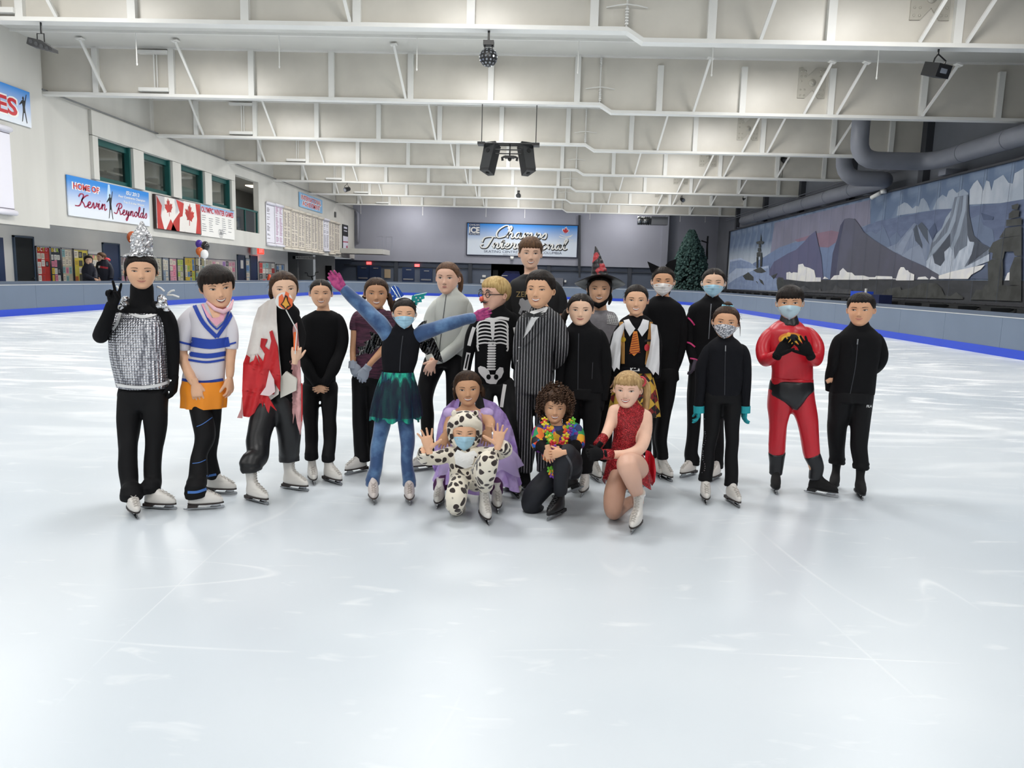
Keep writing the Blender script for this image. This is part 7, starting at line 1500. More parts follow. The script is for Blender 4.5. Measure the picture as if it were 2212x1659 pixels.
# ---- 13 tie and gold braces
s = Person(D_, 5.35, 615, 'girl in white collar, striped orange tie and gold braces costume', SKA)
s.head(617, 248, 425, sx=.95); s.face(open_=.5, mouth='smile'); s.hair(HB, hf=.27, side=-.06, T=.03, extra=[([(0,.4,.1),(0,.5,0),(0,.42,-.1)], [.08,.1,.05])])
standard(s, [(617,420,44),(617,445,78),(615,475,98),(612,560,96),(610,650,90),(610,745,90)],
  [[(525,500,34),(505,580,36),(495,680,30),(500,770,24)], [(710,500,34),(725,580,36),(730,680,30),(728,780,24)]],
  [([(570,745,52),(568,900,46),(565,1050,38),(562,1200,34)], (562,1375,0)), ([(660,745,52),(660,900,46),(660,1050,38),(660,1200,34)], (665,1375,8))],
  BK, LEG, names=('black_bodice', 'leggings'), neck=[(617,390,34),(617,450,38)], depth=.6)
SW = mat('sleeve_white', 'e2e2e4', .7, bump=.05)
s.cloth([(530,478),(565,452),(560,470),(530,560),(528,640),(522,735),(505,720),(490,745),(478,715),(462,710),(470,600),(490,520)], lambda x, y: -.10+.04*abs(x-500)/60, SW, 'white_sleeve', wave=.008, kx=.15); s.cloth([(700,470),(735,480),(748,560),(750,700),(745,765),(725,745),(715,765),(695,735),(670,715),(690,640),(702,560)], lambda x, y: -.10+.04*abs(x-712)/50, SW, 'white_sleeve', wave=.008, kx=.15)
s.decal('black_bodice', [(545,452),(575,445),(595,478),(612,500),(580,545),(555,500)], SW, 'white_collar', off=.010); s.decal('black_bodice', [(655,445),(690,455),(685,500),(650,545),(625,505),(640,480)], SW, 'white_collar', off=.010)
GLD = mat('gold_satin', 'd9a25c', .3, metal=.4)
s.line('black_bodice', [(530,462),(540,560),(540,700)], 22, GLD, 'gold_brace', off=.008); s.line('black_bodice', [(705,462),(692,560),(678,705)], 22, GLD, 'gold_brace', off=.008)
TIE = mat('tie_orange', 'e0852c', .5); TIR = mat('tie_red', '8a2418', .5)
s.decal('black_bodice', [(602,515),(622,515),(630,560),(638,625),(605,656),(578,630),(592,560)], TIE, 'tie', off=.012)
for k in range(9): y = 532+k*13; w_ = 10+k*2.6; s.line('black_bodice', [(608-w_,y+6),(610+w_,y-2)], 4, TIR, 'tie_stripe', off=.015)
s.decal('black_bodice', el(543,562,15,15), mat('badge_gold', 'c9a12c', .4), 'radiation_badge', off=.014); s.decal('black_bodice', el(678,608,15,20), RED, 'red_badge', off=.014); s.decal('black_bodice', [(665,563),(700,561),(700,573),(665,575)], DK, 'name_badge', off=.014)
s.skirt('belt', [(610,712,99),(610,745,100)], BK2, 1, 0, .86); s.decal('belt', [(583,715),(636,715),(636,742),(583,742)], M_PW, 'belt_buckle', off=.012); s.decal('belt', [(592,720),(626,720),(626,737),(592,737)], BK2, 'buckle_hole', off=.016)
PLD = mat('plaid_red', '7c1f1f', .7); nt = PLD.node_tree; N = nt.nodes; L = nt.links; tc = N.new('ShaderNodeTexCoord'); ck = N.new('ShaderNodeTexChecker'); ck.inputs['Scale'].default_value = 26; ck.inputs['Color1'].default_value = lin('7c1f1f'); ck.inputs['Color2'].default_value = lin('18120f'); mp = N.new('ShaderNodeMapping'); mp.inputs['Rotation'].default_value = (0,.7,.0); L.new(tc.outputs['Object'], mp.inputs[0]); L.new(mp.outputs[0], ck.inputs[0])
ck2 = N.new('ShaderNodeTexChecker'); ck2.inputs['Scale'].default_value = 13; ck2.inputs['Color2'].default_value = lin('c9a13a'); L.new(ck.outputs[0], ck2.inputs['Color1']); L.new(mp.outputs[0], ck2.inputs[0]); L.new(ck2.outputs[0], P(PLD).inputs['Base Color'])
s.skirt('plaid_skirt', [(610,740,95),(608,850,125),(604,990,146)], PLD, 14, .07, .72)
s.handat(500, 790, 180, 'relax', 1, dz=-.02, turn=90, sc=.85)
s.done()
# ---- 14 cat ears
s = Person(D_, 5.7, 768, 'tall girl with black cat ears and a white mask with a black nose', SKB)
s.head(770, 148, 312, sx=.98); s.face(open_=.4, hide_mouth=True, brow='1c1310', brow_t=.02); s.hair(HB, hf=.26, side=-.06, T=.035, extra=[([(.1,.4,.0),(.2,.48,-.2),(.22,.42,-.45)], [.08,.08,.03])]); s.mask(WHM, pleat=.006)
mb = MB(); mb.ball(s.hp(0,-.50,-.13), (.008,.004,.006), 8, 6); mb.build('nose_spot', BK, s.root)
s.cloth([(705,182),(682,118),(752,150),(735,165)], lambda x, y: .0, BK, 'cat_ear', thick=.02); s.cloth([(785,140),(805,118),(846,103),(838,165),(826,185),(805,160)], lambda x, y: .0, BK, 'cat_ear', thick=.02)
standard(s, [(765,315,44),(768,340,76),(775,375,104),(776,450,104),(775,550,94),(775,650,84),(775,740,88)],
  [[(685,395,34),(668,480,34),(665,580,32),(680,700,26)], [(862,400,36),(872,500,36),(862,620,32,.02),(835,720,26,.02),(815,760,22)]],
  [([(745,745,52),(742,850,46),(740,980,40),(735,1220,32)], (740,1335,10)), ([(798,745,58),(788,860,52),(775,980,42),(758,1120,36),(750,1220,33)], (775,1352,30))],
  BK, LEG, names=('long_sleeve_top', 'trousers'), neck=[(768,290,32),(765,345,36)], hips=[(775,720,88),(775,790,95)])
s.done()
# ---- 15 pink stripes
s = Person(E_, 5.74, 210, 'taller masked girl in black jacket with pink stripes behind the small one', SKC)
s.head(245, 58, 245, sx=1.0); s.face(open_=.3, hide_mouth=True); s.hair(HB, hf=.27, side=-.06, T=.03, part=0.0, extra=[([(0,.4,.1),(0,.5,0),(0,.42,-.1)], [.08,.1,.05])]); s.mask(BLM)
standard(s, [(232,245,48),(232,270,78),(220,315,125),(212,380,128),(205,480,112),(200,590,100),(198,700,100)],
  [[(115,345,40),(92,430,42),(92,540,38),(112,650,32,-.04),(120,680,28,-.05)], [(318,345,42),(330,450,40),(335,560,36),(330,680,30)]],
  [([(155,690,66),(128,830,58),(118,990,48),(112,1130,42),(100,1260,44),(98,1345,46)], (85,1412,-32)), ([(255,690,64),(262,830,56),(268,990,46),(270,1130,40),(270,1345,36)], (255,1435,-18))],
  BK, LEG, names=('striped_jacket', 'leggings'), neck=[(242,210,34),(235,280,40)], collar=[(235,245,46),(234,290,58)], hips=[(205,680,104),(205,760,110)])
PKS = mat('stripe_pink', 'd23a7a', .6)
for p in ([(78,380),(100,400),(122,430)], [(68,540),(95,548),(125,572)], [(92,645),(120,650),(148,660)]): s.line('striped_jacket', p, 10, PKS, 'pink_stripe', off=.006)
s.line('striped_jacket', [(230,290),(222,400),(214,520)], 6, M_ZIP, 'zip'); s.handat(122, 672, 190, 'relax', 1, dz=-.07, turn=120, glove=mat('glove_lilac', '4a4450', .8), sc=.9)
s.done()
# ---- 16 small girl
s = Person(E_, 5.08, 318, 'smallest girl with top bun, patterned grey mask and turquoise mittens', SKB)
s.head(325, 302, 512, sx=1.0, roll=3); s.face(open_=.5, hide_mouth=True); s.hair(HBR, hf=.27, side=-.1, T=.035, extra=[([(0,.05,.48),(0,.08,.56),(0,.1,.64)], [.12,.15,.07]), ([(.36,.0,.1),(.42,.02,-.1),(.46,.0,-.4)], [.02,.015,.004])])
s.mask(mat('mask_paisley', '6c6f78', .8, col2='d5d5da', vscale=110, thr=(.48,.52), detail=1), pleat=0, nose=-.04)
mb = MB(); mb.smooth = True; mb.tube([s.hp(.14*math.cos(a), .08+.14*math.sin(a), .5+.012*math.sin(5*a)) for a in [i*math.pi/10 for i in range(21)]], [.008+.0025*math.sin(i*2.2) for i in range(21)], 8); mb.build('hair_scrunchie', mat('scrunchie_blue', '6fb6cf', .5), s.root)
standard(s, [(325,508,50),(322,535,85),(318,580,118),(316,660,122),(312,760,122),(305,850,118),(300,888,116)],
  [[(205,595,42),(175,680,42),(160,800,38),(152,920,32),(150,975,32)], [(432,595,42),(450,680,42),(452,800,38),(452,920,32),(450,975,32)]],
  [([(240,885,66),(238,1000,60),(228,1130,50),(212,1270,42),(205,1420,46)], (188,1570,6)), ([(362,885,64),(365,1000,58),(368,1130,46),(362,1270,42),(357,1450,44)], (365,1590,25))],
  BK2, LEG, names=('zip_jacket', 'leggings'), neck=[(325,470,38),(325,540,44)], collar=[(325,505,50),(323,545,62)], hips=[(300,860,116),(300,930,118)], depth=.66)
TQ = mat('mitten_turquoise', '1f9aa4', .8); s.handat(150, 965, 180, 'relax', 1, dz=0, turn=100, glove=TQ); s.handat(448, 968, 180, 'relax', -1, dz=0, turn=-100, glove=TQ)
mb = MB(); mb.tube([s.w(150,955), s.w(150,1000)], 36*s.k(), 14); mb.build('mitten_cuff', TQ, s.root); mb = MB(); mb.tube([s.w(450,955), s.w(448,1000)], 36*s.k(), 14); mb.build('mitten_cuff', TQ, s.root)
s.line('zip_jacket', [(323,560),(320,720),(318,885)], 5, M_ZIPD, 'zip'); s.line('zip_jacket', [(324,562),(323,600)], 7, M_ZIP, 'zip_pull', off=.008)
mb = MB(); rr = random.Random(4)
for k in range(26): y = 1040+k*14; x = 190-10*math.sin(k*.5)-k*.6; s.decal('leggings', el(x+rr.uniform(-6,6), y, 3.5, 3.5, 6), M_STEEL, mb=mb)
if mb.v: mb.build('sequin_trim', M_STEEL, s.root)
s.done()
# ---- 17 red hero suit
s = Person(E_, 5.34, 750, 'masked boy in shiny red superhero suit with black gloves and briefs', SKB)
s.head(742, 178, 388, sx=.98, roll=-2); s.face(open_=.75, hide_mouth=True); s.hair(hair_mat('17120f','2a211c'), hf=.27, bang=(.13,55), side=.0, T=.06, back=-.18, top=.02); s.mask(mat('mask_pale_blue', 'b9d3de', .8), pleat=0, nose=-.05)
RS = mat('suit_red', 'c4202e', .36, bump=.25, bscale=9, var=.06, vscale=4); BS = mat('suit_black', '17171b', .35, bump=.2, bscale=9)
standard(s, [(738,400,56),(738,425,95),(738,470,140),(742,560,150),(750,640,138),(756,715,131),(757,770,131),(757,785,130)],
  [[(605,485,46),(570,570,48,-.03),(585,655,44,-.1),(630,640,34,-.2),(664,618,28,-.24)], [(875,485,46),(915,570,46,-.03),(912,650,42,-.1),(890,645,34,-.2),(876,630,26,-.22)]],
  [([(690,850,84),(678,960,78),(665,1080,60),(658,1180,54),(658,1250,52),(656,1290,46)], (645,1508,4, dict(kind='cover', straight=True))), ([(812,850,84),(830,960,80),(862,1080,64),(875,1180,58),(883,1262,54),(886,1300,46)], (938,1535,75, dict(kind='cover', straight=True)))],
  RS, None, names=('red_top', 'red_trousers'), hipk=.985, neck=[(740,360,38),(738,430,44)], hips=[(757,772,133),(754,810,137),(752,840,138),(750,880,136)], depth=.62, top_amp=.008, ktop=30, amp=.005, bunch=0); LM = s.legs; s.garment('red_trousers', s.bot, RS, amp=.005)
mb = MB(); s.limb(mb, [(736,388,58),(736,405,62),(736,430,72)], 1, 18); s.garment('black_collar', mb, BS)
mb = MB(); q_ = crom([(755,788,136,100),(752,830,142,108),(752,872,141,110),(756,905,104,108),(760,940,58,100),(762,972,14,80)], 5); mb.tube([s.w(a[0], a[1]) for a in q_], [(a[2]*s.k(), a[3]*s.k()) for a in q_], 32, nx=(1,0,0)); s.garment('black_briefs', mb, BS, amp=.001, smooth=2)
s.decal('red_top', el(750,520,82,42), mat('emblem_orange', 'ea8a2a', .5), 'emblem_oval', off=.006, step=12); s.decal('red_top', el(752,520,66,30), mat('emblem_yellow', 'f2c13a', .5), 'emblem_inner', off=.008, step=12); s.decal('red_top', el(762,512,36,24), BS, 'emblem_black', off=.010, step=12)
YE = mat('emblem_gold', 'f4b43c', .45); s.decal('red_top', el(735,490,14,14), YE, 'emblem_dot', off=.014); s.decal('red_top', [(724,515),(748,515),(748,560),(724,560)], YE, 'emblem_bar', off=.014)
GB = knit('0c0c0e'); mb = MB(); mb.tube([s.w(882,640,-.24), s.w(868,612,-.26)], 27*s.k(), 14); mb.build('glove_cuff', GB, s.root); mb = MB(); mb.tube([s.w(654,640,-.24), s.w(668,612,-.26)], 27*s.k(), 14); mb.build('glove_cuff', GB, s.root); s.handat(664, 615, 40, 'relax', 1, dz=-.26, turn=-20, glove=GB, sc=1.1); s.handat(872, 618, -38, 'open', 1, dz=-.26, turn=160, glove=GB, sc=1.1)
for ps, M_ in (([(659,1256,55)], LM[0]), ([(884,1272,54)], LM[1])): mb = MB(); s.limb(mb, [(p[0], p[1], p[2], (M_.translation.y-s.Y)*.95+.02) for p in ps], 1, 16, 5, 1, .07, ball=False, tail=[(M_@V((0,.05,.25)), .053), (M_@V((0,.05,.19)), .05), (M_@V((0,.048,.13)), .047)]); s.garment('boot_cover', mb, BS, amp=.004)
s.done()
# ---- 18 black tracksuit boy
s = Person(E_, 5.36, 1190, 'boy in black half-zip top and trousers glancing sideways at the far right', 'dba784')
s.head(1205, 222, 435, sx=.97, yaw=-6, roll=-2); s.face(open_=.6, mouth='closed', gaze=-.014); s.hair(hair_mat('15110f','221b17'), hf=.28, bang=(.22,40), side=.02, T=.05, back=-.15, top=.01)
standard(s, [(1200,430,58),(1200,455,92),(1192,510,140),(1185,600,142),(1172,700,136),(1158,800,140),(1148,878,142)],
  [[(1055,530,42),(1035,610,42),(1022,700,38),(1005,780,32,.04),(1000,860,28,.06)], [(1325,530,44),(1335,610,46),(1322,680,44,.04),(1270,730,38,.12)]],
  [([(1080,880,78),(1065,980,72),(1050,1100,60),(1046,1200,54),(1042,1310,50)], (1030,1500,-4, dict(kind='cover'))), ([(1210,880,78),(1205,980,70),(1198,1100,58),(1192,1220,54),(1190,1340,50)], (1195,1545,12, dict(kind='cover')))],
  BK, LEG, names=('track_top', 'track_trousers'), neck=[(1200,400,40),(1198,460,46)], collar=[(1198,425,60),(1198,460,66)], hips=[(1145,860,138),(1145,930,140)], depth=.6, bunch=.1, amp=.004)
s.handat(1000, 790, 60, 'relax', -1, dz=.0, turn=180, sc=.8)
s.line('track_top', [(1185,530),(1170,700),(1135,880)], 5, M_ZIPD, 'zip'); s.line('track_top', [(1186,520),(1182,555)], 9, M_ZIP, 'zip_pull', off=.008)
vs, fs = text2d('FILA', 1.0, .2, .02); mx = max(v[0] for v in vs); P_ = []; bv = s.bvh['track_trousers']
for v in vs:
    d = V(ray(*s.px(1240+v[0]/mx*36, 965-v[1]*22))).normalized(); h = bv.ray_cast(V((0,0,CAMZ)), d); P_.append(h[0]-d*.005 if h[0] else s.w(1240, 950, -.1))
mb = MB(); mb.add(P_, fs); mb.build('lettering', M_PW, s.root)
s.done()
# ---- 19 purple dress, crouching
s = Person(C_, 4.9, 370, 'dark-haired girl crouching in a lilac tulle dress behind the spotted costume', 'd2a07c')
s.head(343, 790, 990, sx=1.0, roll=-4); s.face(open_=.6, mouth='smile'); s.hair(HBR, hf=.27, side=-.15, T=.045, extra=[([(-.33,.0,.1),(-.38,.02,-.15),(-.36,.05,-.35)], [.05,.05,.02]), ([(.33,.05,.1),(.4,.1,-.1),(.42,.1,-.3)], [.06,.1,.06])])
LIL = mat('dress_lilac', 'b294d6', .5, col2='c8b0e6', vscale=8); LILP = mat('puff_pale', 'c6aee0', .6, bump=.5, bscale=30); SEQ = mat('bodice_pink', 'b58fa8', .4, col2='d2b3bd', vscale=60)
s.torso(s.body, [(345,1000,60),(345,1030,90),(350,1120,90),(360,1250,110)], .85, .6); s.limb(s.body, [(345,960,38),(345,1020,46)])
aL = [(262,1040,34),(235,1110,32,-.04),(225,1160,24,-.1)]; aR = [(430,1040,36),(470,1090,34,-.04),(462,1135,24,-.1)]
for a in (aL, aR): s.limb(s.body, a)
s.handat(218, 1150, -160, 'relax', 1, dz=-.16, turn=180); s.handat(462, 1130, 190, 'relax', -1, dz=-.16, turn=180)
T_ = MB(); s.torso(T_, [(345,1010,62),(345,1040,98),(350,1120,100),(360,1220,115)], 1, .62); s.garment('bodice', T_, SEQ)
for x in (240, 455): mb = MB(); mb.smooth = True; mb.ball(s.w(x+(8 if x < 300 else -8),1035,-.0), (.055,.045,.04), 14, 10); me_ = None; mb.build('puff_sleeve', LILP, s.root)
s.skirt('tulle_skirt', [(360,1180,110),(385,1280,190),(395,1380,235),(395,1440,250)], LIL, 13, .07, .55, hem=lambda t: .03*math.sin(5*t))
s.skirt('tulle_overlay', [(365,1150,120),(400,1260,215),(405,1350,250)], mat('tulle_lilac', 'd6c4ee', .6, alpha=.4), 9, .08, .55, hem=lambda t: .03*math.sin(6*t+1))
s.cloth([(205,1010),(260,960),(300,950),(290,1010),(250,1060),(230,1200),(200,1300),(215,1440),(170,1400),(140,1330),(160,1200),(175,1100)], lambda x, y: .1, LIL, 'dress_drape', wave=.02, kx=.1); s.cloth([(430,950),(500,975),(560,1040),(600,1130),(625,1230),(640,1330),(600,1400),(540,1430),(520,1300),(500,1150),(450,1050)], lambda x, y: .1, LIL, 'dress_drape', wave=.02, kx=.1)
PT = mat('legging_purple', '4a1c4c', .6); s.leg([(300,1240,60),(245,1340,46),(210,1430,36),(196,1500,34)], (182,1550,-8)); s.leg([(420,1240,60),(490,1340,46),(512,1430,36),(510,1520,34)], (507,1575,5)); s.garment('legging', s.bot, PT)

s.done()
# ---- 20 spotted costume, kneeling
s = Person(C_, 4.62, 330, 'child kneeling in cream and brown spotted animal onesie with hood, palms raised', SKA)
s.head(326, 1035, 1238, sx=1.0); s.face(open_=.35, hide_mouth=True); s.mask(BLM)
COW = mat('spotted_plush', 'e8e0cf', .85, sheen=.3, bump=.15, bscale=90); nt = COW.node_tree; N = nt.nodes; L = nt.links; tc = N.new('ShaderNodeTexCoord'); nn = N.new('ShaderNodeTexNoise'); nn.inputs['Scale'].default_value = 5; vo = N.new('ShaderNodeTexVoronoi'); vo.inputs['Scale'].default_value = 25
mxn = N.new('ShaderNodeMix'); mxn.data_type = 'VECTOR'; mxn.inputs[0].default_value = .12; L.new(tc.outputs['Object'], mxn.inputs[4]); L.new(nn.outputs['Color'], mxn.inputs[5]); L.new(tc.outputs['Object'], nn.inputs['Vector']); L.new(mxn.outputs[1], vo.inputs['Vector'])
cr = N.new('ShaderNodeValToRGB'); cr.color_ramp.elements[0].position = .42; cr.color_ramp.elements[1].position = .46; cr.color_ramp.elements[0].color = lin('2b1e1b'); cr.color_ramp.elements[1].color = lin('e8e0cf'); L.new(vo.outputs['Distance'], cr.inputs[0]); L.new(cr.outputs[0], P(COW).inputs['Base Color'])
s.limb(s.body, [(328,1190,36),(330,1260,44)]); s.torso(s.body, [(330,1250,80),(335,1350,85),(345,1440,80)], .9, .7)
T_ = MB(); s.torso(T_, [(330,1215,52),(332,1240,95),(332,1280,110),(330,1340,95),(335,1400,100),(345,1450,98)], 1, .72)
aL = [(245,1265,46),(170,1290,42,-.08),(95,1285,40,-.16),(95,1245,38,-.26)]; aR = [(415,1265,46),(490,1265,44,-.08),(560,1245,42,-.16),(530,1215,38,-.26)]
for a in (aL, aR): s.limb(T_, a); s.limb(s.body, a, .8)
lL = [(300,1410,66),(290,1450,64,-.15),(278,1520,66,-.22),(270,1565,56,-.20)]; s.limb(T_, lL); s.limb(s.body, lL, .8); s.limb(T_, [(272,1570,48,-.16),(290,1580,44,.05),(300,1575,38,.25)])
lR = [(390,1420,64),(430,1360,64,-.15),(462,1300,60,-.28),(450,1380,56,-.26),(440,1445,52,-.14)]; s.limb(T_, lR); s.limb(s.body, lR, .8)
s.garment('spotted_onesie', T_, COW, amp=.003, k=30)
s.decal('spotted_onesie', [(285,1240),(330,1262),(380,1245),(400,1270),(385,1330),(330,1350),(275,1325),(265,1270)], mat('belly_white', 'eeeeec', .9, bump=.3, bscale=60), 'white_bib', off=.012, step=7)
hv, hf_ = hair_shell(hf=.22, side=-.44, T=.13, back=-.44, ears=True); mb = MB(); mb.smooth = True; mb.add([s.HM@V((p[0]*1.02, p[1], p[2])) for p in hv], hf_); mb.tube([s.hp(.37*math.sin(a)*(1 if abs(a) < 2 else .9), -.26+.1*abs(math.cos(a*.5)), -.05+.42*math.cos(a)) for a in [i*.25-2.75 for i in range(23)]], [.011]*23, 8); mb.build('hood', COW, s.root)
s.hair(HB, hf=.2, side=-.02, T=.02, name='hair')
for x in (-.3, .3): mb = MB(); mb.smooth = True; mb.ball(s.hp(x,-.1,.56), (.018,.012,.024), 12, 8); mb.build('hood_ear', COW, s.root)
s.handat(122, 1240, -12, 'wide', 1, dz=-.27, turn=0, sc=1.12); s.handat(515, 1215, 5, 'wide', -1, dz=-.27, turn=0, sc=1.12)
s.foot(440, 1640, 12, tall=True); s.foot(330, 1560, 180, tip=30, dzoff=.1, gz=.05)
s.done()
# ---- 21 curly hair and lei
s = Person(C_, 4.72, 850, 'curly-haired child kneeling in a bright floral shirt and flower garland', 'dba986')
s.head(842, 905, 1088, sx=.98, roll=2); s.face(eye='3a261a', open_=.4, mouth='smile', brow='2a1d18', lip='b5605c')
CUR = hair_mat('33231a', '5a4130'); v, f = hair_shell(hf=.25, side=-.2, T=.12, back=-.3); mb = MB(); mb.smooth = True; mb.add([s.HM@V(p) for p in v], f); rr = random.Random(11)
for i in range(330):
    a = rr.uniform(-math.pi, math.pi); z = rr.uniform(-.32, .5); aa = abs(math.degrees(a))
    if (aa < 38 and z < .2) or (aa < 70 and z < -.0) or (aa < 60 and z < .12): continue
    x, y, _ = hsurf(np.array(a), np.array(min(z, .47)), False); b = V((float(x), float(y), z)); d = (b-V((0,.03,.0))).normalized(); r0 = rr.uniform(.1, .26); c = b+d*r0; rad = rr.uniform(.022,.038); ax = V((rr.uniform(-.4,.4), rr.uniform(-.4,.4), -1)).normalized(); e1 = ax.orthogonal().normalized(); e2 = ax.cross(e1)
    mb.tube([s.HM@(c+ax*(t*.016)+e1*rad*math.cos(t*1.3)+e2*rad*math.sin(t*1.3)) for t in range(-6, 7)], .0042, 5)
mb.build('curly_hair', CUR, s.root)
FLO = mat('floral_shirt', '20305f', .6); nt = FLO.node_tree; N = nt.nodes; L = nt.links; tc = N.new('ShaderNodeTexCoord'); vo = N.new('ShaderNodeTexVoronoi'); vo.inputs['Scale'].default_value = 26; nn = N.new('ShaderNodeTexNoise'); nn.inputs['Scale'].default_value = 14; mxn = N.new('ShaderNodeMix'); mxn.data_type = 'VECTOR'; mxn.inputs[0].default_value = .05; L.new(tc.outputs['Object'], mxn.inputs[4]); L.new(nn.outputs['Color'], mxn.inputs[5]); L.new(tc.outputs['Object'], nn.inputs['Vector']); L.new(mxn.outputs[1], vo.inputs['Vector'])
sp_ = N.new('ShaderNodeSeparateColor'); L.new(vo.outputs['Color'], sp_.inputs[0]); cr = N.new('ShaderNodeValToRGB'); cr.color_ramp.interpolation = 'CONSTANT'; L.new(sp_.outputs[0], cr.inputs[0])
for i, c_ in enumerate(('1f2f6a','e8452c','f2b62c','2a9a5a','7a2c9a','2a6ad0','f07a24','11131c')):
    e = cr.color_ramp.elements[i] if i < 2 else cr.color_ramp.elements.new(i/8); e.position = i/8; e.color = lin(c_)
L.new(cr.outputs[0], P(FLO).inputs['Base Color'])
s.limb(s.body, [(845,1060,34),(850,1120,42)])
tor = [(850,1098,46),(855,1120,90),(860,1160,118),(862,1230,112),(870,1300,100)]; s.torso(s.body, tor, .85, .6); s.torso(s.top, tor, 1, .62)
aL = [(760,1140,40),(750,1200,40,-.04),(790,1250,30,-.2),(820,1270,24,-.3)]; aR = [(955,1140,42),(965,1200,38,-.03),(930,1245,34,-.18),(850,1235,30,-.32)]
s.limb(s.top, [(790,1120,44),(758,1140,48),(748,1200,47,-.04),(762,1222,46,-.08)]); s.limb(s.top, [(920,1120,44),(955,1140,50),(965,1195,50,-.03),(965,1225,46,-.05)]); mb = MB(); s.limb(mb, aR); s.limb(mb, aL, .93); s.garment('black_undershirt', mb, BK)
for a in (aL, aR): s.limb(s.body, a, .8)
s.garment('floral_shirt', s.top, FLO, amp=.003)
NV = mat('trouser_navy', '14161f', .7); kn = [(930,1340,66,0),(930,1300,66,-.15),(900,1262,56,-.3),(880,1330,50,-.3),(875,1400,46,-.24),(872,1480,42,-.14)]; s.limb(s.bot, kn); s.limb(s.body, kn, .8)
kl = [(900,1350,70,.05),(820,1400,72,-.02),(740,1480,72,-.08),(705,1555,58,-.06),(760,1600,48,.1),(860,1580,44,.25)]; s.limb(s.bot, kl); s.limb(s.body, kl, .8); s.torso(s.bot, [(900,1290,90),(905,1350,95),(900,1400,80)], 1, .8); s.garment('navy_trousers', s.bot, NV, amp=.003)
s.line('navy_trousers', [(905,1275),(935,1340),(915,1440)], 12, mat('stripe_grey', '55575c', .7), 'side_stripe')
s.foot(850, 1622, -28, kind='black', tall=True); s.foot(930, 1590, -100, kind='black', tip=25, dzoff=.25, gz=.05)
s.handat(800, 1235, 165, 'relax', -1, dz=-.36, turn=180, sc=.95); s.handat(885, 1258, 258, 'relax', -1, dz=-.38, turn=180, sc=.95)
rr = random.Random(6); cols = ['e84a2a','f4a62a','6fc23a','7a3aa8','e8d23a','d8303a']
for i in range(26):
    t = i/25; x = 775+t*10+(t > .5)*110 if False else (775+ (i%13)*4 if i < 13 else 935-(i%13)*4); y = 1075+(i % 13)*11; cc = cols[rr.randrange(6)]; c_ = s.w(x+rr.uniform(-8,8), y, -.10-.006*(i % 13)); mb = MB(); mb.smooth = True
    for k in range(5): a = k*1.257+rr.random(); mb.ball(c_+V((.013*math.cos(a), 0, .013*math.sin(a))), (.012,.004,.008), 8, 5, Matrix.Rotation(-a, 3, 'Y'))
    mb.build('garland_flower', mat('petal_'+cc, cc, .6), s.root)
for x, y, cc in ((835,1235,'7a3aa8'),(822,1370,'f4a62a'),(828,1385,'7a3aa8'),(815,1355,'6fc23a')):
    c_ = s.w(x, y, -.34 if y < 1300 else -.2); mb = MB(); mb.smooth = True
    for k in range(5): a = k*1.257; mb.ball(c_+V((.014*math.cos(a), 0, .014*math.sin(a))), (.013,.006,.009), 8, 5, Matrix.Rotation(-a, 3, 'Y'))
    mb.build('garland_flower', mat('petal_'+cc, cc, .6), s.root)
s.done()
# ---- 22 red sequin dress
s = Person(D_, 4.62, 590, 'fair-haired girl kneeling in a red sequin skating dress and wristlets', 'ecc0a8')
s.head(568, 740, 948, yaw=-8, sx=.95); s.face(eye='5a4a38', open_=.6, mouth='smile', brow='a8835c', lip='c0504e')
BL = hair_mat('9a7a50', 'c9a877'); s.hair(BL, hf=.27, bang=(.15,50), side=-.03, T=.045, back=-.2, top=.01, extra=[([(.2,.3,.2),(.38,.42,.2),(.5,.4,.0),(.5,.35,-.4),(.48,.3,-.8),(.55,.3,-1.1)], [.06,.1,.11,.1,.08,.02])])
mb = MB(); mb.smooth = True; c_ = s.hp(.33,.25,.22); mb.tube([c_+V((.03*math.cos(a), .0, .03*math.sin(a))) for a in [i*.6 for i in range(12)]], .007, 7); mb.build('hair_scrunchie', mat('scrunchie_red', 'c8404c', .6), s.root)
SQ = mat('sequin_red', 'a8101c', .22, metal=.45, coat=.3); nt = SQ.node_tree; N = nt.nodes; L = nt.links; tc = N.new('ShaderNodeTexCoord'); vo = N.new('ShaderNodeTexVoronoi'); vo.inputs['Scale'].default_value = 170; L.new(tc.outputs['Object'], vo.inputs['Vector']); bu = N.new('ShaderNodeBump'); bu.inputs['Strength'].default_value = .9; bu.inputs['Distance'].default_value = .006; L.new(vo.outputs['Distance'], bu.inputs['Height']); L.new(bu.outputs[0], P(SQ).inputs['Normal'])
cr = N.new('ShaderNodeValToRGB'); sp_ = N.new('ShaderNodeSeparateColor'); L.new(vo.outputs['Color'], sp_.inputs[0]); L.new(sp_.outputs[0], cr.inputs[0]); cr.color_ramp.elements[0].color = lin('8c0f18'); cr.color_ramp.elements[1].color = lin('d8303a'); cr.color_ramp.elements[0].position = .5; L.new(cr.outputs[0], P(SQ).inputs['Base Color'])
s.limb(s.body, [(580,905,38),(582,960,46)]); tor = [(580,930,58),(580,958,88),(578,1010,96),(570,1100,84),(560,1180,86),(555,1250,105),(540,1330,112),(530,1385,115)]; s.torso(s.body, tor[:6], .93, .62, dz=0)
s.limb(s.body, [(495,970,40),(580,965,44),(665,1000,42)])
T_ = MB(); s.torso(T_, tor[:5]+[(558,1220,92)], 1, .64); s.limb(T_, [(580,920,50),(580,960,62)]); s.garment('sequin_bodice', T_, SQ, amp=.002)
s.skirt('sequin_skirt', [(560,1190,90),(560,1250,112),(565,1310,128),(565,1375,140)], SQ, 8, .08, .75, hem=lambda t: .03*math.sin(4*t))
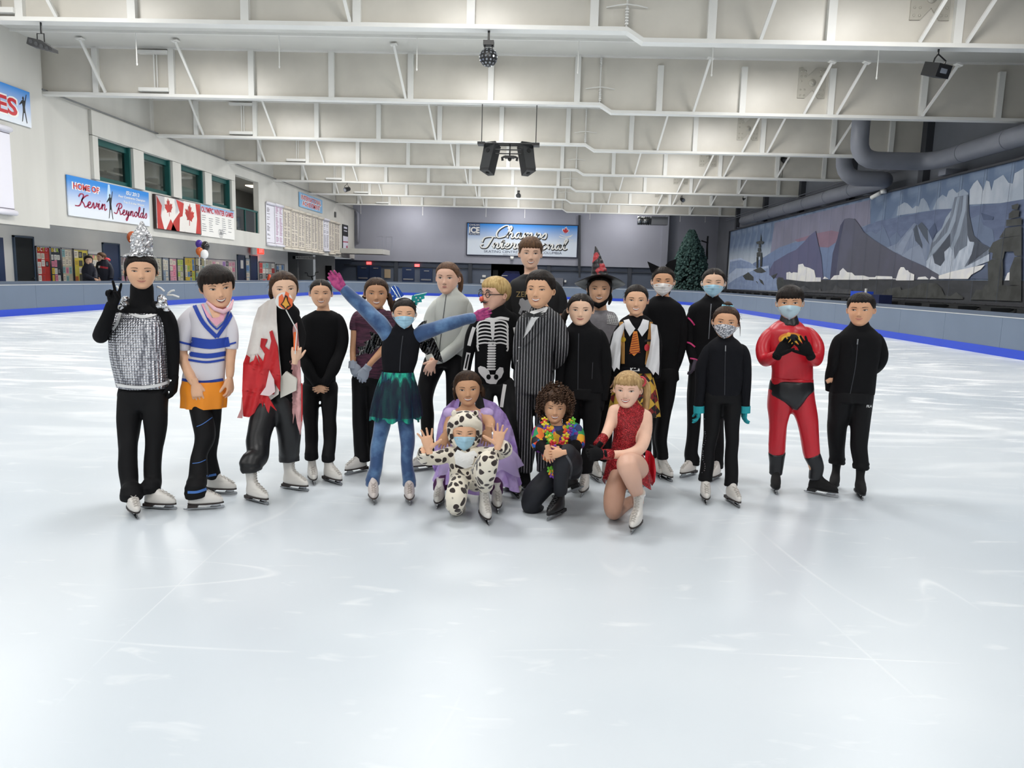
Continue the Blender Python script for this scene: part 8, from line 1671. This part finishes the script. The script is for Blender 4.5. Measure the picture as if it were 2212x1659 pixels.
s.cloth([(672,1190),(700,1200),(722,1240),(730,1310),(724,1370),(708,1395),(690,1370),(672,1350),(660,1300)], lambda x, y: .06+.03*math.sin(x/9), mat('lining_red', 'cf1f30', .5), 'skirt_lining', wave=.01)
aL = [(492,965,36),(470,1040,33,-.04),(445,1100,29,-.12),(412,1155,23,-.2)]; aR = [(668,1000,42),(668,1090,40,-.04),(640,1180,36,-.12),(560,1215,30,-.2),(470,1215,24,-.26)]
for a in (aL, aR): s.limb(s.body, a)
CF = SQ
for p0, p1 in (((432,1118,-.15),(398,1165,-.22)), ((480,1214,-.25),(418,1215,-.28))): mb = MB(); mb.smooth = True; mb.tube([s.w(*p0), s.w(*p1)], 29*s.k(), 16); mb.build('sequin_wristlet', CF, s.root)
s.handat(405, 1165, 215, 'grip', 1, dz=-.24, turn=120, glove=GB, sc=1.0); s.handat(425, 1212, 265, 'grip', -1, dz=-.29, turn=200, glove=GB, sc=1.0)
TG_ = mat('tights_tan', 'b98e78', .55); lg = MB()
s.limb(lg, [(540,1300,60),(505,1390,62,-.12),(490,1470,62,-.16),(485,1530,52,-.16),(500,1545,40,-.02),(560,1500,36,.2),(640,1460,32,.35)]); s.garment('tights', lg, TG_, amp=.0005)
lg = MB(); s.limb(lg, [(620,1300,72,0),(600,1280,76,-.15),(565,1275,64,-.3),(590,1340,58,-.3),(610,1400,46,-.24),(625,1450,36,-.14),(628,1500,34,-.14)]); s.garment('tights', lg, mat('tights_light', 'd8ac96', .5), amp=.0005)
s.limb(s.body, [(620,1290,60,0),(600,1280,60,-.15),(580,1285,50,-.26)]); s.limb(s.body, [(545,1290,52),(505,1390,50,-.12)]); 
s.foot(615, 1640, -12, tall=True); s.foot(680, 1520, -120, tip=35, dzoff=.3, gz=.05)
mb = MB(); mb.smooth = True; mb.tube([s.w(628,1425,-.14), s.w(628,1450,-.14)], 42*s.k(), 14); mb.build('white_sock', M_PW, s.root)
s.done()
# ---- the two people behind the boards
G_ = (0, 460, 5.267)
s = Person(G_, 28.2, 1010, 'seated dark-haired person in navy jacket behind the left boards', 'dcb49c'); s.root.location.z = s.root.location.z
s.head(1005, 487, 590, yaw=15); s.face(open_=.6, mouth='neutral'); s.hair(HB, hf=.25, side=-.35, T=.09, back=-.42)
NVJ = mat('jacket_navy', '151a2a', .75); standard(s, [(1010,570,40),(1010,590,55),(1010,640,70),(1012,700,72),(1020,800,75),(1020,900,72)], [[(965,620,26),(955,680,26),(1010,730,24,-.2),(1075,755,20,-.3)], [(1060,620,26),(1080,680,26),(1090,750,20,-.25)]],
  [([(1000,900,40),(990,960,36),(985,1020,30),(980,1070,24)], None), ([(1040,900,40),(1045,960,36),(1048,1020,30),(1050,1070,24)], None)], NVJ, NVJ, neck=[(1008,560,22),(1010,600,26)], names=('jacket', 'trousers'))
s.handat(1085, 755, 130, 'relax', 1, dz=-.3, turn=180); s.done(.02)
s = Person(G_, 29.2, 1180, 'standing person in navy jacket with red hood lining, seen from the side', 'dcb49c')
s.head(1152, 450, 555, yaw=-60); s.face(open_=.6, mouth='neutral'); s.hair(hair_mat('4a3426','6d4e38'), hf=.26, side=-.1, T=.07, back=-.35)
standard(s, [(1185,530,35),(1180,560,62),(1180,620,78),(1178,700,78),(1175,780,74),(1175,900,72)], [[(1115,580,24),(1112,660,25),(1125,740,22,-.2)], [(1245,590,26),(1270,670,27),(1262,750,24,-.1)]],
  [([(1150,900,42),(1145,960,38),(1140,1020,32),(1138,1065,26)], None), ([(1205,900,42),(1208,960,38),(1210,1020,32),(1210,1065,26)], None)], NVJ, NVJ, neck=[(1160,520,22),(1175,560,28)], names=('jacket', 'trousers'))
mb = MB(); mb.smooth = True; mb.ball(s.w(1205,535,.1), (.17,.14,.1), 12, 8); mb.build('red_hood', mat('hood_red', 'b82a38', .7), s.root); s.line('jacket', [(1135,612),(1180,620),(1228,628)], 22, mat('stripe_red', 'a82836', .7), 'red_stripe', off=.01); s.decal('jacket', [(1118,600),(1140,600),(1140,625),(1118,625)], M_PW, 'white_badge', off=.01)
s.handat(1130, 745, 160, 'relax', 1, dz=-.2, turn=90); s.done(.02)
